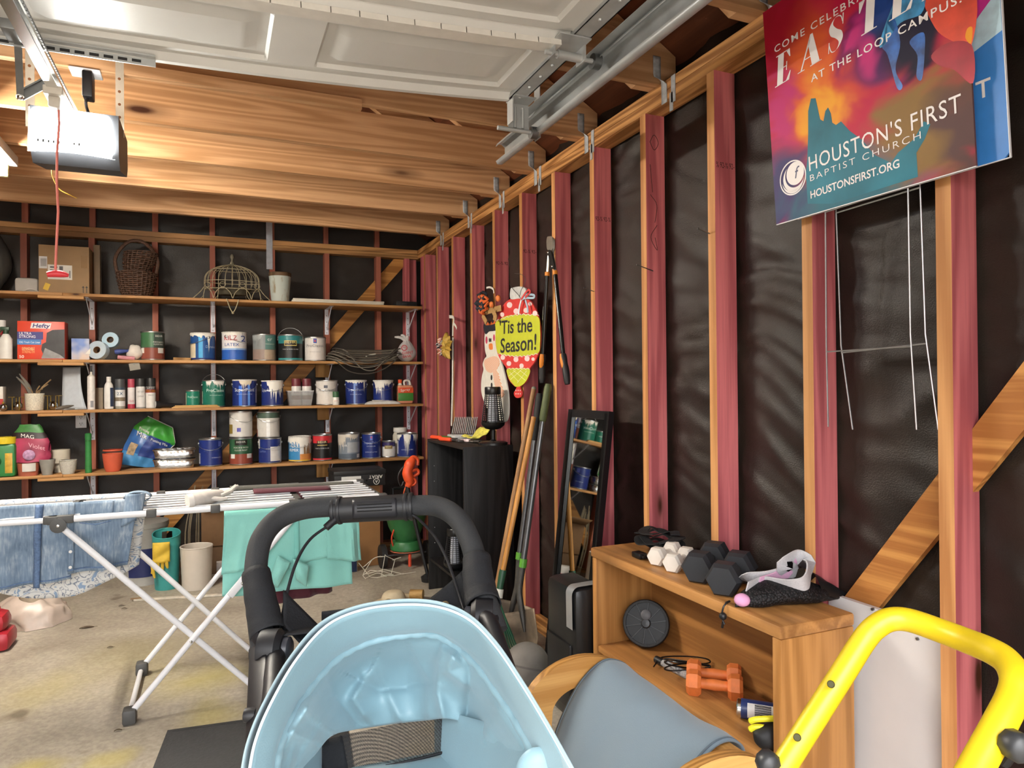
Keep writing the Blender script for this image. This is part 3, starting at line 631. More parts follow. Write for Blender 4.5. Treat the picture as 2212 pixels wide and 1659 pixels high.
# heavy serif letters of the headline
def serif(ch, a, w, h):
    mm = MB(); o = SG(*a); ux = (SG(a[0]+100, a[1]-61)-o).normalized()
    def q(*r):
        for (xa, ya, xb, yb) in r: mm.add([o+ux*(xa*w+.16*h*yb*0+.12*h*ya)+SLN*ya*h+SNR*.0012 if False else o+ux*(xx*w+.14*h*yy)+SLN*(yy*h)+SNR*.0012 for xx, yy in ((xa, ya), (xb, ya), (xb, yb), (xa, yb))], [(0, 1, 2, 3)])
    def poly(pts): mm.add([o+ux*(x*w+.14*h*y)+SLN*(y*h)+SNR*.0012 for x, y in pts], [tuple(range(len(pts)))])
    if ch == 'E':
        q((0, 0, .9, .03), (0, .97, .86, 1), (.13, .03, .5, .97), (.5, .49, .68, .52)); poly([(.9, 0), (.98, .28), (.93, .28), (.7, .03), (.7, 0)]); poly([(.86, 1), (.92, .74), (.87, .74), (.66, .97), (.66, 1)]); poly([(.68, .36), (.73, .36), (.73, .64), (.68, .64)])
    if ch == 'A':
        poly([(.08, 0), (.14, 0), (.52, .88), (.48, 1)]); poly([(.48, 1), (.6, 1), (1.0, 0), (.64, 0), (.40, .74)]); q((-.05, 0, .28, .025), (.55, 0, 1.08, .025), (.25, .30, .7, .33))
    if ch == 'T': q((0, .97, 1, 1), (.32, .03, .68, .97), (.18, 0, .82, .03)); poly([(0, 1), (.03, .68), (.07, .68), (.25, .97), (.25, 1)]); poly([(1, 1), (.97, .68), (.93, .68), (.75, .97), (.75, 1)])
    if ch == 'R': q((.13, .03, .45, .97), (0, 0, .58, .03), (0, .97, .6, 1), (.45, .49, .6, .52)); poly([(.6, 1), (.85, .9), (.92, .75), (.85, .6), (.6, .49), (.6, .55), (.62, .75), (.6, .95)]); poly([(.5, .5), (.68, .5), (1.0, 0), (.7, 0)])
    if ch == 'S':
        c = ncurve([(.86, .74, 0), (.72, .94, 0), (.42, .98, 0), (.2, .8, 0), (.36, .58, 0), (.66, .42, 0), (.8, .22, 0), (.6, .02, 0), (.3, .02, 0), (.12, .28, 0)], 5); L = len(c)-1
        for i in range(L):
            def wd(k): return .02+.17*math.exp(-((k/L-.5)/.2)**2)
            for aa, bb in ((c[i], c[i+1]),): poly([(aa.x-wd(i), aa.y-wd(i)*.3), (bb.x-wd(i+1), bb.y-wd(i+1)*.3), (bb.x+wd(i+1), bb.y+wd(i+1)*.3), (aa.x+wd(i), aa.y+wd(i)*.3)])
        poly([(.86, .66), (.9, .66), (.9, .98), (.84, .98)]); poly([(.1, .02), (.15, .02), (.15, .34), (.1, .34)])
    mm.build('headline_letter', M_TXT, root, smooth=False)
hh = (SG(1680, 125)-SG(1676, 189)).length
for ch, a, w in (('E', (1675, 190), .060), ('A', (1726, 159), .074), ('S', (1786, 121), .056), ('T', (1852, 84), .070), ('E', (1921, 47), .064), ('R', (1992, 4), .070)):
    serif(ch, a, w, hh*(1.04))
# round emblem with an f and nested arcs
c = SG(1713, 384); r = (SG(1713, 346)-c).length
mm = MB()
def ring(r0, r1, cx=0, cy=0, a0=0, a1=360, n=40, taper=False):
    vs_ = []
    for i in range(n+1):
        a = R(a0+(a1-a0)*i/n); k = sin(pi*i/n) if taper else 1; rm = (r0+r1)/2; hw = (r1-r0)/2*k
        for q in (rm-hw, rm+hw): vs_.append(c+uS*(cx+q*cos(a))+SLN*(cy+q*sin(a))+SNR*.0012)
    mm.add(vs_, [(2*i, 2*i+1, 2*i+3, 2*i+2) for i in range(n)])
ring(r*.92, r); ring(.2*r, .66*r, .2*r, .2*r, 0, 360); ring(.0, .22*r, .2*r, .2*r); ring(.62*r, .86*r, .1*r, .06*r, 130, 330, taper=True); ring(.74*r, .9*r, 0, 0, 190, 350, taper=True)
mm.build('emblem', M_TXT, root, smooth=False)
mm = MB(); text_on(mm, 'f', c+uS*(.12*r)+SLN*(-.1*r), uS, SLN, r*.95, shear=.25, lift=.0018); mm.build('emblem_letter', mat('#3a3f66', .5), root, smooth=False)
# wire stakes
M_WIRE = mat('#c9ccd0', .3, .9, var=.1)
def stake(par, pxs, off):
    lt, lb, rt, rb, cy1, cy2 = pxs; P = lambda x, y: SG(x, y, off)
    for a, b in ((lt, lb), (rt, rb)):
        mm = MB(); kx = a[0]+.3*(b[0]-a[0]); mm.tube([P(*a)+SLN*.12, P(*a), P(kx, a[1]+.62*(b[1]-a[1])), P(*b)], .0022, 6); mm.build('stake_wire', M_WIRE, par)
    for y0_, y1_ in (cy1, cy2):
        fl = (y0_-lt[1])/(lb[1]-lt[1]); fr = (y1_-rt[1])/(rb[1]-rt[1]); ca = .35*.3
        mm = MB(); mm.cyl(P(lt[0]+(lb[0]-lt[0])*fl*.48, y0_), P(rt[0]+(rb[0]-rt[0])*fr*.48, y1_), .0022, 6); mm.build('stake_wire', M_WIRE, par)
stake(root, ((1783, 450), (1789, 922), (1961, 385), (1980, 928), (458, 402), (760, 748)), -.012)
root2 = thing('yard_sign', 'blue and pink yard sign mostly hidden behind the colourful church event sign', 'sign', ((BLp.x+.01), (BLp.y+BRp.y)/2-.05, BLp.z))
dy = .052
o2 = BLp-SNR*.03+uS*dy+SLN*.004
m = MB(); m.prism([(0, 0), (Wd-.012, 0), (Wd, .012), (Wd, Hd), (0, Hd)], o2-SNR*.005, uS, SLN, .005); m.build('sign_panel', mat('#3f86d6', .35, var=.05), root2, smooth=False)
m = MB(); q0 = o2+SNR*.0006
def sp2(pts, col, name):
    mm = MB(); mm.add([q0+uS*x+SLN*z for x, z in pts], [tuple(range(len(pts)))]); mm.build(name, mat(col, .35, var=.15), root2, smooth=False)
sp2([(Wd-.11, .235), (Wd-.001, .27), (Wd-.001, .36), (Wd-.11, .27)], '#bfe0f2', 'pale_print'); sp2([(Wd-.11, .27), (Wd-.001, .36), (Wd-.001, Hd), (Wd-.11, Hd)], '#d23d9e', 'pink_print')
m = MB(); text_on(m, 'T', q0+uS*(Wd-.062)+SLN*.145, uS, SLN, .055, bold=.01); m.build('lettering', M_TXT, root2, smooth=False)
m = MB(); m.beam(o2+uS*.0+SNR*-.0025, o2+uS*Wd-SNR*.0025, .0053, .002, up=SLN); m.beam(o2+uS*(Wd+.0005)-SNR*.0025, o2+uS*(Wd+.0005)+SLN*Hd-SNR*.0025, .002, .0053, up=SNR); m.build('white_edge', M_WHITEM, root2, smooth=False)
root = root2; stake(root2, ((1806, 450), (1842, 928), (1987, 385), (2027, 928), (460, 405), (762, 742)), -.036)
# ================================================================ oak bookcase with exercise gear
BX0, BX1, BY0, BY1, BZ = 1.315, 1.572, 1.355, 2.314, .697
M_OAK_Y = wood('#c08a50', '#8a5a2e', 1, .42, rings=8, dirt=.45, vary=.03, amount=.65); M_OAK_Z = wood('#bb864c', '#875829', 2, .42, rings=8, vary=.03, amount=.6); M_OAK_B = wood('#a8753f', '#7d5128', 1, .5, rings=4, vary=.03)
root = thing('low_bookcase', 'low oak bookcase against the red studs, holding dumbbells and an exercise wheel', 'bookcase', ((BX0+BX1)/2, (BY0+BY1)/2, 0))
MBZ = .336
m = MB(); m.box((BX0-.004, BY0-.004, BZ-.036), (BX1, BY1+.004, BZ), .008); m.build('top_board', M_OAK_Y, root)
m = MB(); m.box((BX0+.002, BY0, 0), (BX1, BY0+.032, BZ-.0365), .004); m.build('side_panel', M_OAK_Z, root)
m = MB(); m.box((BX0+.002, BY1-.032, 0), (BX1, BY1, BZ-.0365), .004); m.build('side_panel', M_OAK_Z, root)
m = MB(); m.box((BX1-.008, BY0+.033, .01), (BX1-.001, BY1-.033, BZ-.037)); m.build('back_panel', M_OAK_B, root, smooth=False)
m = MB(); m.box((BX0+.004, BY0+.0325, MBZ-.026), (BX1-.0085, BY1-.0325, MBZ), .006); m.build('shelf', M_OAK_Y, root)
m = MB(); m.box((BX0+.004, BY0+.0325, .05), (BX1-.0085, BY1-.0325, .076), .006); m.build('shelf', M_OAK_Y, root)
m = MB(); m.box((BX0+.02, BY0+.0325, 0), (BX0+.04, BY1-.0325, .0495)); m.build('kick_board', M_OAK_Y, root, smooth=False)
# ---- dumbbells
def hexhead(m, c, ax, r, L, taper=.82, seg=6, rot=0.):
    x, y, z = basis(ax); vs_ = []
    for h, k in ((-L/2, taper), (-L/2+L*.22, 1), (L/2-L*.22, 1), (L/2, taper)):
        for i in range(seg): a = 2*pi*i/seg+rot; vs_.append(c+z*h+(x*cos(a)+y*sin(a))*r*k)
    fs = [(j*seg+i, j*seg+(i+1) % seg, (j+1)*seg+(i+1) % seg, (j+1)*seg+i) for j in range(3) for i in range(seg)]+[tuple(range(seg-1, -1, -1)), tuple(range(3*seg, 4*seg))]
    m.add(vs_, fs)
def dumbbell(label, c, ax, r, L, total, grip_r, M1, M2, group, zb, seg=6, taper=.82, bulge=1.):
    ax = Vector(ax).normalized(); c = Vector(c)
    rt = thing('dumbbell', label, 'dumbbell', (c.x, c.y, zb), group)
    for s_ in (-1, 1):
        m = MB(); hexhead(m, c+ax*(total/2-L/2)*s_, ax, r, L, taper, seg, 0); m.build('head', M1, rt, ang=20)
    m = MB(); k = total/2-L+.003; m.tube([c+ax*t for t in (-k, -k*.6, 0, k*.6, k)], [grip_r, grip_r*1.0, grip_r*bulge, grip_r*1.0, grip_r], 12); m.build('grip', M2, rt)
    return rt
M_DW = mat('#e4dcd2', .5, var=.06, scale=18); M_DB = mat('#2b2d31', .55, var=.1, scale=18); M_DBG = mat('#4a4844', .4, .7, var=.2); M_DO = mat('#d8763a', .55, var=.10, scale=35)
ft = BZ
def hexc(px, py, r): p = UZ(px, py, BZ+r*.866); return p
ax = Vector((.145, .085, 0))
r = .034; p = UZ(1469, 1208, BZ+r*.866); dumbbell('white hex dumbbell, the one nearer the pair of black dumbbells', p, ax, r, .048, .155, .012, M_DW, M_DW, 'white hex dumbbells on the oak bookcase', BZ)
p = UZ(1437, 1195, BZ+r*.866); dumbbell('white hex dumbbell, the one nearer the black straps', p, Vector((.14, .07, 0)), r, .048, .155, .012, M_DW, M_DW, 'white hex dumbbells on the oak bookcase', BZ)
r = .053; ax = Vector((.2, .135, 0))
p = UZ(1582, 1236, BZ+r*.866); dumbbell('black rubber hex dumbbell beside the mesh bag', p, ax, r, .078, .235, .015, M_DB, M_DBG, 'black hex dumbbells on the oak bookcase', BZ)
p = UZ(1528, 1212, BZ+r*.866); dumbbell('black rubber hex dumbbell beside the white dumbbells', p, ax, r, .078, .235, .015, M_DB, M_DBG, 'black hex dumbbells on the oak bookcase', BZ)
r = .04; zb = MBZ+r*.866
p = UZ(1550, 1478, zb); dumbbell('scuffed orange dumbbell lying in front of its twin', p-Vector((.012, .0, 0)), Vector((.115, -.10, 0)), r, .045, .17, .0155, M_DO, M_DO, 'orange dumbbells on the oak shelf', MBZ, taper=.78, bulge=1.12)
dumbbell('scuffed orange dumbbell lying behind its twin', p+Vector((.040, .066, 0)), Vector((.115, -.10, 0)), r, .045, .17, .0155, M_DO, M_DO, 'orange dumbbells on the oak shelf', MBZ, taper=.78, bulge=1.12)
# ---- black straps heaped at the far end
def strap(m, pts, w, t=.003, up=(0, 0, 1)):
    c = ncurve(pts, 6); vs_ = []
    for i, p in enumerate(c):
        d = (c[min(i+1, len(c)-1)]-c[max(i-1, 0)]).normalized(); s_ = d.cross(Vector(up)); s_ = s_.normalized() if s_.length > .1 else Vector((0, 1, 0))
        n = s_.cross(d); vs_ += [p-s_*w/2-n*t/2, p+s_*w/2-n*t/2, p+s_*w/2+n*t/2, p-s_*w/2+n*t/2]
    k = len(c); m.add(vs_, [(4*i+j, 4*i+(j+1) % 4, 4*i+4+(j+1) % 4, 4*i+4+j) for i in range(k-1) for j in range(4)]+[(0, 1, 2, 3), (4*k-4, 4*k-3, 4*k-2, 4*k-1)])
M_STRAP = mat('#141416', .75, var=.2, scale=200, bump=.3)
c = UZ(1425, 1196, BZ)
root = thing('strap_harness', 'heap of black webbing straps with a buckle behind the white dumbbells', 'straps', (c.x, c.y, BZ))
for k in range(5):
    m = MB(); ph = k*1.3; rr = .05+.012*(k % 2)
    strap(m, [c+Vector((.02+rr*1.0*cos(a+ph), .03+rr*1.5*sin(a+ph), .012+.011*k+.02*abs(sin(a*1.5+k)))) for a in (0, .8, 1.6, 2.4, 3.2, 4.0, 4.8)], .034+.006*(k % 2)); m.build('strap', M_STRAP, root)
m = MB(); b = UZ(1384, 1200, BZ+.01); m.box(b+Vector((-.02, -.02, -.009)), b+Vector((.015, .03, .012)), .005); m.box(b+Vector((-.012, -.034, -.004)), b+Vector((.008, -.02, .006)), .002); m.build('buckle', mat('#101012', .3), root)
# ---- mesh bag with fabric loop bands
pb = UZ(1690, 1290, BZ)
root = thing('mesh_bag', 'black mesh drawstring bag stuffed with pink and grey bands', 'bag', (pb.x, pb.y, BZ))
ca, cb = UZ(1588, 1312, BZ), UZ(1815, 1290, BZ)
def mesh_mat():
    m, t, b = _base('mesh_fabric', .6, 0, .3); L = t.links.new; N = t.nodes.new
    tc = N('ShaderNodeTexCoord'); v = N('ShaderNodeTexVoronoi'); v.inputs['Scale'].default_value = 170; L(tc.outputs['Object'], v.inputs['Vector'])
    r_ = ramp(t, [(.25, lin('#2e2a2c')), (.5, lin('#0d0d0f'))]); L(v.outputs['Distance'], r_.inputs[0]); L(r_.outputs[0], b.inputs['Base Color'])
    bp = N('ShaderNodeBump'); bp.inputs['Strength'].default_value = .8; bp.inputs['Distance'].default_value = .003; L(v.outputs['Distance'], bp.inputs['Height']); L(bp.outputs[0], b.inputs['Normal']); return m
M_MESH = mesh_mat()
dirx = (cb-ca); dirx.z = 0; LL = dirx.length; dirx.normalize(); diry = Vector((-dirx.y, dirx.x, 0))
def bagf(u, v):
    a = 2*pi*u; env = max(.02, sin(pi*min(1, max(0, v)))**.6); h = .042*env*(1-.45*v); w = .066*env
    z = max(-.0, h*(1+sin(a))+.006*nz3((u*6, v*7, 2)))
    if v > .8: z *= .6
    return ca+dirx*(LL*v)+diry*(w*cos(a)+.008*nz3((v*4, 1, 1)))+Vector((0, 0, max(.001, z)))
m = MB(); m.grid(bagf, 24, 26); m.build('mesh_body', M_MESH, root)
m = MB(); q = ca+dirx*(LL*.72); m.grid(lambda u, v: q+dirx*(LL*.36*u)+diry*(.055*(1-u*.9)*(2*v-1))+Vector((0, 0, .03*(1-u)*(1-abs(2*v-1)**2)+.048*(1-.9*u)*(.2+.8*(1-abs(2*v-1)**2))+.002+.004*nz3((u*5, v*5, 3)))), 12, 12); m.build('flap', mat('#161618', .45, var=.2), root)
M_BAND = mat('#c3c1c4', .8, var=.08, scale=300, bump=.3); M_BANDP = mat('#d8a6c4', .8, var=.08, scale=300)
z = Vector((0, 0, 1)); c0 = UZ(1735, 1275, BZ+.07)
m = MB(); strap(m, [UZ(1603, 1245, BZ+.05), UZ(1620, 1252, BZ+.055), UZ(1660, 1250, BZ+.06), UZ(1705, 1235, BZ+.075), UD(1712, 1205, c0.length*.88) if False else UZ(1695, 1222, BZ+.10), UZ(1722, 1205, BZ+.115), UZ(1745, 1222, BZ+.10), UZ(1742, 1258, BZ+.07), UZ(1715, 1268, BZ+.058), UZ(1650, 1262, BZ+.05), UZ(1612, 1275, BZ+.045)], .052, .004, up=(.3, .9, .3)); m.build('grey_band', M_BAND, root)
m = MB(); strap(m, [UZ(1640, 1262, BZ+.053), UZ(1680, 1248, BZ+.062), UZ(1705, 1225, BZ+.09), UZ(1725, 1212, BZ+.104)], .045, .004, up=(.3, .9, .3)); m.build('pink_band', M_BANDP, root)
m = MB(); m.ball(UZ(1603, 1296, BZ+.025), .022, 12, 8, (1, 1, .8)); m.build('pink_ball', mat('#e2a5cf', .7), root)
m = MB(); a = UZ(1568, 1302, BZ+.008); e = Vector((BX0-.012, a.y+.01, BZ-.004)); m.tube(ncurve([a, Vector((BX0+.01, a.y+.012, BZ+.006)), e, e+Vector((-.004, .004, -.03)), e+Vector((-.002, -.004, -.05))], 5), .0025, 6); m.ball(e+Vector((-.004, .0, -.028)), .011, 10, 6); m.tube([e+Vector((-.003, 0, -.045)), e+Vector((.0, .008, -.062))], .004, 6); m.build('drawstring', M_BLACKP, root)
# ---- exercise wheel
c = UX(1396, 1345, 1.44); c = UZ(1396, 1400, MBZ); cw = Vector((1.455, 2.20, MBZ+.088))
k = ray(1396, 1345); cw = CAM+k*((2.19)/k.y); rw = .086
root = thing('exercise_wheel', 'black spoked exercise wheel standing on the oak shelf', 'wheel', (cw.x, cw.y, MBZ))
an = (CAM-cw).normalized(); an = (an+Vector((-.15, -.05, .05))).normalized(); cw.z = MBZ+rw+.001
m = MB(); m.lathe(cw, [(rw-.012, .018), (rw-.004, .018), (rw, .012), (rw, -.012), (rw-.004, -.018), (rw-.012, -.018), (rw-.012, .018)], 40, axis=an); m.build('tyre', mat('#17181a', .6, var=.2, scale=120, bump=.4), root)
m = MB(); m.lathe(cw, [(.012, .004), (rw-.012, .004), (rw-.012, -.004), (.012, -.004)], 36, axis=an); m.build('disc', mat('#0e0f10', .5), root)
x, y, zz = basis(an)
for i in range(10):
    a = 2*pi*i/10+.2; d = x*cos(a)+y*sin(a); m = MB(); m.beam(cw+zz*.006+d*.015, cw+zz*.006+d*(rw-.012), .003, .018, up=zz); m.build('spoke', mat('#2e2f32', .45), root, smooth=False)
m = MB(); m.lathe(cw, [(.018, .0), (.018, .018), (.014, .022), (0, .023)], 20, axis=an); h = m.build('hub', mat('#202124', .4), root)
m = MB(); m.lathe(cw+(x*0+y*.03)+zz*.012, [(.019, 0), (.019, .012), (.015, .015), (0, .0155)], 18, axis=an); m.build('handle_end', mat('#55565a', .5), root)
# ---- skipping rope
c = UZ(1490, 1432, MBZ)
root = thing('skipping_rope', 'black skipping rope with grey textured handles behind the orange dumbbells', 'skipping rope', (c.x, c.y, MBZ))
M_SRH = mat('#9a9a9c', .6, var=.35, scale=180, bump=.6)
for a, b in (((1425, 1428), (1490, 1462)), ((1528, 1450), (1558, 1462))):
    pa = UZ(a[0], a[1], MBZ+.014); pb = UZ(b[0], b[1], MBZ+.014); d = (pb-pa)
    m = MB(); m.tube([pa, pa+d*.2, pa+d*.25, pb], [.011, .012, .013, .013], 12); h = m.build('handle', M_SRH, root); m = MB(); m.cyl(pa-d*.12, pa+d*.12, .0128, 12); m.build('handle_cap', M_BLACKP, h)
m = MB(); pts = [UZ(1412, 1440, MBZ+.01), UZ(1430, 1420, MBZ+.02)]
for i in range(22):
    t = i/21; pts.append(UZ(1435+100*(.5+.5*sin(t*19)), 1432+18*t-14*(.5+.5*cos(t*23)), MBZ+.02+.02*(.5+.5*sin(i*2.1))))
m.tube(ncurve(pts, 4), .0026, 5); m.build('cord', mat('#0f0f10', .4), root)
# ---- spray can and yellow-black pouch on the near end of the shelf
a = UZ(1592, 1528, MBZ+.03); b = a+Vector((.06, -.06, 0)).normalized()*.13
root = thing('aerosol_can', 'aerosol can with a barcode lying on the oak shelf', 'can', (a.x, a.y, MBZ)); d = (b-a).normalized()
m = MB(); m.lathe(a, [(0, .004), (.024, .0), (.027, .003), (.027, .012)], 20, axis=d); m.build('base_rim', M_CHROME, root)
m = MB(); m.lathe(a, [(.0275, .012), (.0275, .12), (.02, .13)], 20, axis=d, mis=[0, 0]); m.build('body', mat('#2c3d74', .35, var=.1), root)
m = MB(); m.lathe(a, [(.0279, .03), (.0279, .10)], 8, axis=d, a0=R(120), a1=R(210)); bl = m.build('barcode_label', mat('#e9e9e9', .5), root)
m = MB(); x, y, zz = basis(d)
for i in range(14):
    aa = R(126+i*6); m.beam(a+(x*cos(aa)+y*sin(aa))*.0281+d*.05, a+(x*cos(aa)+y*sin(aa))*.0281+d*.095, .0012*(1+i % 2), .0006, up=(x*cos(aa)+y*sin(aa)))
m.build('barcode', M_BLACKP, bl, smooth=False, kind='stuff')
m = MB(); m.lathe(a, [(.0279, .035), (.0279, .11)], 8, axis=d, a0=R(216), a1=R(262)); m.build('green_patch', mat('#2d7a3f', .4), root)
c = Vector((1.37, 1.425, MBZ))
root = thing('pouch', 'black pouch with bright yellow trim at the near end of the oak shelf', 'pouch', c)
def pf(u, v):
    a = 2*pi*u; e = sin(pi*min(.999, max(.001, v)))**.45; return c+Vector((.062*e*cos(a)*(1+.15*nz3((u*3, v*3, 0)))-.012, .035-.03+.036*e*sin(a), .004+.075*v*(1+.2*nz3((u*2, v*2, 4)))))
m = MB(); m.grid(pf, 24, 14); m.build('pouch_body', mat('#16171a', .6, var=.25, scale=12, bump=.2), root)
for k in range(2):
    m = MB(); m.tube(ncurve([c+Vector((-.07, .03, .078-.022*k)), c+Vector((-.055, .015, .088-.02*k)), c+Vector((0, -.01, .09-.03*k)), c+Vector((.05, -.02, .082-.02*k))], 6), [.004]+[.008]*12+[.006]*6, 8); m.build('yellow_trim', mat('#e6e22c', .5), root)
# dark bundle on the bottom shelf
c = Vector((1.44, 1.75, .077))
root = thing('gym_bag', 'crumpled black bag on the bottom shelf of the oak bookcase', 'bag', c)
m = MB(); m.grid(lambda u, v: c+Vector((.11*sin(pi*v)*cos(2*pi*u)*(1+.3*nz3((u*4, v*5, 1))), .22*sin(pi*v)*sin(2*pi*u)*(1+.3*nz3((u*4, v*5, 2))), .08*(1-cos(pi*v))*(1+.25*nz3((u*5, v*5, 3))))), 28, 18); m.build('bag_body', mat('#121214', .6, var=.2), root)
m = MB(); m.tube(ncurve([c+Vector((-.08, -.1, .1)), c+Vector((-.06, -.05, .19)), c+Vector((-.05, .05, .19)), c+Vector((-.08, .1, .1))], 6), .008, 8); m.build('bag_handle', M_STRAP, root)

# ---- white panel in the stud bay
root = thing('leaning_board', 'scuffed white board leaning between two studs behind the oak bookcase', 'board', (1.62, 1.31, 0))
tA = UX(1848, 1300, 1.626); m = MB(); m.add([(1.60, 1.125, .042), (1.60, 1.485, .042), (1.624, 1.485, tA.z), (1.624, 1.125, tA.z), (1.616, 1.125, .042), (1.616, 1.485, .042), (1.640, 1.485, tA.z), (1.640, 1.125, tA.z)], [(0, 1, 2, 3), (4, 7, 6, 5), (0, 4, 5, 1), (2, 6, 7, 3), (1, 5, 6, 2), (0, 3, 7, 4)])
m.build('panel', mat('#cfcbc9', .55, var=.05, scale=5), root, smooth=False)
for px, py in ((1885, 1316), (1982, 1380)):
    p = UX(px, py, 1.621); m = MB(); m.cyl(p+Vector((-.003, 0, 0)), p+Vector((.004, 0, 0)), .004, 8); m.build('screw', M_STEELD, root)

# ---- leaning mirror
yl, yr = 2.929, 2.558; MT = Vector((1.56, 0, 1.20)); MBm = Vector((1.415, 0, .003)); md = (MT-MBm); mh = md.length; mu_ = md.normalized(); mn = Vector((0, -1, 0)).cross(mu_)
root = thing('leaning_mirror', 'tall narrow mirror in a black frame leaning against the studs', 'mirror', (1.42, (yl+yr)/2, 0))
def mp(u, v, o=0.): return Vector((MBm.x, yl, MBm.z))+Vector((0, -1, 0))*u+mu_*v+mn*o
wv = yl-yr; fw = .036
for (u0, v0, u1, v1) in ((0, 0, fw, mh), (wv-fw, 0, wv, mh)):
    m = MB(); m.prism([(u0, v0), (u1, v0), (u1, v1), (u0, v1)], mp(0, 0, -.012), (0, -1, 0), mu_, .026); m.prism([(u0+(.012 if u0 == 0 else 0), v0+.01), (u1-(0 if u0 == 0 else .012), v0+.01), (u1-(0 if u0 == 0 else .012), v1-.01), (u0+(.012 if u0 == 0 else 0), v1-.01)], mp(0, 0, .014), (0, -1, 0), mu_, -.003); m.build('frame_rail', mat('#141416', .28, var=.05), root, smooth=False)
for v0 in (0, mh-fw):
    m = MB(); m.prism([(fw, v0), (wv-fw, v0), (wv-fw, v0+fw), (fw, v0+fw)], mp(0, 0, -.012), (0, -1, 0), mu_, .025); m.build('frame_rail', mat('#141416', .28, var=.05), root, smooth=False)
m = MB(); m.prism([(fw, fw), (wv-fw, fw), (wv-fw, mh-fw), (fw, mh-fw)], mp(0, 0, -.002), (0, -1, 0), mu_, .004); m.build('mirror_glass', mat('#d8dcda', .02, 1., var=.0), root, smooth=False)
# ---- black plastic case with silver tape
pc = UZ(1245, 1480, 0)
c = Vector((1.30, 2.42, 0))
root = thing('tool_case', 'black moulded plastic case with a strip of silver tape beside the mirror', 'case', (1.33, 2.5, 0))
cx0, cx1, cy0, cy1, cz = 1.255, 1.40, 2.34, 2.60, .535
m = MB(); m.box((cx0, cy0, .002), (cx1, cy1, cz), .035); m.build('case_body', mat('#17181a', .32, var=.1), root)
m = MB(); m.box((cx0-.010, cy0+.03, .06), (cx0+.01, cy1-.03, cz-.22), .012); m.build('case_ridge', mat('#141517', .35), root)
m = MB(); yy = cy0+.055; strap(m, [(cx1-.02, yy+.02, cz+.0035), (cx0+.035, yy, cz+.0035), (cx0+.008, yy-.004, cz-.008), (cx0-.0035, yy-.008, cz-.04), (cx0-.0035, yy-.01, cz-.16)], .05, .0016, up=(0.01, 0, 1)) if False else None
m.grid(lambda u, v: (lambda s_: Vector(((cx1-.02)-(cx1-.02-cx0-.03)*min(1, s_/.55) if s_ < .55 else (cx0+.03-.0315*sin(min(1, (s_-.55)/.2)*pi/2) if s_ < .75 else cx0-.0015), yy+.05*(u-.5)-.012*s_, cz+.0015 if s_ < .55 else (cz+.0015-.032*(1-cos(min(1, (s_-.55)/.2)*pi/2)) if s_ < .75 else cz-.03-.13*(s_-.75)/.25))))(v), 2, 24); m.build('silver_tape', mat('#b9bcbf', .3, .6, var=.05), root)

# ---- black bookcase
kx0, kx1, ky0, ky1, kz = 1.272, 1.572, 3.66, 4.376, .976
M_BLK = wood('#1c1b1c', '#0c0b0c', 2, .5, rings=12, vary=.02, amount=.9)
root = thing('black_bookcase', 'black woodgrain bookcase with its open side to the left', 'bookcase', ((kx0+kx1)/2, (ky0+ky1)/2, 0))
m = MB(); m.box((kx0, ky0+.0165, kz-.016), (kx1, ky1-.0165, kz), .001); m.build('top_board', wood('#2b2520', '#16120f', 1, .6, rings=6, vary=.02), root)
for yy in (ky0, ky1-.016):
    m = MB(); m.box((kx0, yy, 0), (kx1, yy+.016, kz), .001); m.build('side_panel', M_BLK, root)
m = MB(); m.box((kx1-.004, ky0+.0165, .05), (kx1, ky1-.0165, kz-.0165)); m.build('back_panel', M_BLK, root, smooth=False)
m = MB(); m.box((kx0+.006, ky0+.0165, .189), (kx1-.0045, ky1-.0165, .205)); m.build('shelf', M_BLK, root, smooth=False)
for zz_ in (.20, .30, .40, .50, .60, .70, .80):
    for xx_ in (kx0+.04, kx1-.06):
        m = MB(); m.cyl((xx_, ky1-.0168, zz_), (xx_, ky1-.0158, zz_), .003 if zz_ in (.5, .3) else .002, 6); m.build('peg_hole', mat('#cfcfcf', .5), root)
# lantern bodies: insect zapper on top, second lantern inside the bookcase
def zapper(label, c, sc=1., base=True):
    rt = thing('insect_zapper', label, 'lantern', c, 'black insect zapper lanterns'); c = Vector(c); zb = 0
    if base:
        m = MB(); m.lathe(c, [(0, 0), (.085, 0), (.085, .012), (.07, .018), (.02, .022), (.012, .03), (.012, .085)], 28); m.build('stand', mat('#131315', .35), rt); zb = .085
    cz_ = c+Vector((0, 0, zb))
    m = MB(); m.lathe(cz_, [(.01, 0), (.045, .008), (.067, .028), (.07, .045), (.066, .048)], 28); m.build('cup', mat('#131315', .35), rt)
    rg = lambda h: .066-.022*h/.16
    m = MB(); m.lathe(cz_, [(rg(.16)+.001, .205), (rg(.16)+.003, .208), (rg(.16)+.003, .245), (rg(.16), .25), (0, .25)], 28); m.build('cap', mat('#131315', .35), rt)
    for i in range(18):
        a = 2*pi*i/18; m = MB(); m.beam(cz_+Vector((rg(0)*cos(a), rg(0)*sin(a), .045)), cz_+Vector((rg(.16)*cos(a), rg(.16)*sin(a), .207)), .004, .003, up=(cos(a), sin(a), 0)); m.build('grille_bar', mat('#161618', .35), rt, smooth=False)
    for i in range(13):
        h = .008+i*.0118; m = MB(); rr = rg(h); m.tube([cz_+Vector((rr*cos(2*pi*k_/24), rr*sin(2*pi*k_/24), .045+h)) for k_ in range(24)], .0016, 4, closed=True); m.build('grille_ring', mat('#161618', .35), rt)
    m = MB(); m.cyl(cz_+Vector((0, 0, .03)), cz_+Vector((0, 0, .21)), .028, 16); m.build('lamp_core', mat('#c9ccd6', .4), rt)
    return rt
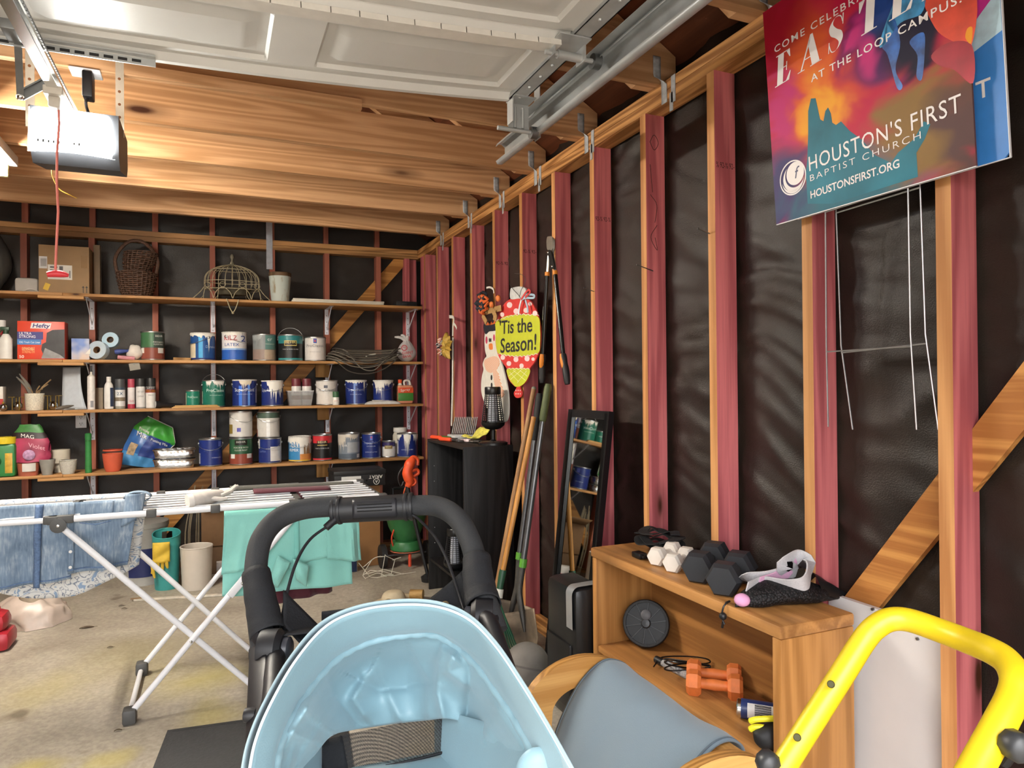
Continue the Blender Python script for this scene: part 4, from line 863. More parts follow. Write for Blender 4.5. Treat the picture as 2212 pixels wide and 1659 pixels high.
p = UX(1068, 955, 1.42); zapper('black insect zapper lantern on a stand on top of the black bookcase', (1.485, 3.75, kz))
p2 = UZ(968, 1222, .067); zapper('black insect zapper lantern standing inside the black bookcase', (1.335, 4.02, .206), base=False)

# ---- tools on top of the black bookcase
M_ORG = mat('#e8502c', .45)
def onz(x, y, h=0.): return Vector((x, y, kz+h))
def handle_tool(name, label, cat, a, b, c_, Mh, rh=.013, head=None, Mhead=None):
    pa, pb, pc_ = onz(*a, rh+.001), onz(*b, rh+.001), onz(*c_, rh+.001)
    rt = thing(name, label, cat, (pa.x, pa.y, kz)); d = pb-pa
    m = MB(); m.tube([pa, pa+d*.1, pa+d*.5, pa+d*.92, pb], [rh*.7, rh, rh*.92, rh, rh*.7], 10); m.build('handle', Mh, rt)
    m = MB(); m.cyl(pb-d*.02, pc_, .004, 6); m.box(pc_+Vector((-.02, -.02, -.006)), pc_+Vector((.02, .02, .004)), .003); m.build('head', Mhead or M_STEELD, rt)
handle_tool('trowel', 'orange handled hand tool lying furthest left on the black bookcase', 'hand tool', (1.29, 4.35), (1.325, 4.24), (1.36, 4.13), M_ORG)
handle_tool('hand_rake', 'orange handled hand tool lying nearest on the black bookcase', 'hand tool', (1.288, 4.16), (1.325, 4.04), (1.35, 3.95), M_ORG)
p = onz(1.42, 3.92, .01)
root = thing('paint_brush', 'paint brush with a red and white handle on the black bookcase', 'brush', (p.x, p.y, kz)); q = onz(1.37, 4.0, .012); r_ = onz(1.45, 3.87, .012)
m = MB(); m.tube([q, q+(r_-q)*.3, q+(r_-q)*.5], [.006, .011, .008], 10); m.build('handle', mat('#e6c2c2', .5, var=.5, scale=60), root)
m = MB(); m.beam(q+(r_-q)*.5, q+(r_-q)*.72, .03, .012); m.build('ferrule', M_CHROME, root, smooth=False); m = MB(); m.beam(q+(r_-q)*.72, r_, .028, .01); m.build('bristles', mat('#3a3430', .8), root, smooth=False)
p = onz(1.475, 4.25, .002)
root = thing('scrub_brush_block', 'grey ridged block standing on the back of the black bookcase', 'block', (p.x, p.y, kz))
p = Vector((1.475, 4.25, kz)); wl_, hb = .15, .105
ax_ = Vector((.75, -.6, 0)).normalized()
for i in range(13):
    m = MB(); o = p+ax_*(-wl_/2+i*wl_/12); m.beam(o+Vector((0, 0, .03)), o+Vector((.03, .02, .03+hb)), .006, .05, up=(.4, .9, 0)); m.build('fin', mat('#8f8d8c', .6), root, smooth=False)
m = MB(); m.box((p.x-.085, p.y-.085, kz+.001), (p.x+.085, p.y+.075, kz+.03), .006); m.build('base', mat('#c6c5c4', .45), root)
p = onz(1.47, 4.0, .002)
root = thing('cleaning_cloth', 'crumpled yellow cloth beside the zapper on the black bookcase', 'cloth', (p.x, p.y, kz))
m = MB(); m.grid(lambda u, v: p+Vector((.065*(u-.5)*2, .085*(v-.5)*2, .026+.02*nz3((u*3, v*3, 5))+.12*max(0, u-.4)**1.5)), 14, 14); m.build('cloth', mat('#d8cf5c', .8, var=.25, scale=60, bump=.4), root, thick=.004)
p = onz(1.385, 4.2, .006)
root = thing('pruner', 'green handled pruner among the tools on the black bookcase', 'hand tool', (p.x, p.y, kz))
for s_ in (-1, 1):
    m = MB(); m.tube(ncurve([onz(1.345+.012*s_, 4.345, .012), onz(1.365+.012*s_, 4.28, .012), onz(1.38, 4.22, .012)], 5), .008, 8); m.build('handle', mat('#4b6a2a', .5), root)
m = MB(); m.beam(onz(1.38, 4.22, .012), onz(1.395, 4.15, .012), .02, .006); m.build('blade', M_STEELD, root, smooth=False)
# ================================================================ things hung on or leaning at the right wall
def K1(x, y): return (x/3.456+880, y/3.456+480)
def K2(x, y): return (x/2.962+860, y/2.962+860)
def cut(pts, X, name, M, par, t=.006, sm=True, k=K1):
    """flat board cut to an outline, on a plane parallel to the wall"""
    P = [UX(*k(*p), X) for p in pts]; P = ncurve(P, 4, True) if sm else P
    m = MB(); n = len(P); a = [Vector((X, p.y, p.z)) for p in P]; b = [p+Vector((t, 0, 0)) for p in a]
    m.add(a+b, [tuple(range(n)), tuple(range(2*n-1, n-1, -1))]+[(i, i+n, (i+1) % n+n, (i+1) % n) for i in range(n)]); return m.build(name, M, par, smooth=False)
def disc(x, y, rx, ry, n=14): return [(x+rx*cos(2*pi*i/n), y+ry*sin(2*pi*i/n)) for i in range(n)]
XH = 1.563
# ---- ornament shaped sign
M_LIME = mat('#c9cf3a', .5, var=.05); M_RED = mat('#d8433f', .5, var=.08); M_OFFW = mat('#eae7df', .55, var=.05); M_CHAR = mat('#2d2d30', .6)
b_ = UX(1117, 858, XH)
root = thing('holiday_sign', "ornament shaped wooden sign in lime and red with painted greeting", 'sign', (XH, b_.y, b_.z))
body = [(765, 575), (715, 620), (680, 700), (660, 800), (658, 900), (675, 985), (705, 1040), (740, 1090), (745, 1130), (760, 1180), (800, 1225), (815, 1232), (795, 1275), (805, 1305), (826, 1312), (848, 1300), (853, 1270), (840, 1232), (870, 1205), (900, 1160), (912, 1095), (945, 1050), (975, 985), (990, 900), (990, 800), (975, 700), (940, 620), (900, 575), (830, 562)]
cut(body, XH, 'board', M_RED, root, .008)
cut([(662, 745), (740, 700), (830, 690), (900, 688), (978, 710), (990, 800), (990, 900), (978, 975), (900, 995), (800, 1000), (720, 990), (675, 975), (660, 900), (658, 800)], XH-.0012, 'lime_band', M_LIME, root, .001)
cut([(745, 1095), (830, 1090), (912, 1098), (900, 1160), (870, 1205), (838, 1226), (815, 1228), (800, 1222), (765, 1180), (748, 1140)], XH-.0012, 'lime_tip', M_LIME, root, .001)
cut([(770, 500), (790, 488), (840, 480), (880, 495), (885, 540), (878, 575), (830, 570), (770, 572)], XH-.001, 'silver_cap', mat('#cfd0cf', .5, var=.15), root, .009)
for i, (x, y, r) in enumerate([(762, 618, 20), (812, 665, 20), (885, 658, 18), (915, 610, 14), (952, 680, 18), (707, 690, 16), (712, 1010, 17), (810, 1025, 18), (893, 1018, 19), (938, 1022, 12), (757, 1055, 17), (852, 1072, 16)]):
    cut(disc(x, y, r, r*1.1), XH-.0016, 'dot', mat('#f3d9d9', .5), root, .0012, False)
for i in range(6): cut(disc(810+(i % 3)*16, 1255+(i//3)*26, 4, 5, 8), XH-.0014, 'dot', mat('#f3d9d9', .5), root, .001, False)
def stroke(pts, X, w, name, M, par, k=K1):
    m = MB(); c = ncurve([UX(*k(*p), X) for p in pts], 5); m.tube(c, w, 5); return m.build(name, M, par)
def zig(x0, x1, y, n=20, amp=5): return [(x0+(x1-x0)*i/n, y(i/n)+amp*(-1)**i) for i in range(n+1)]
stroke(zig(662, 980, lambda t: 740-52*sin(pi*min(1, t*1.25+.02)*.62)), XH-.001, .0022, 'trim', M_OFFW, root); stroke(zig(680, 972, lambda t: 982+20*sin(pi*t)), XH-.001, .0022, 'trim', M_OFFW, root); stroke(zig(745, 912, lambda t: 1094, 12, 4), XH-.001, .002, 'trim', M_OFFW, root)
for a, b in (((765, 1120), (830, 1190)), ((790, 1105), (880, 1180)), ((840, 1105), (895, 1150)), ((890, 1110), (820, 1200)), ((850, 1105), (770, 1175)), ((810, 1105), (755, 1150))): stroke([a, b], XH-.001, .0012, 'lattice', M_OFFW, root)
def wtext(txt, a, b, cap_, name):
    p = UX(*K1(*a), XH-.0016); q = UX(*K1(*b), XH-.0016); sz = (UX(*K1(a[0], a[1]-cap_), XH).z-p.z)/.72; mm = MB(); text_on(mm, txt, p, (q-p), (0, 0, 1), sz, width=(q-p).length, bold=.012, lift=.0012, shear=.08)
    for w_ in word_parts(mm, sz*.2): w_.build(name, M_CHAR, root, smooth=False)
wtext("'Tis the", (690, 835), (932, 815), 100, 'lettering'); wtext('Season!', (695, 975), (962, 950), 108, 'lettering')
m = MB(); m.tube(ncurve([UX(*K1(*p), XH-.004) for p in ((800, 382), (850, 390), (880, 420), (870, 470), (850, 505), (835, 560))], 5), .0014, 5); m.tube(ncurve([UX(*K1(*p), XH-.004) for p in ((765, 460), (790, 500), (830, 545), (845, 570))], 5), .0014, 5); m.build('hanging_wire', M_STEELD, root)
for k, (col, pts) in enumerate((('#a9c3d6', [(860, 560), (900, 540), (945, 545), (940, 565), (880, 565), (850, 580)]), ('#c9413f', [(850, 575), (880, 530), (905, 505), (915, 525), (880, 560)]), ('#d8dfe6', [(850, 580), (835, 640), (830, 690)]), ('#a9c3d6', [(880, 580), (895, 630), (900, 675)]))):
    m = MB(); strap(m, [UX(*K1(*p), XH-.012-.004*k) for p in pts], .012, .0015, up=(1, .2, 0)); m.build('ribbon', mat(col, .7), root)
# ---- snowman
XS = 1.571
b_ = UX(1090, 912, XS)
root = thing('snowman_cutout', 'painted wooden snowman with an orange scarf hung behind the zapper', 'decoration', (XS, b_.y, b_.z))
cut([(588, 760), (655, 745), (660, 830), (665, 880), (668, 960), (690, 1010), (712, 1090), (735, 1180), (752, 1290), (755, 1400), (745, 1470), (720, 1495), (690, 1480), (640, 1440), (590, 1380), (556, 1290), (550, 1220), (556, 1150), (568, 1100), (562, 1060), (575, 1020), (590, 1000), (580, 960), (575, 880), (578, 830)], XS, 'board', mat('#e4e0d6', .55, var=.05), root, .008)
cut([(568, 770), (600, 745), (655, 735), (668, 800), (640, 812), (610, 815), (582, 835)], XS-.002, 'hat', mat('#22252f', .6, var=.4, scale=90), root, .002)
cut([(585, 770), (600, 745), (612, 760), (625, 738), (637, 758), (650, 735), (658, 755), (620, 768)], XS-.003, 'hat_trim', mat('#d9692c', .6), root, .002, False)
cut([(608, 912), (630, 905), (636, 930), (634, 950), (612, 948)], XS-.002, 'nose', mat('#e0803a', .6), root, .002)
for x, y, rx, ry, col in ((590, 880, 7, 28, '#c2385a'), (646, 862, 6, 26, '#c2385a'), (612, 880, 4, 16, '#222226'), (622, 880, 4, 16, '#222226'), (627, 1160, 6, 20, '#26262a'), (628, 1218, 6, 20, '#26262a')): cut(disc(x, y, rx, ry), XS-.0015, 'painted_mark', mat(col, .6), root, .0015, False)
M_SCARF = None
def stripes(c1, c2, sc, ang=.6):
    key = ('st', c1, c2, sc, ang)
    if key in _M: return _M[key]
    m, t, b = _base('stripes', .6, 0); N = t.nodes.new; L = t.links.new
    tc = N('ShaderNodeTexCoord'); mp_ = N('ShaderNodeMapping'); mp_.inputs['Rotation'].default_value = (ang, 0, 0); L(tc.outputs['Object'], mp_.inputs['Vector']); w = N('ShaderNodeTexWave'); w.bands_direction = 'Z'; w.inputs['Scale'].default_value = sc; L(mp_.outputs[0], w.inputs['Vector'])
    r_ = ramp(t, [(.45, lin(c1)), (.55, lin(c2))]); L(w.outputs[0], r_.inputs[0]); L(r_.outputs[0], b.inputs['Base Color']); _M[key] = m; return m
cut([(572, 1040), (600, 1015), (650, 1000), (680, 1020), (685, 1060), (660, 1105), (620, 1125), (585, 1100)], XS-.002, 'scarf', stripes('#e0823c', '#efe6da', 38, .9), root, .003)
cut([(640, 1105), (670, 1110), (690, 1180), (715, 1260), (722, 1290), (690, 1310), (665, 1260), (645, 1180)], XS-.003, 'scarf_tail', stripes('#e0823c', '#efe6da', 38, -.6), root, .003)
stroke([(700, 1380), (712, 1400), (705, 1420), (722, 1440)], XS-.001, .0014, 'painted_line', M_CHAR, root)
# fabric flower with burlap bow above the snowman
c = UX(*K1(590, 600), 1.55)
root = thing('fabric_flower', 'orange and black fabric rosette with a burlap bow above the snowman', 'decoration', (c.x, c.y, c.z-.1))
M_CHV = stripes('#20222c', '#d9692c', 20, .5)
random.seed(3)
for i in range(16):
    a = i*2.4; rr = .012+.045*(i/16); cc = c+Vector((-.02-.015*random.random(), rr*cos(a)*1.2, rr*sin(a)*.9))
    m = MB(); ph = random.random()*6
    m.tube([cc+Vector((.012*sin(3*t+ph), .026*cos(t), .022*sin(t))) for t in [2*pi*q/12 for q in range(12)]], .009, 6, closed=True)
    m.build('ruffle', mat('#20222c', .7, var=.2) if i % 3 else mat('#d8662c', .7), root)
for (x, y) in ((678, 568), (628, 615)):
    m = MB(); m.ball(UX(*K1(x, y), 1.53), .02, 12, 8, (.7, 1, 1)); m.build('polka_loop', mat('#dd7a3a', .6, var=.25, scale=70), root)
for k, pts in enumerate((((560, 690), (600, 665), (660, 650), (700, 640)), ((560, 690), (575, 720), (590, 750)), ((640, 665), (655, 700), (650, 735)))):
    m = MB(); strap(m, [UX(*K1(*p), 1.545-.008*k) for p in pts], .035, .002, up=(.9, .2, .1)); m.build('burlap_ribbon', mat('#a88452', .85, var=.25, scale=150, bump=.3), root)
m = MB(); strap(m, [UX(*K1(*p), 1.57) for p in ((590, 490), (615, 486), (640, 500), (645, 530))], .012, .0015, up=(1, 0, 0)); m.build('hanging_loop', M_OFFW, root)
# gold mesh flower with chevron bow
c = UX(*K1(320, 930), 1.55)
root = thing('gold_ribbon_flower', 'gold mesh ribbon bow with a chevron knot hung on a white rod', 'decoration', (c.x, c.y, UX(*K1(335, 1500), 1.56).z))
M_GOLD = mat('#c2a04a', .45, .2, var=.2, scale=60)
for i in range(9):
    a = i*2*pi/9; l = .07 if i % 2 else .088
    m = MB(); d = Vector((0, cos(a), sin(a))); e = Vector((0, -sin(a), cos(a)))
    m.grid(lambda u, v: c+Vector((-.02-.03*sin(pi*v)*cos(pi*(u-.5)), 0, 0))+d*(l*v*1.2)+e*((u-.5)*.065*sin(pi*min(1, v*.9+.1)))+Vector((.008*sin(u*12+i), 0, 0)), 8, 8); m.build('gold_loop', M_GOLD, root, thick=.0008)
for i in range(6):
    cc = UX(*K1(250+20*cos(i*1.1), 930+45*sin(i*1.1)), 1.535); m = MB(); m.tube([cc+Vector((.01*sin(2*t+i), .018*cos(t), .018*sin(t))) for t in [2*pi*q/10 for q in range(10)]], .008, 6, closed=True); m.build('chevron_ruffle', stripes('#2a2a32', '#e6d9cf', 30, .5) if i % 2 else stripes('#d9694a', '#e6d9cf', 30, .5), root)
m = MB(); strap(m, [UX(*K1(*p), 1.55) for p in ((312, 705), (345, 715), (340, 780), (338, 850))], .022, .0015, up=(1, 0, .1)); strap(m, [UX(*K1(*p), 1.548) for p in ((345, 755), (360, 775), (368, 795))], .02, .0015, up=(1, 0, .1)); m.build('white_ribbon', M_OFFW, root)
m = MB(); m.tube([UX(*K1(340, 860), 1.56), UX(*K1(338, 1200), 1.565), UX(*K1(330, 1520), 1.565)], .006, 8); m.build('white_rod', M_OFFW, root)

# ---- loppers hung on a stud
XP = 1.545
P = lambda x, y, X=XP: UX(*K1(x, y), X)
b_ = P(1105, 1210)
root = thing('loppers', 'bypass loppers with black and orange handles hung on a stud', 'loppers', (XP, b_.y, b_.z))
cut([(1043, 112), (1055, 106), (1080, 110), (1083, 160), (1078, 205), (1045, 205), (1038, 150)], XP-.004, 'blade', mat('#b9b7ae', .35, .8, var=.1), root, .003)
cut([(1080, 112), (1095, 130), (1098, 190), (1090, 240), (1108, 350), (1090, 350), (1070, 240), (1085, 190), (1086, 140)], XP+.001, 'blade', mat('#d8d8d4', .25, .9), root, .004)
cut([(1035, 225), (1050, 208), (1068, 215), (1090, 290), (1096, 335), (1078, 350), (1062, 335), (1055, 260)], XP-.009, 'linkage', mat('#1c1c1e', .4), root, .004)
for x, y in ((1047, 226), (1077, 330)): m = MB(); q = P(x, y, XP-.009); m.lathe(q, [(0, .005), (.006, .004), (.008, 0)], 10, axis=(-1, 0, 0)); m.build('bolt', M_CHROME, root)
m = MB(); m.tube([P(1060, 215), P(1046, 370)], [.008, .007], 8); m.build('tang', mat('#c9c9c4', .3, .9), root)
for (a, b, c_, s_) in (((1045, 372), (1012, 985), (1005, 1200), 1), ((1102, 365), (1163, 985), (1195, 1210), -1)):
    pa, pb, pc_ = P(*a), P(*b), P(*c_)
    m = MB(); m.cyl(pa, pa+(pb-pa)*.045, .0125, 12); m.build('orange_collar', mat('#e08a2c', .5), root)
    m = MB(); m.tube([pa+(pb-pa)*.045, pa+(pb-pa)*.5, pb], [.0105, .0112, .0105], 12); h = m.build('tube_handle', mat('#131315', .22), root)
    d = pb-pa; mm = MB(); o = pa+d*(.42 if s_ < 0 else .42); text_on(mm, 'PowerLever', o+Vector((-.0118, .006, 0)), -d.normalized() if False else d.normalized(), Vector((0, -1, 0)), .014, lift=.0); mm.build('lettering', mat('#c9c4ba', .5) if s_ > 0 else mat('#d98a3a', .5), h, smooth=False)
    m = MB(); mid = (pb+pc_)/2+Vector((0, .004*s_, 0)); m.tube(ncurve([pb, pb+(mid-pb)*.5, mid, pc_], 5), [.014, .0155, .016, .016, .0155, .015, .0145, .0145, .015, .016, .0165, .017, .017, .0165, .0155, .012], 12); g = m.build('grip', mat('#1a1a1c', .55), root)
    m = MB(); m.tube(ncurve([pb+Vector((-.006, -.004*s_, 0)), pb+(mid-pb)*.5+Vector((-.007, -.004*s_, 0)), mid+Vector((-.006, -.003*s_, 0))], 5), [.01, .012, .0125, .013, .013, .013, .012, .0125, .0115, .0105, .007], 10); m.build('orange_pad', mat('#dd8426', .5), g)

# ---- long garden tools leaning on the wall
def Q(x, y, Y): return UY(*K2(x, y), Y)
M_WH = wood('#c98f4a', '#a06a2e', 2, .4, rings=4, vary=.05); M_WH2 = wood('#b58a5e', '#8a6340', 2, .5, rings=4, vary=.05); M_FIB = mat('#6f7072', .32, .7, var=.12)
# leaf rake
Yk = 3.10
pA, pB, pC, pD = Q(868, 120, Yk+.05), Q(668, 1120, Yk), Q(640, 1275, Yk-.01), UZ(*K2(690, 1620), .01)
root = thing('leaf_rake', 'leaf rake with a varnished wooden handle and a green plastic fan', 'rake', (pD.x, pD.y, 0))
m = MB(); m.cyl(pA, pB, .0125, 12); m.build('handle', M_WH, root)
m = MB(); m.tube([pB+(pA-pB)*.02, pB, pC+(pB-pC)*.3], [.017, .018, .015], 12); m.build('socket', mat('#214a33', .4), root)
m = MB(); m.tube([pC+(pB-pC)*.35, pC], [.02, .022], 12); m.build('clamp', mat('#d8d4c8', .4), root)
e = UZ(*K2(690, 1600), .012); e.x -= .04
for i in range(15):
    t = (i-7)/7; m = MB(); tip = e+Vector((.055*t, -.20*t, 0)); mid = pC+(tip-pC)*.75+Vector((-.015, 0, .01))
    m.tube([pC, pC+(tip-pC)*.4+Vector((-.01, 0, 0)), mid, tip], [.004, .0045, .0045, .003], 5); m.build('tine', mat('#2c5a44', .35, trans=.2), root)
m = MB(); m.grid(lambda u, v: pC+(e+Vector((.055*(2*u-1), -.2*(2*u-1), 0))-pC)*(.02+.60*v)+Vector((-.004, 0, 0)), 14, 6); m.build('fan_web', mat('#2c5a44', .35, trans=.2), root, thick=.002)
for s_ in (-1, 1):
    m = MB(); m.tube(ncurve([pC+Vector((-.02, .01*s_, -.01)), pC+Vector((-.025, .015*s_, -.09)), pC+Vector((-.02, .02*s_, -.14))], 4), .004, 6); m.build('spring_wire', mat('#d3cdb9', .4), root)
# pale broom-style pole behind
pA, pB = Q(865, -90, 3.34), UZ(*K2(672, 1330), .02)
root = thing('wooden_pole', 'plain pale wooden pole leaning behind the leaf rake', 'pole', (pB.x, pB.y, 0))
pB = Vector((1.31, 3.40, .02)); pA = Q(868, -60, 3.40); m = MB(); m.tube([pA, (pA+pB)/2, pB], [.013, .0145, .015], 12); m.build('pole', M_WH2, root); m = MB(); m.ball(pA, .0135, 10, 6); m.build('pole_tip', mat('#8a8a7a', .5), root)
# shovels
def shovel(label, top, grip_end, band, sock, tipc, Mg, Y0, Mband, ang):
    t_, g_, b2, s_ = Q(*top, Y0), Q(*grip_end, Y0), Q(*band, Y0-.01), Q(*sock, Y0-.02); tip = Vector(tipc)
    rt = thing('shovel', label, 'shovel', (tip.x, tip.y, 0), 'long shovels leaning at the wall')
    m = MB(); m.tube([t_, t_+(g_-t_)*.1, t_+(g_-t_)*.9, g_], [.015, .0195, .0195, .016], 12); m.build('grip', Mg, rt)
    m = MB(); m.cyl(g_, b2, .0145, 12); m.build('shaft', M_FIB, rt)
    m = MB(); m.cyl(b2+(g_-b2)*.03, b2-(g_-b2)*.03, .019, 12); m.build('green_collar', Mband, rt)
    m = MB(); m.tube(ncurve([b2-(g_-b2)*.02, s_, s_+(tip-s_)*.3], 4), .0155, 10); m.build('socket', mat('#4d4a46', .5, .4, var=.2), rt)
    d = (tip-s_).normalized(); sd = Vector((cos(ang), sin(ang), 0)); sd = (sd-d*sd.dot(d)).normalized(); n = d.cross(sd); L_ = (tip-s_).length*.72; st = tip-d*L_
    def bl(u, v):
        w = .105*(1 if v < .55 else max(.02, 1-((v-.55)/.45)**2*.95)); uu = 2*u-1
        return st+d*L_*v+sd*(w*uu)+n*(.022*uu*uu-.010*(1-v)*(1-abs(uu))*1.5)
    m = MB(); m.grid(bl, 12, 14); m.build('blade', mat('#8a7a68', .6, .35, var=.3, scale=14), rt, thick=.003)
    m = MB(); m.tube([s_, st+d*.03, st+d*.10], [.015, .014, .006], 8); m.build('blade_rib', mat('#4d4a46', .5, .4, var=.2), rt)
shovel('shovel with a black foam grip and bare steel shaft beside the leaf rake', (905, -30), (872, 270), (776, 1010), (762, 1200), (1.335, 3.255, .004), mat('#1d1d1d', .7, var=.2), 3.26, mat('#5a9a36', .4), -.5)
shovel('shovel with an olive green grip, nearest the mirror', (962, -90), (924, 150), (800, 1055), (776, 1240), (1.37, 3.03, .004), mat('#4c5530', .6, var=.1), 3.16, mat('#5a9a36', .4), -1.2)
# grey ball
root = thing('rubber_ball', 'dull grey rubber ball on the floor beside the black case', 'ball', (1.235, 2.745, 0))
m = MB(); m.ball((1.235, 2.745, .1005), .1, 32, 20); m.build('ball', mat('#6f6b66', .75, var=.12, scale=20), root); m = MB(); m.lathe((1.235, 2.745, .1005), [(.1004, -.004), (.1008, 0), (.1004, .004)], 40, axis=(.3, .2, 1)); m.build('seam', mat('#5d5a56', .8), root)
# ================================================================ paint cans on the back shelves
M_TIN = mat('#b9bbbc', .3, .9, var=.1); M_LIDW = mat('#d9d7d2', .5, var=.15, scale=60)
PW = mat('#e9e6df', .4, var=.03); PBG = mat('#d3c8b4', .45)
def lab(c, m=0.): return mat(c, .3, m, var=.06, scale=40)
def wrap(mb, txt, c, r, ang0, z, size, width=None, bold=0., spacing=1.):
    v, f = text_mesh(txt, size, spacing, bold)
    x0 = min(p[0] for p in v); x1 = max(p[0] for p in v); kx = width/(x1-x0) if width else 1; w = (x1-x0)*kx
    mb.add([Vector((c.x+r*cos(ang0+((p[0]-x0)*kx-w/2)/r), c.y+r*sin(ang0+((p[0]-x0)*kx-w/2)/r), z+p[1])) for p in v], f)
def sleeve(c, r, z0, z1, a0, a1, M, name, par, n=None):
    n = n or max(4, int(abs(a1-a0)/R(5))); m = MB(); m.lathe(c, [(r, z0-c.z), (r, z1-c.z)], n, a0=a0, a1=a1); return m.build(name, M, par)
def drip(c, r, ztop, a0, a1, h, M, par, seed=1, z=None, n=26):
    rnd = random.Random(seed); m = MB(); ls = []; cur = .5
    for i in range(n+1):
        t = i/n; e = sin(pi*t)**.5
        ls.append(h*e*(.35+.65*rnd.random() if i % 3 == 0 else .25+.3*rnd.random()))
    vs_ = []; fs = []
    for i in range(n+1):
        a = a0+(a1-a0)*i/n
        for k in (0, .5, 1): vs_.append(Vector((c.x+r*cos(a), c.y+r*sin(a), ztop-ls[i]*k)))
    for i in range(n): fs += [(3*i, 3*i+3, 3*i+4, 3*i+1), (3*i+1, 3*i+4, 3*i+5, 3*i+2)]
    m.add(vs_, fs); return m.build('paint_drip', M, par)
def place(px0, px1, ytop, i, yc=5.50, zb=None):
    zb = SHZ[i] if zb is None else zb; pc = (px0+px1)/2
    a = UY(px0, 830, yc); b = UY(px1, 830, yc); r = (b.x-a.x)/2*.965; c = Vector(((a.x+b.x)/2, yc, zb+.0008)); h = UY(pc, ytop, yc-r*.6).z-zb
    return c, r, h
CAN_TOP = {}
def can(label, px0, px1, ytop, i, body, patches=(), texts=(), drips=(), handle=None, lid=None, yc=5.50, zb=None, turn=0., group='paint cans on the back wall shelves'):
    c, r, h = place(px0, px1, ytop, i, yc, zb); rt = thing('paint_can', label, 'paint can', c, group)
    f0 = math.atan2(-c.y, -c.x)+turn; zt = c.z+h
    m = MB(); m.lathe(c, [(0, .002), (r*.93, 0), (r*1.0, .003), (r*1.0, .007), (r*.975, .009)], 36); m.build('bottom_rim', M_TIN, rt)
    m = MB(); m.lathe(c, [(r*.975, .009), (r*.975, h-.010)], 72); bd = m.build('body', lab(body), rt)
    m = MB(); m.lathe(c, [(r*.975, h-.010), (r*1.0, h-.008), (r*1.0, h-.002), (r*.97, h), (r*.88, h), (r*.86, h-.006)], 36); m.build('top_rim', lid or M_TIN, rt)
    m = MB(); m.lathe(c, [(r*.86, h-.0065), (r*.5, h-.0065), (0, h-.005)], 28); m.build('lid', lid or M_TIN, rt)
    k = 0
    for (u0, u1, v0, v1, col) in patches:
        k += 1; sleeve(c, r*(.979+.0022*k), c.z+.009+(h-.019)*v0, c.z+.009+(h-.019)*v1, f0+R(u0), f0+R(u1), lab(col) if isinstance(col, str) else col, 'label_panel', bd)
    for (tx, u, v, sz, wd, col) in texts:
        m = MB(); wrap(m, tx, c, r*.993+.0012, f0+R(u), c.z+h*v, sz*h, wd*r if wd else None); m.build('lettering', mat(col, .5), bd, smooth=False)
    for j, (u0, u1, l, col) in enumerate(drips): drip(c, r*.993+.0022+.0006*j, zt-.009, f0+R(u0), f0+R(u1), l*h, col, bd, seed=int(px0)+j)
    if handle:
        e = Vector((-sin(f0-R(270)+0), 0, 0)); sx_ = Vector((cos(f0+pi/2), sin(f0+pi/2), 0)); fr = Vector((cos(f0), sin(f0), 0)); ez = zt-.035; er = r*1.03
        if isinstance(handle, tuple): sx_ = Vector((cos(f0+R(90+handle[1])), sin(f0+R(90+handle[1])), 0)); fr = Vector((cos(f0+R(handle[1])), sin(f0+R(handle[1])), 0)); hd = handle[0]
        else: hd = handle
        for s_ in (-1, 1):
            m = MB(); q = c+sx_*(r*.97*s_); q.z = ez; m.lathe(q, [(.010, 0), (.010, .004), (.006, .008), (0, .009)], 10, axis=sx_*s_); m.build('bail_ear', M_TIN, rt)
        pts = []
        for q in range(19):
            t = pi*q/18
            if hd == 'up': o = sx_*(er*cos(t))+Vector((0, 0, er*.95*sin(t)))
            elif hd == 'down': o = sx_*(er*cos(t))+fr*(er*1.03*sin(t))+Vector((0, 0, -.045*sin(t)))
            elif hd == 'back': o = sx_*(er*cos(t))-fr*(er*.9*sin(t))+Vector((0, 0, er*.45*sin(t)))
            pts.append(Vector((c.x+o.x, c.y+o.y, ez+o.z)))
        m = MB(); m.tube(pts, .0016, 5); m.build('bail_handle', M_TIN, rt)
    CAN_TOP[label] = zt; return rt
NAVY = '#1f2f72'; WH = '#dedbd6'; GRN = '#1d6a58'
G = '#c9b36a'
# second shelf
can('green and brown floor paint can, leftmost can on the second shelf', 303, 358, 716, 1, '#4b4f4b', [(-80, 5, .45, 1, '#3f6b49'), (5, 80, .42, 1, '#3c4a44'), (-85, 85, 0, .42, '#84473a'), (-70, -45, .22, .42, WH), (25, 60, .22, .42, WH)], [('BEHR', 32, .80, .10, .7, WH), ('PORCH & PATIO', 30, .60, .07, 1.0, WH), ('FLOOR PAINT', 30, .52, .07, .9, WH)])
can('blue paint can with a white paint smeared rim, tilted handle at left', 410, 467, 719, 1, '#244f8c', [(-80, -35, .05, .62, '#d8ccb0'), (-20, 0, .05, 1, '#3aa0d8'), (-80, 80, 0, .05, NAVY)], [('Duration', 42, .45, .13, 1.0, '#b9cbe6')], [(-90, 90, .22, PW), (20, 34, .9, PW)], ('down', -60), M_LIDW)
can('white primer can with red and blue lettering on the second shelf', 478, 535, 717, 1, '#e3e2e4', [(-85, 85, .0, .36, '#2f5fb4'), (-85, 85, .36, .42, '#8fb2dd')], [('KILZ', -18, .70, .24, 1.1, '#b52a34'), ('2', 45, .66, .30, .5, '#27418f'), ('LATEX', -12, .50, .15, 1.2, '#3c5fa8')], [(-60, 40, .18, PW)], ('down', 50), M_LIDW)
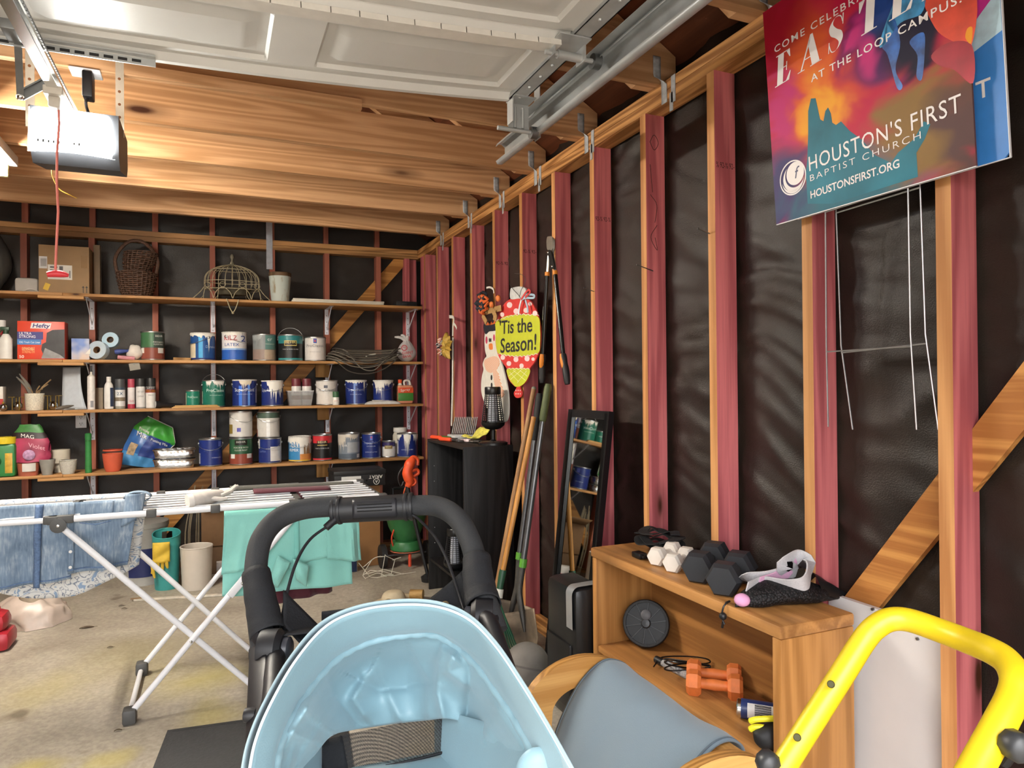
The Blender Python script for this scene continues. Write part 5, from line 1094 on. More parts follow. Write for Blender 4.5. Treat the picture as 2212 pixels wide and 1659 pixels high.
can('grey and teal paint can with a beige lower band', 545, 598, 722, 1, '#83898a', [(5, 85, .42, 1, '#5c8580'), (-85, 85, .0, .42, '#8f7c74'), (0, 60, .0, .40, '#b3a28f')], [('er', 28, .74, .2, .45, '#d6dedc'), ('PORCH & FLOOR', 32, .6, .07, .9, '#cfd8d6')], [(-80, -10, .5, mat('#9ba0a2', .45))])
can('black and teal paint can with its wire handle raised', 600, 656, 723, 1, '#1d1f20', [(-90, 90, .68, 1, '#2f7c80'), (-30, 30, .58, .80, G), (-27, 27, .61, .77, '#2c261a'), (-90, 90, 0, .07, '#3a8f92')], [('BEHR', 0, .66, .13, .85, '#d9c98a'), ('PAINT & PRIMER IN ONE', 0, .42, .055, 1.3, '#c9c9c9')], (), 'up')
can('white paint can with a small blue crest at the end of the second shelf row', 657, 706, 728, 1, '#dad6d3', [(-10, 8, .76, .97, '#2b4aa0'), (-5, 3, .82, .92, '#c23a4a')], [('ProClassic', 0, .58, .15, 1.75, '#8d8a8c'), ('INTERIOR ACRYLIC', 0, .36, .05, 1.0, '#9a9698')])
# third shelf
can('small green quart paint can on the third shelf', 400, 433, 843, 2, '#1e7a64', [(-80, -62, .1, .9, '#c9c2a8')], [('ProClassic', 0, .55, .17, 1.5, '#cfe6da')])
can('large green paint can with its handle raised and white drips', 435, 488, 821, 2, GRN, [(-85, -70, .1, .6, '#c9c9b8')], [('ProClassic', 12, .56, .17, 1.7, '#d9ece4'), ('INTERIOR ALKYD', 15, .42, .05, 1.2, '#bcd8cc')], [(-40, -10, .32, PW), (-5, 60, .34, PW)], 'up')
can('blue paint can with a beige streak, leftmost blue can on the third shelf', 500, 556, 820, 2, NAVY, [(-28, -12, 0, .8, '#3b6fd0'), (15, 26, 0, .9, '#5b8fe0'), (62, 80, .1, .8, '#c9ccd8')], [('SuperPaint', 0, .56, .18, 1.75, '#d8ddea'), ('EXTERIOR ACRYLIC LATEX', 0, .44, .05, 1.3, '#b6c0dc')], [(-25, 35, .42, PBG)], 'down', M_LIDW)
can('blue paint can with a large white spill down its front', 563, 613, 822, 2, NAVY, [], [('SuperPaint', -30, .56, .17, 1.2, '#c8cfe2')], [(-30, 75, .9, PW), (-10, 60, .6, PW)], 'down', M_LIDW)
can('white paint can beside the small green capped spray can', 681, 730, 821, 2, '#d6d2cd', [(-15, 5, .70, .82, '#4a4c58')], [('ProClassic', 5, .54, .16, 1.75, '#8a8688')], (), 'down')
can('blue paint can with its handle hanging in front, third shelf near the right end', 745, 793, 821, 2, NAVY, [(-6, 6, .80, .95, '#5b78c0'), (-14, -4, 0, .95, '#6f8fd0')], [('SuperPaint', 0, .55, .16, 1.6, '#8fa0d0'), ('EXTERIOR LATEX', 0, .40, .05, 1.1, '#b6c0dc')], [(-60, 70, .14, PW), (40, 52, .7, PW)], 'down', M_LIDW)
can('blue paint can with many thin white drips beside the orange capped jug', 805, 850, 821, 2, NAVY, [], [], [(-55, 10, .85, PW), (-70, 75, .22, PW), (10, 50, .3, PW)], 'down', M_LIDW)
# low shelf
can('blue paint can at the left of the low shelf row beside the foil pans', 427, 481, 948, 3, NAVY, [(40, 62, .74, .95, '#5560b0'), (-82, -60, .06, .48, '#c3c3cc')], [('SuperPaint', 5, .55, .15, 1.4, '#4a5a9c'), ('EXTERIOR LATEX', 30, .3, .05, .9, '#c0c8e0')], (), 'down')
zz = can('green and brown floor paint can at the bottom of the left stack', 493, 546, 946, 3, '#2f5a3f', [(-90, 90, .42, .85, '#2c573c'), (-32, 32, .76, .97, '#1c1a17'), (-90, 90, 0, .40, '#8a4436'), (-60, -32, .22, .40, WH), (30, 62, .22, .40, WH)], [('BEHR', 0, .82, .10, .8, '#d0d0c8'), ('PORCH & PATIO', 0, .62, .08, 1.3, WH), ('FLOOR PAINT', 0, .52, .08, 1.1, WH)])
can('white paint can with a gold patch on top of the left stack', 493, 546, 888, 3, '#d6d4d0', [(-85, -45, .12, .50, '#8f7a3c'), (-20, 0, .2, .36, '#5a5ab0')], [], (), ('down', 25), zb=CAN_TOP['green and brown floor paint can at the bottom of the left stack']+.0008)
can('blue and white labelled paint can at the bottom of the right stack', 556, 608, 946, 3, NAVY, [(2, 62, .05, .68, '#d9d7d6'), (62, 88, 0, 1, '#c9c9cc'), (-85, -60, .6, 1, '#d9d7d6')], [('SuperPaint', -40, .45, .1, .7, '#8090c0'), ('EXTERIOR', 30, .50, .05, .8, '#b7a9a2')], (), ('down', -10))
can('white labelled paint can with a green band on top of the right stack', 553, 605, 889, 3, '#cfcdc8', [(-90, 90, .78, 1, '#44574c'), (-88, -70, 0, .3, '#9a4a3e'), (-10, 8, 0, .7, '#eef0f0')], [('PORCH', 30, .62, .05, .5, '#8d8d8d')], (), ('down', 10), zb=CAN_TOP['blue and white labelled paint can at the bottom of the right stack']+.0008)
can('white and blue primer can with white streaks on the low shelf', 621, 672, 943, 3, '#d9dada', [(-85, 0, .02, .85, '#3a86bc'), (0, 85, .02, .3, '#d08a4a'), (20, 60, .3, .75, '#8a6f52'), (-85, 85, 0, .05, '#e0b840')], [('1-2-3', -35, .58, .22, .9, '#f0f0f0'), ('PRIMER', -35, .42, .16, 1.0, '#f0f0f0')], [(-20, 70, .7, PW), (-80, 0, .5, PW)], 'down', M_LIDW)
can('red and black paint can on the low shelf', 673, 717, 939, 3, '#1c1c1d', [(-90, 90, .70, 1, '#c5333a'), (-32, 32, .58, .80, '#2a1a14'), (-30, 30, .60, .63, G), (-90, 90, 0, .06, '#d23a44')], [('BEHR', 0, .68, .12, .9, '#e0d0a0'), ('PAINT & PRIMER IN ONE', 0, .46, .06, 1.5, '#c9c9c9')])
can('beige splashed grey paint can on the low shelf', 729, 777, 936, 3, '#7d8792', [(-10, 80, .25, .68, '#a3a7ab'), (-90, 90, 0, .2, '#56616e'), (45, 70, .03, .18, '#d5d5d5')], [('BEHR', -25, .5, .12, .5, '#e8e8e8')], [(-95, -15, .95, mat('#cdc6ba', .5)), (-20, 60, .35, mat('#cdc6ba', .5))])
can('clean blue paint can with a red crest on the low shelf', 779, 822, 936, 3, NAVY, [(-6, 10, .76, .95, '#5a6fc0'), (-2, 6, .84, .92, '#c04a6a')], [('SuperPaint', 0, .58, .17, 1.6, '#7484bc'), ('EXTERIOR', 0, .47, .06, .9, '#c0c8e0'), ('ACRYLIC LATEX', 0, .24, .06, 1.3, '#c0c8e0')], [], 'down')
can('small white quart paint can with a purple band', 823, 853, 953, 3, '#d8d6d2', [(-90, 90, .70, 1, '#3a3160'), (-35, 35, .54, .78, '#8a7648')], [('BEHR', 0, .62, .13, .8, '#e0d6a8')], [])
can('blue paint can heavily splashed with white at the end of the low shelf', 856, 901, 936, 3, NAVY, [(-82, -60, .1, .7, '#c3c3cc')], [('ACRYLIC LATEX', 0, .3, .06, 1.2, '#c0c8e0')], [(-90, -30, .4, PW), (-20, 20, .95, PW), (30, 90, .55, PW)], yc=5.465)
# ================================================================ other things on the back shelves
def spray(label, px0, px1, ytop, i, body, capc, bands=(), texts=(), yc=5.5, frac=.74, zb=None):
    c, r, h = place(px0, px1, ytop, i, yc, zb); rt = thing('spray_can', label, 'spray can', c, 'spray cans on the third shelf'); f0 = math.atan2(-c.y, -c.x); hb = h*frac
    m = MB(); m.lathe(c, [(0, .003), (r*.9, 0), (r, .003), (r, hb*.93), (r*.96, hb*.96), (r*.8, hb)], 24); b = m.build('body', lab(body), rt)
    m = MB(); m.lathe(c, [(r*.97, hb*.965), (r*.97, h*.985), (r*.93, h), (0, h)], 24); m.build('cap', mat(capc, .45), rt)
    for (v0, v1, col) in bands: sleeve(c, r*1.012, c.z+hb*v0, c.z+hb*v1, f0-R(95), f0+R(95), lab(col), 'label_band', b)
    for (tx, v, sz, wd, col) in texts: m = MB(); wrap(m, tx, c, r*1.02+.001, f0, c.z+hb*v, sz*hb, wd*r); m.build('lettering', mat(col, .5), b, smooth=False)
    return rt
spray('grey capped spray can with blue print, first in the spray can row', 247, 271, 819, 2, '#d5d6d6', '#4a4b4d', [(.0, .12, '#8a8a80'), (.35, .52, '#7a7060'), (.86, .97, '#3c4c5c')], [('2X', .62, .2, 1.2, '#2d5a80')])
spray('red capped spray can with red lettering in the spray can row', 275, 292, 819, 2, '#e1dcdc', '#b84a5c', [(.0, .2, '#b0364a')], [('COLOR', .3, .12, 1.3, '#b03a4c')], yc=5.52)
spray('black capped spray can with dense white lettering', 293, 314, 818, 2, '#d9d9d8', '#2a2b2d', [(0, .06, '#8d8d8d')], [('FAST DRY', .7, .1, 1.4, '#8a8a8a'), ('COVERAGE', .5, .1, 1.4, '#8a8a8a')], frac=.76)
spray('black capped spray can with a red and gold band, last in the spray can row', 314, 337, 817, 2, '#dcdad6', '#1e1f21', [(.70, .84, '#9a4038'), (.74, .80, '#d0aa4a'), (.84, .95, '#3a3a3c')], [('RUST STOP', .87, .08, 1.5, '#e0e0e0'), ('PRO', .55, .1, 1.0, '#8a8a8a')])
spray('small spray can with a green cap in front of the white paint can', 718, 733, 846, 2, '#dedcd6', '#2f5a38', [(.4, .62, '#e8e2d8')], [('OFF', .45, .16, 1.0, '#b03030')], yc=5.415, frac=.6)
# clear tub holding two spray cans
c, r, h = place(617, 677, 845, 2); tc_ = c.copy()
root = thing('plastic_tub', 'clear plastic tub holding two maroon capped spray cans', 'tub', c)
w = r*.96
m = MB(); m.add([c+Vector(p) for p in ((-w*.82, -.055, 0), (w*.82, -.055, 0), (w*.82, .055, 0), (-w*.82, .055, 0), (-w, -.07, h), (w, -.07, h), (w, .07, h), (-w, .07, h))], [(0, 1, 2, 3), (0, 1, 5, 4), (1, 2, 6, 5), (2, 3, 7, 6), (3, 0, 4, 7)])
m.build('tub_wall', mat('#dfe0e2', .25, trans=.75, var=.02), root, thick=.002, smooth=False)
m = MB(); m.tube([c+Vector(p) for p in ((-w, -.07, h), (w, -.07, h), (w, .07, h), (-w, .07, h))], .003, 6, closed=True); m.build('rim', mat('#dcdde0', .3), root)
for a, b, lb in ((629, 651, 'maroon capped spray can in the clear tub, left one'), (652, 673, 'maroon capped spray can in the clear tub, right one')):
    spray(lb, a, b, 818, 2, '#d9d7d4', '#6b2a34', [(.28, .5, '#8a6a50')], [('2X', .62, .16, 1.2, '#3a4a80')], zb=tc_.z+.003)
# orange jug
c, r, h = place(857, 890, 821, 2)
root = thing('garden_spray_jug', 'clear jug with an orange cap and green label at the right end', 'jug', c); w = r
m = MB(); m.box(c+Vector((-w, -.04, 0)), c+Vector((w, .04, h*.78)), .012); b = m.build('jug_body', mat('#e39a78', .4, trans=.2), root)
m = MB(); m.box(c+Vector((-w*1.02, -.0425, h*.12)), c+Vector((w*1.02, -.0405, h*.45)), .001); m.build('green_label', mat('#3f7a34', .4), b); m = MB(); m.box(c+Vector((-w*1.02, -.0425, h*.452)), c+Vector((w*1.02, -.0405, h*.68)), .001); m.build('orange_label', mat('#d8532c', .4, var=.2), b)
m = MB(); text_on(m, 'Spray', c+Vector((-w*.7, -.043, h*.5)), (1, 0, .15), (0, 0, 1), .03, width=w*1.3); m.build('lettering', PW, b, smooth=False)
m = MB(); m.lathe(c+Vector((-w*.6, 0, h*.77)), [(.02, 0), (.013, .02), (.013, .03)], 14); m.build('neck', mat('#d9d2c6', .4), root); m = MB(); m.lathe(c+Vector((-w*.6, 0, h*.87)), [(.016, 0), (.016, .028), (0, .03)], 14); m.build('cap', mat('#e2572c', .45), root)
m = MB(); m.tube(ncurve([c+Vector((0, 0, h*.76)), c+Vector((0, 0, h*.95)), c+Vector((w*.6, 0, h*.97)), c+Vector((w*.85, 0, h*.72))], 5), .009, 8); m.build('handle', mat('#d5cfc8', .4), root)
# wipes packet
a = UZ(790, 868, SHZ[2]+.01); root = thing('wipes_packet', 'crinkled white packet lying in front of the dripped blue can', 'packet', (a.x, 5.42, SHZ[2]))
x0_, x1_ = UY(788, 865, 5.41).x, UY(866, 865, 5.41).x
m = MB(); m.grid(lambda u, v: Vector((x0_+(x1_-x0_)*u, 5.39+.075*v, SHZ[2]+.002+.03*(sin(pi*u)**.4)*(sin(pi*v)**.5)*(1+.25*nz3((u*7, v*5, 2))))), 20, 10); m.grid(lambda u, v: Vector((x0_+(x1_-x0_)*u, 5.39+.075*v, SHZ[2]+.001)), 20, 10); m.build('packet', mat('#d8d5d2', .35, var=.1), root)
m = MB(); m.box((x0_+.06, 5.40, SHZ[2]+.028), (x0_+.14, 5.44, SHZ[2]+.034), .002); m.build('seal', mat('#cfcac4', .4), root)
# caulk, bottles, sheet
c, r, h = place(188, 206, 790, 2, 5.43); f0 = -pi/2
root = thing('caulk_tube', 'white caulk tube standing on its end on the third shelf', 'caulk tube', c)
m = MB(); m.lathe(c, [(0, 0), (r, 0), (r, h*.74), (r*.9, h*.76)], 20); m.build('tube', mat('#d8d4d0', .45, var=.1, scale=50), root); m = MB(); m.lathe(c, [(r*.9, h*.76), (r*.3, h*.80), (r*.2, h*.93)], 14); m.build('nozzle', mat('#e2dfd2', .4), root); m = MB(); m.lathe(c, [(r*.28, h*.86), (r*.3, h), (0, h)], 10); m.build('nozzle_cap', mat('#33363c', .5), root)
m = MB(); m.lathe(c, [(r*1.01, h*.05), (r*1.01, h*.2)], 8, a0=R(-95), a1=R(-50)); m.build('barcode_patch', mat('#8d8d92', .5), root)
c, r, h = place(224, 246, 814, 2, 5.45)
root = thing('squeeze_bottle', 'translucent white squeeze bottle with a dark label beside the spray cans', 'bottle', c)
m = MB(); m.lathe(c, [(0, 0), (r*.95, .002), (r, .02), (r, h*.62), (r*.85, h*.75), (r*.45, h*.85)], 22, sy=.7); m.build('bottle', mat('#d9d8d4', .35), root); m = MB(); m.lathe(c, [(r*.5, h*.84), (r*.5, h), (0, h)], 16); m.build('cap', mat('#e3e1dc', .4), root); m = MB(); m.lathe(c, [(r*1.02, h*.08), (r*1.02, h*.66)], 10, a0=R(-70), a1=R(0), sy=.72); m.build('label_panel', mat('#2e3850', .4, var=.3), root)
c, r, h = place(206, 224, 838, 2, 5.56)
root = thing('small_carton', 'small brown carton behind the squeeze bottle', 'carton', c); m = MB(); m.box(c+Vector((-r, -.03, 0)), c+Vector((r, .03, h)), .001); b = m.build('carton', mat('#8d7f6c', .7), root); m = MB(); m.box(c+Vector((-r*.2, -.0308, .0)), c+Vector((r*.2, -.0301, h))); m.build('tape', mat('#a89a80', .4), root)
a, b = UY(134, 794, 5.52), UY(187, 880, 5.46)
root = thing('plastic_sheet', 'pale blue grey curved plastic panel standing behind the caulk tube', 'panel', ((a.x+b.x)/2, 5.5, SHZ[2]))
zt_ = a.z
m = MB(); m.grid(lambda u, v: Vector((a.x+(UY(174, 800, 5.52).x-a.x+(b.x-UY(174, 800, 5.52).x)*(1-v)**2.2)*u, 5.50+.05*v-.03*u, SHZ[2]+.002+(zt_-SHZ[2])*v)), 6, 14); m.build('panel', mat('#b9c1c9', .5), root, thick=.003)
m = MB(); m.box((a.x, 5.48, SHZ[2]+.001), (b.x-.02, 5.53, SHZ[2]+.008), .001); m.build('foot', mat('#aab3bb', .5), root)
# flashlight, stir stick bundle
a, b = UY(346, 868, 5.43), UY(398, 868, 5.46)
root = thing('flashlight', 'black flashlight lying on the third shelf beside the green quart can', 'flashlight', (a.x, 5.45, SHZ[2])); z_ = SHZ[2]+.027; d = Vector((b.x-a.x, .05, -.012))
m = MB(); p0 = Vector((a.x-.03, 5.425, z_)); m.tube([p0, p0+d*.2, p0+d*.3, p0+d*1.1], [.025, .026, .016, .016], 16); m.build('barrel', mat('#1f2024', .35), root); m = MB(); m.lathe(p0, [(0, .001), (.02, .002), (.0245, 0)], 16, axis=-d); m.build('lens', mat('#a9b0b4', .2), root)
x0_, x1_ = UY(371, 877, 5.40).x, UY(475, 877, 5.40).x
root = thing('paint_stirrers', 'bundle of wooden paint stirring sticks along the third shelf edge', 'sticks', ((x0_+x1_)/2, 5.41, SHZ[2]))
for k in range(3): m = MB(); m.box((x0_+.01*k, 5.388+.004*k, SHZ[2]+.001+.006*k), (x1_-.008*k, 5.42+.004*k, SHZ[2]+.0065+.006*k), .001); m.build('stick', wood('#d4ac72', '#a87f48', 0, .6), root)
# wire caddies and pot on the third shelf
M_GW = mat('#b99a3e', .35, .7)
def caddy(label, x0p, x1p, yt):
    a, b = UY(x0p, yt, 5.45), UY(x1p, yt, 5.45); z0, z1 = SHZ[2]+.002, a.z
    rt = thing('wire_caddy', label, 'wire rack', ((a.x+b.x)/2, 5.46, z0), 'gold wire racks on the third shelf')
    for y in (5.42, 5.52):
        m = MB(); m.tube([(a.x, y, z1), (a.x+.02, y, z1), (a.x+.02, y, z0), (b.x-.02, y, z0), (b.x-.02, y, z1), (b.x, y, z1)], .0022, 6); m.build('wire', M_GW, rt)
    for x in (a.x, (a.x+b.x)/2-.01, b.x): m = MB(); m.tube([(x, 5.42, z1), (x, 5.52, z1)], .0022, 6); m.build('wire', M_GW, rt)
    m = MB(); m.ball(((a.x+b.x)/2, 5.47, z0+.03), .028, 12, 8); m.build('glass_ball', mat('#a9adb0', .08, 1.), rt)
caddy('gold wire rack with a mirrored ball left of the speckled basket', 21, 52, 858); caddy('gold wire rack with a mirrored ball right of the speckled basket', 97, 130, 855)
c, r, h = place(52, 97, 850, 2, 5.48)
root = thing('speckled_basket', 'white speckled ceramic basket stuffed with dried twigs', 'basket', c)
m = MB(); m.lathe(c, [(0, 0), (r*.85, 0), (r*.9, .005), (r, h), (r*.93, h), (r*.84, .01), (0, .01)], 28); m.build('pot', mat('#d7d2c2', .6, var=.2, scale=130, bump=.6), root)
random.seed(5)
for k, e in enumerate(((-.06, .11), (-.05, .13), (.02, .05), (.05, .06), (.06, .09), (.03, .03), (-.02, .04))):
    m = MB(); m.tube(ncurve([c+Vector((e[0]*.3, 0, h*.8)), c+Vector((e[0]*.7, -.01, h+e[1]*.4)), c+Vector((e[0]*1.6, -.02, h+e[1]))], 4), [.006, .009, .012, .013, .012, .01, .008, .006, .003] if k < 2 else .004, 6); m.build('twig', mat('#6f6a62' if k < 2 else '#8f7655', .8), root)
a = UY(3, 835, 5.45); root = thing('small_box', 'white and red box at the far left of the third shelf', 'box', (a.x-.03, 5.46, SHZ[2])); m = MB(); m.box((a.x-.08, 5.42, SHZ[2]+.001), (a.x+.015, 5.5, a.z), .001); b = m.build('box', mat('#d3cdc6', .5), root); m = MB(); m.box((a.x-.081, 5.419, SHZ[2]+.03), (a.x+.016, 5.4195, SHZ[2]+.08)); m.build('red_band', mat('#b23a38', .5), root)
a = UY(5, 875, 5.40); root = thing('glass_ball', 'small mirrored glass ball at the far left of the third shelf', 'ball', (a.x, 5.42, SHZ[2])); m = MB(); m.ball((a.x, 5.42, SHZ[2]+.026), .025, 14, 9); m.build('ball', mat('#a9adb8', .08, 1.), root); m = MB(); m.cyl((a.x, 5.42, SHZ[2]+.05), (a.x, 5.42, SHZ[2]+.06), .006, 8); m.build('cap', M_GW, root)
# grey leaf-like scrap
a = UY(140, 875, 5.42); root = thing('driftwood_piece', 'dry grey wood scrap in front of the blue grey panel', 'wood', (a.x, 5.42, SHZ[2]))
m = MB(); m.tube(ncurve([(a.x-.05, 5.40, SHZ[2]+.01), (a.x, 5.41, SHZ[2]+.02), (a.x+.05, 5.43, SHZ[2]+.03)], 4), [.006, .009, .012, .013, .012, .011, .009, .006, .003], 8); m.tube(ncurve([(a.x-.01, 5.41, SHZ[2]+.012), (a.x+.03, 5.395, SHZ[2]+.01), (a.x+.06, 5.40, SHZ[2]+.008)], 4), .004, 6); m.build('scrap', mat('#5f5850', .8), root)
# ---- second shelf: trash bag box
a, b = UY(37, 693, 5.40), UY(140, 775, 5.40); sx1 = UY(151, 770, 5.52).x
z0, z1 = SHZ[1]+.001, a.z
root = thing('trash_bag_box', 'red box of trash bags with blue bands on the second shelf', 'box', ((a.x+b.x)/2, 5.46, z0))
m = MB(); m.box((a.x, 5.40, z0), (b.x, 5.52, z1), .001); bx = m.build('box', mat('#d9472f', .4, var=.04), root)
H_ = z1-z0; W_ = b.x-a.x; yv = 5.3992
def bpan(u0, v0, u1, v1, col, name, lift=0.): m = MB(); m.box((a.x+W_*u0, yv-lift-.0004, z0+H_*v0), (a.x+W_*u1, yv-lift, z0+H_*v1)); return m.build(name, mat(col, .4, var=.03), bx, smooth=False)
m = MB(); m.prism([(W_*.27, H_*.81), (W_*.69, H_*.81), (W_*.72, H_*.96), (W_*.30, H_*.96)], (a.x, yv, z0), (1, 0, 0), (0, 0, 1), .0005); m.build('logo_plate', mat('#ece9ea', .4), bx, smooth=False)
m = MB(); text_on(m, 'Hefty', (a.x+W_*.32, yv-.0006, z0+H_*.835), (1, 0, 0), (0, 0, 1), H_*.15, width=W_*.36, bold=.02, shear=.2); m.build('lettering', mat('#2c2f7c', .5), bx, smooth=False)
bpan(0, .52, .54, .72, '#37357e', 'purple_band'); bpan(0, .38, .50, .52, '#3f7cc0', 'blue_band')
for tx, u, v, s_, wd, col in (('ULTRA', .04, .64, .075, .26, '#eceaf0'), ('STRONG', .04, .56, .075, .34, '#eceaf0'), ('33G Trash Can Liner', .04, .42, .055, .44, '#e0eaf4'), ('EXPANDABLE', .1, .24, .08, .26, '#f0d8a0'), ('STRENGTH', .1, .16, .08, .26, '#f0b070'), ('50', .04, .03, .08, .1, '#f4e6e0')):
    m = MB(); text_on(m, tx, (a.x+W_*u, yv-.0008, z0+H_*v), (1, 0, 0), (0, 0, 1), H_*s_*1.3, width=W_*wd, bold=.01); m.build('lettering', mat(col, .5), bx, smooth=False)
pp = [(.62, .70), (.74, .78), (1.0, .80), (1.0, .02), (.58, .02), (.50, .25), (.52, .40), (.60, .45)]
m = MB(); m.prism([(W_*x, H_*y) for x, y in pp], (a.x, yv, z0), (1, 0, 0), (0, 0, 1), .0005); m.build('photo_print', mat('#2b2a2c', .4, var=.5, scale=14), bx, smooth=False)
m = MB(); m.prism([(W_*x, H_*y) for x, y in ((.5, .02), (.58, .3), (.72, .22), (.9, .12), (1., .02))], (a.x, yv-.0006, z0), (1, 0, 0), (0, 0, 1), .0004); m.build('grey_print', mat('#8d8c8c', .4, var=.3, scale=20), bx, smooth=False)
# spray bottles at far left
for x, lb, bc, tcx, zt_, yy in ((13, 'white spray bottle with a dark green trigger at the left of the second shelf', '#dcdcd8', '#2f4a3a', 706, 5.43), (4, 'red and white bottle at the far left of the second shelf', '#b8343c', '#e0e0de', 692, 5.52)):
    c = UY(x, 775, yy); c.z = SHZ[1]+.001; h = UY(x, zt_, yy).z-c.z; root = thing('spray_bottle', lb, 'bottle', c, 'bottles at the left of the second shelf')
    r = .036; m = MB(); m.lathe(c, [(0, 0), (r, .002), (r, h*.62), (r*.6, h*.74), (r*.36, h*.8)], 20, sy=.7); m.build('bottle', mat(bc, .4), root)
    if yy < 5.5: m = MB(); m.cyl(c+Vector((0, 0, h*.78)), c+Vector((0, 0, h*.9)), .016, 12); m.box(c+Vector((-.03, -.012, h*.88)), c+Vector((.02, .012, h)), .005); m.build('trigger_head', mat(tcx, .4), root); m = MB(); m.tube(ncurve([c+Vector((-.02, 0, h*.9)), c+Vector((-.034, 0, h*.8)), c+Vector((-.03, 0, h*.7))], 4), .004, 6); m.build('trigger', mat(tcx, .4), root)
    else: m = MB(); m.lathe(c, [(.024, h*.78), (.024, h), (0, h)], 16); m.build('cap', mat(tcx, .4), root); m = MB(); m.lathe(c, [(r*1.01, h*.1), (r*1.01, h*.25)], 12, a0=R(-180), a1=R(0), sy=.71); m.build('yellow_label', mat('#d8c23a', .5), root)
# tissue style carton
a, b = UY(154, 731, 5.43), UY(193, 775, 5.43); root = thing('wipes_carton', 'small pale blue and peach carton beside the trash bag box', 'carton', ((a.x+b.x)/2, 5.48, SHZ[1]))
def grad(c1, c2, c3):
    m, t, bb = _base('print_gradient', .45, 0); N = t.nodes.new; L = t.links.new; tc = N('ShaderNodeTexCoord'); n = N('ShaderNodeTexNoise'); n.inputs['Scale'].default_value = 9; L(tc.outputs['Object'], n.inputs['Vector']); r_ = ramp(t, [(.35, lin(c1)), (.5, lin(c2)), (.65, lin(c3))]); L(n.outputs[0], r_.inputs[0]); L(r_.outputs[0], bb.inputs['Base Color']); return m
m = MB(); m.box((a.x, 5.43, SHZ[1]+.001), (b.x, 5.53, a.z), .001); bx = m.build('carton', grad('#5f7fc4', '#b9bfd6', '#e0cfc4'), root)
m = MB(); m.prism([(0.08, 0.03), (.11, .03), (.11, .07)], (a.x, 5.4295, SHZ[1]+.01), (1, 0, 0), (0, 0, 1), .0005); m.build('white_print', PW, bx, smooth=False)
# tape rolls
def roll(label, c, r, ri, w, ax, col, wrapb=False):
    rt = thing('tape_roll', label, 'tape', (c[0], c[1], c[2]-r), 'tape rolls on the second shelf'); m = MB(); m.lathe(c, [(ri, -w/2), (r, -w/2), (r, w/2), (ri, w/2), (ri, -w/2)], 30, axis=ax); m.build('tape', mat(col, .45), rt, ang=30); m = MB(); m.lathe(c, [(ri*.99, -w/2), (ri*.99, w/2), (ri*.9, w/2), (ri*.9, -w/2), (ri*.99, -w/2)], 24, axis=ax); m.build('core', mat('#8a6a4a', .7), rt)
c = UY(213, 759, 5.44); c.z = SHZ[1]+.064; roll('pale blue tape roll in clear wrap resting on the second shelf', c, .062, .024, .045, (-.35, -.9, .15), '#b5c7d4')
c2 = UY(240, 735, 5.47); roll('pale blue tape roll leaning on top of the wrapped roll', c2, .052, .022, .04, (-.15, -.9, .12), '#a6c6d8')
a, b = UY(248, 755, 5.45), UY(300, 760, 5.45); root = thing('paint_brush_pack', 'paint brush and crumpled white rag left of the green floor paint can', 'brush', (a.x, 5.46, SHZ[1]))
m = MB(); z_ = SHZ[1]; m.tube(ncurve([(a.x, 5.45, z_+.055), (a.x+.04, 5.45, z_+.06), (a.x+.08, 5.46, z_+.065)], 4), [.014, .017, .018, .017, .016, .014, .012, .01, .012], 10); m.build('blue_handle', mat('#3f4f90', .45), root)
m = MB(); cc = Vector((a.x+.12, 5.47, z_+.055)); m.grid(lambda u, v: cc+Vector((.05*sin(pi*v)*cos(2*pi*u)*(1+.3*nz3((u*3, v*4, 1))), .04*sin(pi*v)*sin(2*pi*u), -.05*cos(pi*v)*(1+.25*nz3((u*3, v*3, 7))))), 20, 12); m.build('rag', mat('#d9d2ca', .8, var=.08), root)
m = MB(); m.tube(ncurve([(a.x+.02, 5.43, z_+.02), (a.x+.07, 5.43, z_+.015), (a.x+.12, 5.44, z_+.012)], 4), .014, 8); m.build('pink_wrap', mat('#c98a94', .5, var=.2), root)
x0_, x1_ = UY(374, 770, 5.42).x, UY(411, 770, 5.42).x; root = thing('wood_scrap', 'short wood offcut left of the blue paint can with smeared rim', 'wood', (x0_, 5.43, SHZ[1])); m = MB(); m.beam((x0_, 5.43, SHZ[1]+.012), (x1_, 5.45, SHZ[1]+.010), .02, .018); m.build('offcut', wood('#b08a58', '#7d5a32', 0, .6), root, smooth=False)
m = MB(); m.beam((x0_+.02, 5.47, SHZ[1]+.008), (x1_+.01, 5.47, SHZ[1]+.008), .014, .012); m.build('offcut', wood('#b08a58', '#7d5a32', 0, .6), root, smooth=False)
# ---- coil of cable over the second shelf edge
c = UY(790, 788, 5.44); root = thing('cable_coil', 'coil of black cable drooping over the second shelf edge', 'cable', (c.x, 5.44, SHZ[1]))
x0_, x1_ = UY(708, 780, 5.42).x, UY(868, 780, 5.42).x; random.seed(11)
for k in range(11):
    xa = x0_+.04*random.random()+.006*k; xb = x1_-.05*random.random(); zz_ = SHZ[1]+.006+.0085*k; sag = .01+.10*random.random()+(.06 if k > 8 else 0); yy = 5.40+.02*random.random()
    m = MB(); m.tube(ncurve([(xa, 5.52, zz_+.004), (xa-.012, 5.45, zz_+.01), (xa+.04, 5.372-.004*k*.3, zz_-.01), (xa+.14, 5.366-.002*k, zz_-sag*.85), ((xa+xb)/2+.02, 5.362-.002*k, zz_-sag), (xb-.12, 5.366-.002*k, zz_-sag*.6), (xb-.03, 5.375, zz_+.004), (xb, 5.44, zz_+.012), (xb-.06, 5.53, zz_+.006), ((xa+xb)/2, 5.56, zz_+.004)], 5, True), .0042, 6, closed=True); m.build('cable_loop', mat('#6f6a60' if k % 2 else '#4a453f', .5), root)
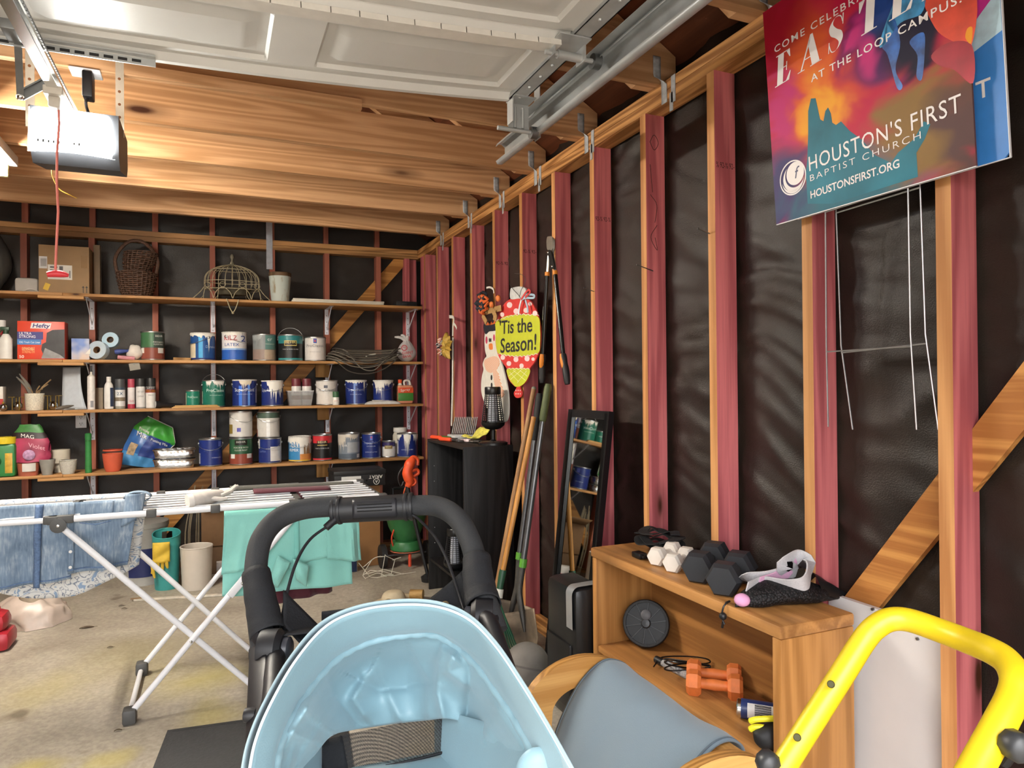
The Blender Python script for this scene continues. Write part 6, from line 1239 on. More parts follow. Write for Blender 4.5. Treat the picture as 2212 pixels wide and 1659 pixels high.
m = MB(); e = UY(790, 770, 5.42); m.tube(ncurve([(e.x, 5.42, e.z), (e.x+.03, 5.42, e.z+.012), (e.x+.08, 5.43, e.z+.02)], 4), .004, 6); m.build('white_cable_end', mat('#d9d9cf', .4), root)
# ---- knotted shopping bag
c, r, h = place(852, 906, 728, 1, 5.47)
root = thing('shopping_bag', 'knotted white plastic bag with red print at the end of the second shelf', 'bag', c)
m = MB(); m.grid(lambda u, v: c+Vector((r*sin(pi*min(.97, v*.86+.06))**.8*cos(2*pi*u)*(1-.42*v)*(1+.12*nz3((cos(2*pi*u)*1.5, sin(2*pi*u)*1.5, v*3))), r*.75*sin(pi*min(.97, v*.86+.06))**.8*sin(2*pi*u)*(1-.42*v), max(0, h*.86*v**1.1)+.002+.004*sin(2*pi*u*9)*v)), 40, 22); m.build('bag_body', mat('#dcd9d9', .35, trans=.25, var=.05), root)
for k, (dx, dz_) in enumerate(((-.10, .04), (-.05, .06), (.01, .05))): m = MB(); b = c+Vector((0, 0, h*.84)); m.tube(ncurve([b, b+Vector((dx*.5, -.01, dz_*.7)), b+Vector((dx, -.01, dz_*.8))], 4), [.012, .014, .014, .013, .012, .011, .01, .008, .006], 8); m.build('knot_ear', mat('#e0dede', .4), root)
m = MB(); o = c+Vector((-.01, -.008, 0)); m.lathe(o+Vector((-.03, -r*.72, h*.55)), [(.018, 0), (.024, 0)], 20, axis=(-.2, -1, .2)); text_on(m, 'm', o+Vector((-.042, -r*.725, h*.53)), (1, -.15, 0), (0, .1, 1), .03); text_on(m, 'GIANT', o+Vector((-.05, -r*.75, h*.28)), (1, -.1, .1), (0, 0, 1), .03, width=.09, bold=.01); text_on(m, 'SAVE', o+Vector((-.045, -r*.75, h*.14)), (1, -.1, .1), (0, 0, 1), .026, width=.07, bold=.01); m.build('red_print', mat('#c2303a', .5), root, smooth=False)
# ---- top shelf
a, b = UY(83, 531, 5.42), UY(193, 637, 5.42)
z0 = SHZ[0]+.001; root = thing('cardboard_box', 'brown cardboard shipping box with a white label on the top shelf', 'box', ((a.x+b.x)/2, 5.5, z0)); zt_ = UY(140, 531, 5.42).z
M_CARD = mat('#a08462', .75, var=.06, scale=12)
m = MB(); m.box((a.x, 5.42, z0), (b.x, 5.655, zt_), .002); bx = m.build('box', M_CARD, root)
for (x0p, y0p, x1p, y1p, col, nm) in ((84, 553, 102, 580, '#d9d9dc', 'barcode_label'), (103, 571, 156, 605, '#e0dfdb', 'shipping_label'), (175, 553, 189, 580, '#8f7048', 'hand_hole')):
    p, q = UY(x0p, y0p, 5.4195), UY(x1p, y1p, 5.4195); m = MB(); m.box((p.x, 5.4188, q.z), (q.x, 5.4195, p.z)); lb_ = m.build(nm, mat(col, .6), bx, smooth=False)
for k in range(8): p = UY(88+k*1.6, 558, 5.418); q = UY(88.8+k*1.6, 575, 5.418); m = MB(); m.box((p.x, 5.4182, q.z), (q.x, 5.4187, p.z)); m.build('barcode_line', M_CHAR, bx, smooth=False)
for (x, y, w_, h_) in ((108, 575, 16, 4), (108, 582, 22, 3), (128, 575, 8, 9), (150, 585, 2, 16), (108, 595, 30, 3)): p = UY(x, y, 5.418); q = UY(x+w_, y+h_, 5.418); m = MB(); m.box((p.x, 5.4182, q.z), (q.x, 5.4187, p.z)); m.build('printed_line', mat('#56565a', .6), bx, smooth=False)
p = UY(95, 618, 5.418); m = MB(); m.box((p.x, 5.417, p.z-.025), (p.x+.03, 5.4185, p.z+.02), rot=Matrix.Rotation(R(20), 3, 'Y')); m.build('yellow_sticker', mat('#d8b23a', .6), bx, smooth=False)
for dx in (0, .02):
    p = UY(179, 628, 5.418); m = MB(); m.box((p.x+dx, 5.4183, p.z-.015), (p.x+dx+.004, 5.4187, p.z+.02)); m.prism([(-.006, 0), (.010, 0), (.002, .012)], (p.x+dx, 5.4187, p.z+.02), (1, 0, 0), (0, 0, 1), .0004); m.build('arrow_print', M_CHAR, bx, smooth=False)
c2x = UY(218, 600, 5.6).x; root = thing('flat_cardboard', 'flattened grey brown cardboard piece beside the shipping box', 'cardboard', (b.x+.05, 5.6, z0)); m = MB(); m.box((b.x+.006, 5.56, z0), (c2x, 5.60, UY(205, 530, 5.58).z), .001); m.build('sheet', mat('#7d6a55', .75), root); m = MB(); m.box((b.x+.05, 5.559, z0+.01), (b.x+.052, 5.5597, z0+.35)); m.build('crease', mat('#5d4d3c', .8), root, smooth=False)
a, b = UY(30, 598, 5.46), UY(82, 630, 5.46); root = thing('grey_container', 'pale grey plastic container left of the shipping box', 'container', ((a.x+b.x)/2, 5.5, z0)); m = MB(); m.box((a.x, 5.46, z0), (b.x, 5.56, a.z), .02); m.build('container', mat('#b3b1ac', .6), root); m = MB(); m.tube(ncurve([(a.x+.05, 5.455, z0+.004), (a.x+.08, 5.452, z0+.02), (a.x+.11, 5.452, z0+.02), (a.x+.14, 5.455, z0+.004)], 4), .004, 6); m.build('spout', mat('#d0cec9', .5), root)
a = UY(6, 580, 5.5); root = thing('black_bag', 'dark bag at the far left of the top shelf', 'bag', (a.x-.06, 5.55, z0)); cc = Vector((a.x-.07, 5.55, z0)); m = MB(); m.grid(lambda u, v: cc+Vector((.11*sin(pi*(v*.8+.1))*cos(2*pi*u)*(1+.2*nz3((u*4, v*4, 0))), .08*sin(pi*(v*.8+.1))*sin(2*pi*u), .002+.40*v)), 20, 14); m.build('bag_body', mat('#2c2926', .7, var=.2), root); m = MB(); m.tube(ncurve([cc+Vector((-.04, -.05, .34)), cc+Vector((0, -.07, .44)), cc+Vector((.04, -.05, .34))], 5), .006, 6); m.build('bag_handle', mat('#2c2926', .7), root)
# wicker baskets, one in the other
M_WICK = mat('#563c2d', .65, var=.45, scale=90, bump=.4)
def wicker(rt, c, r0, r1, h, rows, st, lean=0.):
    for k in range(st):
        a = 2*pi*k/st; m = MB(); m.tube([c+Vector((r0*cos(a), r0*sin(a), 0)), c+Vector(((r0+r1)/2*1.06*cos(a)+lean*.5, (r0+r1)/2*1.06*sin(a), h*.5)), c+Vector((r1*cos(a)+lean, r1*sin(a), h))], .004, 5); m.build('stake', M_WICK, rt)
    for j in range(rows):
        t = j/(rows-1); rr = r0+(r1-r0)*t+.06*(r0+r1)/2*sin(pi*t); m = MB(); m.tube([c+Vector(((rr+.005*(-1)**(k+j))*cos(2*pi*k/st/1)+lean*t, (rr+.005*(-1)**(k+j))*sin(2*pi*k/st), h*t)) for k in range(st)], .0055, 5, closed=True); m.build('weave', M_WICK, rt)
c, r, h = place(243, 350, 575, 0, 5.53); root = thing('wicker_basket', 'dark brown wicker basket with a tall handle on the top shelf', 'basket', c)
wicker(root, c, .085, .125, .17, 14, 26)
m = MB(); m.tube(ncurve([c+Vector((-.12, 0, .16)), c+Vector((-.13, 0, .28)), c+Vector((-.05, 0, .39)), c+Vector((.05, 0, .39)), c+Vector((.13, 0, .28)), c+Vector((.12, 0, .16))], 6), .012, 8); m.build('hoop_handle', M_WICK, root)
root = thing('wicker_basket', 'dark brown wicker basket tipped inside the tall handled basket', 'basket', c+Vector((0, 0, .17)))
wicker(root, c+Vector((0, 0, .175)), .075, .105, .14, 11, 22, .03)
# wire birdcage planter
c, r, h = place(445, 560, 585, 0, 5.52); root = thing('wire_birdcage', 'cream wire birdcage top with scrolled feet on the top shelf', 'birdcage', c)
M_CRW = mat('#a59a7c', .5, var=.2, scale=40); r = .195; H1 = .21
c = c+Vector((0, -.0, .004))
def prof(t):  # height fraction to radius
    return [(.0, 1.18), (.1, 1.02), (.3, .96), (.5, .97), (.7, .92), (.85, .72), (.95, .42), (1., .12)]
PR = ncurve([Vector((q*r, 0, t*H1*1.25)) for t, q in prof(0)], 5)
for k in range(24):
    a = 2*pi*k/24; m = MB(); m.tube([c+Vector((p.x*cos(a), p.x*.55*sin(a), p.z)) for p in (PR if k % 4 == 0 else PR[12:])], .0022, 5); m.build('cage_wire', M_CRW, root)
for t, q in ((.30, .96), (.52, .97), (.85, .72)): m = MB(); m.tube([c+Vector((q*r*cos(2*pi*k/32), q*r*.55*sin(2*pi*k/32), t*H1*1.25)) for k in range(32)], .0026, 5, closed=True); m.build('cage_ring', M_CRW, root)
for k in range(4):
    a0_ = -pi/2+R(-60+40*k)
    m = MB(); m.tube(ncurve([c+Vector((1.02*r*cos(a0_+d_), 1.02*r*.55*sin(a0_+d_), z_)) for d_, z_ in ((-.34, .005), (-.25, .05), (0, .085), (.25, .05), (.34, .005))], 5), .0028, 5); m.build('scroll_arch', M_CRW, root)
    m = MB(); q = c+Vector((1.0*r*cos(a0_), 1.0*r*.55*sin(a0_), .105)); m.tube([q+Vector((.02*cos(t_), 0, .018*sin(t_))) for t_ in [2*pi*z_/12 for z_ in range(12)]], .0022, 5, closed=True); m.build('scroll_ring', M_CRW, root)
for s_ in (-1, 1):
    m = MB(); m.tube(ncurve([c+Vector((s_*r*.97, -.03, .09)), c+Vector((s_*r*1.12, -.03, .05)), c+Vector((s_*r*1.32, -.03, .012)), c+Vector((s_*r*1.36, -.03, .004)), c+Vector((s_*r*1.3, -.03, .012))], 5), .003, 5); m.build('scroll_foot', M_CRW, root)
m = MB(); t_ = c+Vector((0, 0, H1*1.25)); m.lathe(t_, [(.03, -.01), (.022, .0), (.012, .02), (.007, .03), (.008, .045), (.014, .055), (.014, .07), (.006, .08), (0, .084)], 14); m.build('finial', mat('#6f6a5a', .6), root)
m = MB(); m.lathe(c+Vector((0, -.0, .03)), [(0, -.0), (r*.5, .01), (r*.72, .06)], 24, sy=.55); m.build('liner', mat('#4b4638', .8, var=.3), root)
q = UY(503, 665, 5.365); root = thing('wire_hook', 'small cream scroll hook hanging under the birdcage at the shelf edge', 'hook', q); m = MB(); m.tube(ncurve([Vector((q.x-.04, 5.375, SHZ[0]-.002)), Vector((q.x-.02, 5.37, q.z)), Vector((q.x, 5.37, q.z-.03)), Vector((q.x+.02, 5.37, q.z)), Vector((q.x+.04, 5.375, SHZ[0]-.002))], 5), .0035, 6); m.ball((q.x, 5.37, q.z-.035), .009, 8, 6); m.build('scroll', M_CRW, root); m = MB(); m.tube([(q.x-.04, 5.381, SHZ[0]+.001), (q.x-.04, 5.379, SHZ[0]-.01)], .004, 6); m.build('clip', M_CRW, root)
# weathered pot with wooden lid
c, r, h = place(581, 632, 588, 0, 5.50); root = thing('weathered_pot', 'weathered pale blue pot with a wooden lid on the top shelf', 'pot', c)
def patina():
    m, t, bb = _base('patina', .7, 0); N = t.nodes.new; L = t.links.new; tc = N('ShaderNodeTexCoord'); mp_ = N('ShaderNodeMapping'); mp_.inputs['Scale'].default_value = (1, 1, .35); L(tc.outputs['Object'], mp_.inputs['Vector']); n = N('ShaderNodeTexNoise'); n.inputs['Scale'].default_value = 28; n.inputs['Detail'].default_value = 5; L(mp_.outputs[0], n.inputs['Vector']); r_ = ramp(t, [(.58, lin('#bcc6c0')), (.7, lin('#9a8e76'))]); L(n.outputs[0], r_.inputs[0]); L(r_.outputs[0], bb.inputs['Base Color']); return m
m = MB(); m.lathe(c, [(0, 0), (r*.74, 0), (r*.78, .01), (r*.98, h*.86), (r*.98, h*.87), (r*.9, h*.87)], 28); m.build('pot', patina(), root); m = MB(); m.lathe(c, [(r*1.0, h*.872), (r*1.0, h*.99), (r*.95, h), (0, h)], 28); m.build('wooden_lid', wood('#6d543c', '#453423', 0, .6), root)
# trim boards
x0_, x1_ = UY(631, 655, 5.40).x, UY(830, 656, 5.43).x; root = thing('trim_board', 'pair of white trim boards lying on the top shelf', 'board', ((x0_+x1_)/2, 5.45, SHZ[0]))
for k in range(2): m = MB(); m.box((x0_+.01*k, 5.395+.03*k, SHZ[0]+.001+.016*k), (x1_-.01*(1-k), 5.50+.02*k, SHZ[0]+.0155+.016*k), .003); m.build('board', mat('#d5d0c2', .5), root)
a, b = UY(856, 650, 5.5), UY(901, 665, 5.5); root = thing('black_case', 'small black case at the right end of the top shelf', 'case', ((a.x+b.x)/2, 5.54, SHZ[0])); m = MB(); m.box((a.x, 5.5, SHZ[0]+.001), (b.x, 5.62, a.z), .006); m.build('case', mat('#1d1e21', .5), root); m = MB(); m.box((a.x+.05, 5.494, SHZ[0]+.02), (a.x+.09, 5.4995, SHZ[0]+.035), .002); m.build('latch', mat('#2d2e31', .4), root)
# ---- low shelf
c = UY(2, 1027, 5.42); c.z = SHZ[3]+.001; h = UY(5, 944, 5.42).z-c.z
root = thing('plant_food_jug', 'green jug with a yellow lid at the far left of the low shelf', 'jug', c)
m = MB(); m.box(c+Vector((-.11, -.035, 0)), c+Vector((.085, .055, h*.84)), .02); bx = m.build('jug_body', mat('#2a7a3c', .4), root); m = MB(); m.lathe(c+Vector((.02, .01, h*.83)), [(.06, 0), (.062, h*.02), (.062, h*.17), (0, h*.17)], 24); m.build('lid', mat('#e0c82c', .45), root); m = MB(); m.box(c+Vector((.03, -.0365, h*.1)), c+Vector((.07, -.0352, h*.6)), .0005); m.build('label_panel', mat('#c9a03a', .4, var=.3), bx); m = MB(); m.tube(ncurve([c+Vector((-.02, -.036, h*.25)), c+Vector((.0, -.04, h*.4)), c+Vector((-.02, -.036, h*.55))], 4), .012, 8); m.build('grip_recess', mat('#1f5f30', .5), bx)
c, r, h = place(34, 86, 1000, 3, 5.44); root = thing('flower_pot', 'terracotta pot holding a pink bag at the left of the low shelf', 'pot', c)
m = MB(); m.lathe(c, [(0, 0), (r*.85, 0), (r*.98, h*.98), (r*.9, h*.98), (r*.78, .01), (0, .012)], 28); m.build('pot', mat('#a85a42', .75, var=.08), root)
m = MB(); m.lathe(c, [(r*.99, h*.35), (r*1.0, h*.97)], 10, a0=R(-110), a1=R(-40)); m.build('white_label', mat('#d6d2ca', .5), root)
cb_ = c+Vector((.014, 0, h+.002)); hb = UY(62, 917, 5.44).z-cb_.z
root = thing('seed_bag', 'pink and green bag of plant soil stuffed into the terracotta pot', 'bag', cb_)
def sb(u, v): w_ = .078*(1.0-.28*v+.25*sin(pi*v)); a = 2*pi*u; return cb_+Vector((w_*cos(a)*(1.25 if v < .5 else 1.25-.9*(v-.5))+.01*nz3((u*3, v*4, 5))*3, .045*sin(a)*(1-.8*v), hb*v+.012*nz3((u*5, v*2, 1))))
m = MB()
for (v0, v1, mi_) in ((0, .62, 0), (.62, .78, 1), (.78, 1, 2)): m.grid(lambda u, v: sb(u, v0+(v1-v0)*v), 28, 6, mi=mi_)
b = m.build('bag_body', [mat('#a83a58', .4, var=.25, scale=14), mat('#2a2022', .4, var=.2), mat('#3d7a3c', .4, var=.2)], root)
m = MB(); text_on(m, 'MAG', cb_+Vector((-.04, -.062, hb*.68)), (1, 0, -.2), (0, 0, 1), .035); m.build('lettering', PW, b, smooth=False)
m = MB(); text_on(m, 'Violet', cb_+Vector((.0, -.066, hb*.42)), (1, 0, -.3), (0, 0, 1), .04); m.build('lettering', mat('#e0b0bc', .5), b, smooth=False)
m = MB(); m.ball(cb_+Vector((.0, -.052, hb*.2)), .035, 12, 8, (1, .25, 1)); m.build('flower_print', mat('#b890b4', .5, var=.4, scale=60), b)
def pot(label, px0, px1, yt, yc, prof_, M, zb=None, rib=False, cat='pot', name='flower_pot'):
    c, r, h = place(px0, px1, yt, 3, yc, zb); rt = thing(name, label, cat, c, 'pots on the low shelf'); m = MB()
    m.lathe(c, [(r*q, h*t) for q, t in prof_], 32); m.build('pot', M, rt)
    m = MB(); m.lathe(c, [(r*prof_[-3][0]*1.0+.001, h*.93), (r*prof_[-3][0]+.004, h*.96), (r*prof_[-3][0]+.003, h*1.0), (r*prof_[-3][0]-.004, h*1.0)], 32); m.build('rim', M, rt); return rt
pot('grey tapered pot in front of the white cylinder pot', 82, 120, 993, 5.42, [(0, 0), (.62, 0), (.98, .96), (.88, .96), (.55, .05), (0, .05)], mat('#8f8d86', .6))
pot('white ribbed bowl at the front of the low shelf', 125, 167, 994, 5.42, [(0, 0), (.66, 0), (.85, .3), (.97, .9), (.88, .9), (.6, .1), (0, .1)], mat('#c4c0b5', .55, var=.15, scale=160, bump=.6), name='ribbed_bowl', cat='bowl')
pot('off white cylinder pot on a narrow foot behind the bowls', 106, 152, 972, 5.56, [(0, 0), (.62, 0), (.62, .38), (.98, .42), (.98, .98), (.9, .98), (.88, .45), (0, .45)], mat('#cdc5b3', .6))
pot('terracotta pot beside the blue potting mix bag', 217, 268, 972, 5.44, [(0, 0), (.62, 0), (.78, .2), (.93, .8), (.93, .82), (.84, .82), (.6, .05), (0, .05)], mat('#c9593c', .7, var=.05))
c, r, h = place(182, 198, 936, 3, 5.42); root = thing('green_foam_tube', 'dark green foam covered grip standing upright on the low shelf', 'tube', c); m = MB(); m.lathe(c, [(0, 0), (r*.95, 0), (r, .02), (r*.92, h*.35), (r*.9, h*.7), (r*.85, h*.82), (r*.98, h*.88), (r*.95, h*.98), (r*.6, h), (0, h)], 18); m.build('foam', mat('#2c7a3a', .6, var=.15), root); m = MB(); m.lathe(c, [(r*.9, h*.80), (r*.97, h*.81), (r*.9, h*.83)], 18); m.build('ridge', mat('#256a32', .6), root)
# potting mix bag
def pm(label):
    base = UZ(318, 1015, SHZ[3]); pts = {}
    root = thing('potting_mix_bag', label, 'bag', (base.x, 5.59, SHZ[3]))
    def f(u, v):
        # outline read from the photograph: leaning bag, wide at the middle
        L_ = [(255, 1002), (268, 962), (290, 920), (318, 900)]; Rr = [(335, 1012), (350, 985), (378, 960), (372, 925)]
        def ip(A, t): t *= 3; i = min(2, int(t)); q = t-i; return (A[i][0]+(A[i+1][0]-A[i][0])*q, A[i][1]+(A[i+1][1]-A[i][1])*q)
        l, r_ = ip(L_, v), ip(Rr, v); p = UY(l[0]+(r_[0]-l[0])*u, l[1]+(r_[1]-l[1])*u, 5.585); return p
    def fr(u, v): p = f(u, v); p.y = 5.588-.045*sin(pi*u)*(sin(pi*(v*.8+.1)))+.014*nz3((u*5, v*6, 1))+.03*v; p.z = max(p.z, SHZ[3]+.002); return p
    def bk(u, v): p = f(u, v); p.y = 5.605+.03*sin(pi*u)*sin(pi*(v*.8+.1))+.03*v; p.z = max(p.z, SHZ[3]+.002); return p
    m = MB()
    for v0, v1, mi_ in ((0, .25, 0), (.25, .62, 1), (.62, 1, 2)):
        m.grid(lambda u, v: fr(u, v0+(v1-v0)*v), 18, 8, mi=mi_); m.grid(lambda u, v: bk(u, v0+(v1-v0)*v), 18, 8, mi=mi_)
    b = m.build('bag_body', [mat('#3f86bd', .35, var=.15, scale=20), mat('#2f5f9e', .35, var=.3, scale=12), mat('#3f9a3a', .35, var=.12, scale=20)], root)
    m = MB(); m.grid(lambda u, v: fr(.42+.5*u, .22+.42*v)+Vector((0, -.004, 0)), 10, 10); m.build('navy_print', mat('#22397c', .35, var=.2, scale=30), b)
    m = MB(); m.grid(lambda u, v: fr(.12+.2*u, .2+.22*v)+Vector((0, -.003, 0)), 8, 6); m.build('photo_print', mat('#b09a7c', .4, var=.5, scale=40), b)
    for tx, u, v, s_ in (('Mix', .16, .55, .05), ('Potting Mix', .5, .56, .026), ('Potting', .14, .66, .026)):
        m = MB(); p = fr(u, v)+Vector((0, -.010, 0)); q = fr(u+.3, v)+Vector((0, -.010, 0)); text_on(m, tx, p, q-p, (0.2, 0, 1), s_, lift=.006); m.build('lettering', PW, b, smooth=False)
    m = MB(); m.tube([f(u, 1)+Vector((0, .04, .002)) for u in [k/10 for k in range(11)]], .004, 6); m.tube([f(1, v)+Vector((0, .01+.03*v, 0)) for v in [.4+.06*k for k in range(11)]], .004, 6); m.build('white_seam', mat('#dad8cc', .5), b)
pm('blue and green bag of potting mix slumped on the low shelf')
# foil pans
M_FOIL = mat('#c9cacb', .22, 1., var=.15, scale=50, bump=.5)
a, b = UY(331, 990, 5.41), UY(421, 990, 5.41)
for k, lb in enumerate(('shiny foil baking pan, the lower one of two stacked', 'shiny foil baking pan, the upper one of two stacked')):
    z_ = SHZ[3]+.002+k*.07; hh_ = .062; root = thing('foil_pan', lb, 'pan', ((a.x+b.x)/2, 5.48, z_), 'foil pans stacked on the low shelf'); cx = (a.x+b.x)/2; w_ = (b.x-a.x)/2; ins = .012
    m = MB(); n = 40
    def rim(sx_, sy_, z): return [Vector((cx+sx_*max(-1, min(1, 1.25*cos(2*pi*q/n))), 5.457+sy_*max(-1, min(1, 1.25*sin(2*pi*q/n))), z)) for q in range(n)]
    R1 = rim(w_-ins, .062-ins, z_); R2 = rim(w_, .066, z_+hh_); R2 = [p+Vector((0, 0, 0)) for p in R2]
    for q in range(0, n, 2): R2[q] += Vector((0, -.003 if R2[q].y < 5.457 else .003, 0))
    m.add(R1+R2, [tuple(range(n))]+[(q, (q+1) % n, (q+1) % n+n, q+n) for q in range(n)]); m.build('pan_wall', M_FOIL, root, thick=.0008)
    m = MB(); m.tube(rim(w_+.003, .068, z_+hh_), .0035, 6, closed=True); m.build('rolled_rim', M_FOIL, root)
# jar behind the last blue can
c, r, h = place(847, 880, 923, 3, 5.62); root = thing('glass_jar', 'white lidded jar behind the white splashed blue can', 'jar', c); m = MB(); m.lathe(c, [(0, 0), (r*.9, 0), (r*.98, .02), (r*.98, h*.7), (r*.78, h*.84)], 24); m.build('jar', mat('#cfc8ba', .3), root); m = MB(); m.lathe(c, [(r*.88, h*.82), (r*.9, h*.85), (r*.9, h*.98), (0, h)], 24); m.build('lid', mat('#dddad4', .4), root)
# spot of paper stuck under the second shelf
p = UY(290, 790, 5.40); root = thing('hanging_tag', 'small grey tag hanging under the second shelf', 'tag', (p.x, 5.4, p.z-.03)); m = MB(); m.box((p.x-.03, 5.395, p.z-.03), (p.x+.035, 5.398, SHZ[1]-.0195), rot=Matrix.Rotation(R(-10), 3, 'Y')); m.build('tag', mat('#8f8a80', .7), root, smooth=False); m = MB(); m.cyl((p.x+.0, 5.392, SHZ[1]-.03), (p.x+.0, 5.3955, SHZ[1]-.03), .004, 8); m.build('pin', M_STEELD, root)
# ================================================================ drying rack and laundry
RZ = .815; RN, RFr = 3.14, 3.68
M_RW = mat('#e3e3e6', .35, var=.02); M_RG = mat('#4c4b49', .55)
HX0, HX1 = -.552, .343
root = thing('drying_rack', 'white folding laundry drying rack with crossed legs', 'drying rack', (-.1, 3.4, 0))
for y in (RN, RFr):
    m = MB(); m.cyl((HX0+.03, y, RZ), (HX1-.03, y, RZ), .0125, 12); m.build('rail', M_RW, root)
    m = MB(); m.cyl((-1.45, y, RZ+.006), (HX0-.03, y, RZ), .0105, 12); m.build('wing_rail', M_RW, root)
    m = MB(); m.cyl((HX1+.03, y, RZ), (.70, y, RZ+.004), .0105, 12); m.build('wing_rail', M_RW, root)
for x in (HX0, HX1):
    for y, s_ in ((RN, -1), (RFr, 1)):
        m = MB(); m.box((x-.05, y-.016, RZ-.014), (x+.05, y+.016, RZ+.016), .004); m.lathe((x, y+s_*.016, RZ-.02), [(.028, 0), (.028, .004), (.02, .006), (0, .007)], 16, axis=(0, s_, 0)); h = m.build('hinge', M_RG, root)
        m = MB(); m.lathe((x, y+s_*.022, RZ-.02), [(.006, 0), (.005, .003), (0, .004)], 8, axis=(0, s_, 0)); m.build('rivet', M_CHROME, h)
for k in range(7):
    y = RN+.06+k*(RFr-RN-.12)/6
    for xa, xb in ((-1.42, HX0-.02), (HX0+.02, HX1-.02), (HX1+.02, .69)): m = MB(); m.cyl((xa, y, RZ+.006), (xb, y, RZ+.006), .0045, 8); m.build('hanging_wire', M_RW, root)
for x in (HX0-.02, -.236, 0.0, HX1, .70, -1.43):
    m = MB(); m.box((x-.014, RN-.012, RZ-.012), (x+.014, RFr+.012, RZ+.002), .004); m.box((x-.018, RN-.018, RZ-.016), (x+.018, RN+.018, RZ+.016), .004); m.box((x-.018, RFr-.018, RZ-.016), (x+.018, RFr+.018, RZ+.016), .004); m.build('crossbar', M_RG, root)
def leg(a, b, r=.0125): m = MB(); m.cyl(a, b, r, 12); m.build('leg', M_RW, root)
FX0, FX1 = -.318, .165
leg((HX1, RN-.026, RZ-.02), (FX0, RN-.026, .03)); leg((HX1, RFr+.026, RZ-.02), (FX0, RFr-.06, .03)); leg((HX0, RN+.0, RZ-.02), (FX1, RN+.0, .03)); leg((HX0, RFr-.0, RZ-.02), (FX1, RFr-.08, .03))
for x, y0_, y1_ in ((FX0, RN-.026, RFr-.06), (FX1, RN, RFr-.08)):
    m = MB(); m.cyl((x, y0_, .025), (x, y1_, .025), .011, 10); m.build('foot_bar', M_RW, root)
    for y in (y0_, y1_): m = MB(); m.box((x-.022, y-.03, .001), (x+.028, y+.03, .06), .01, rot=None); m.build('foot_cap', M_RG, root)
q0 = Vector((HX1+(FX0-HX1)*.35, RN-.045, RZ-.02-(RZ-.05)*.35)); m = MB(); m.beam(q0+Vector((.06, 0, .07)), q0-Vector((.06, 0, .07)), .03, .012, up=(0, 1, 0), bev=.004); h = m.build('leg_plate', M_RW, root); m = MB(); m.ball(q0+Vector((-.01, -.012, -.02)), .007, 8, 6); m.build('rivet', M_CHROME, h)
q0 = Vector((HX1+(FX0-HX1)*.66, RN-.04, .03+(RZ-.05)*.34)); m = MB(); m.ball(q0+Vector((.0, -.0, .0)), .006, 8, 6); m.build('rivet', M_CHROME, root)
# ---- cloth helper: hangs over a wire at y, top z, front and back drops
def cloth_mat(col, sc=220., var=.05, rough=.85, b=.25): return mat(col, rough, 0, var, 7., b, .3, sheen=.2, bscale=sc)
def P5(px, py, Y): return UY(px, py, Y)
def panel(pxl, pxr, top, bot, Y, fold=.012, fr=3., seed=0., nu=46, nv=24, topy=None):
    """hanging cloth: pixel outlines give left/right edges and top/bottom heights at depth Y; returns fn(u, v) with v=0 at top"""
    def f(u, v):
        px = (pxl[0]+(pxr[0]-pxl[0])*u)*(1-v)+(pxl[1]+(pxr[1]-pxl[1])*u)*v
        t0 = top[0]+(top[1]-top[0])*u; b0 = bot[0]+(bot[1]-bot[0])*u
        p = UY(px, t0+(b0-t0)*v, Y); d = fold*(max(0, v)**.7)*(sin(u*fr*2*pi+seed+1.3*sin(u*5+seed))+.6*noise.noise(Vector((u*7, v*2.2, seed))))
        p.y += d-.012*sin(pi*min(1, max(0, v)*1.5)); return p
    return f
# denim shirt
def denim():
    m, t, b = _base('denim', .85, 0, .25); N = t.nodes.new; L = t.links.new; tc = N('ShaderNodeTexCoord')
    n = N('ShaderNodeTexNoise'); n.inputs['Scale'].default_value = 9; n.inputs['Detail'].default_value = 5; L(tc.outputs['Object'], n.inputs['Vector']); mp_ = N('ShaderNodeMapping'); mp_.inputs['Scale'].default_value = (1, 1, .12); L(tc.outputs['Object'], mp_.inputs['Vector']); n2 = N('ShaderNodeTexNoise'); n2.inputs['Scale'].default_value = 160; L(mp_.outputs[0], n2.inputs['Vector'])
    ad = N('ShaderNodeMath'); ad.operation = 'MULTIPLY_ADD'; L(n2.outputs[0], ad.inputs[0]); ad.inputs[1].default_value = .5; L(n.outputs[0], ad.inputs[2])
    r_ = ramp(t, [(.5, lin('#5f7186')), (.75, lin('#7a8da1')), (.95, lin('#a6b2be'))]); L(ad.outputs[0], r_.inputs[0]); L(r_.outputs[0], b.inputs['Base Color']); return m
M_DEN = denim(); M_DEND = mat('#5b7294', .85, var=.25, scale=120)
def floral():
    m, t, b = _base('floral_print', .85, 0, .25); N = t.nodes.new; L = t.links.new; tc = N('ShaderNodeTexCoord'); n = N('ShaderNodeTexNoise'); n.inputs['Scale'].default_value = 15; n.inputs['Detail'].default_value = 2; n.inputs['Distortion'].default_value = 2.2; L(tc.outputs['Object'], n.inputs['Vector'])
    r_ = ramp(t, [(.44, lin('#d9d8d4')), (.47, lin('#54637c')), (.50, lin('#d9d8d4')), (.58, lin('#d9d8d4')), (.61, lin('#8ea3bd'))]); L(n.outputs[0], r_.inputs[0]); L(r_.outputs[0], b.inputs['Base Color']); return m
M_FLO = floral(); YS = 3.245
root = thing('denim_shirt', 'pale blue denim shirt with floral lining drying on the rack', 'shirt', (-.55, YS, .5))
fl = panel((-60, -40), (318, 300), (1100, 1080), (1262, 1215), YS+.05, .014, 2.6, 2.)
def fl2(u, v): p = fl(u, v); p.z -= .10*v*sin(pi*min(1, u*.9+.05))**1.2; return p
m = MB(); m.grid(fl2, 44, 20); m.build('floral_lining', M_FLO, root, thick=.002)
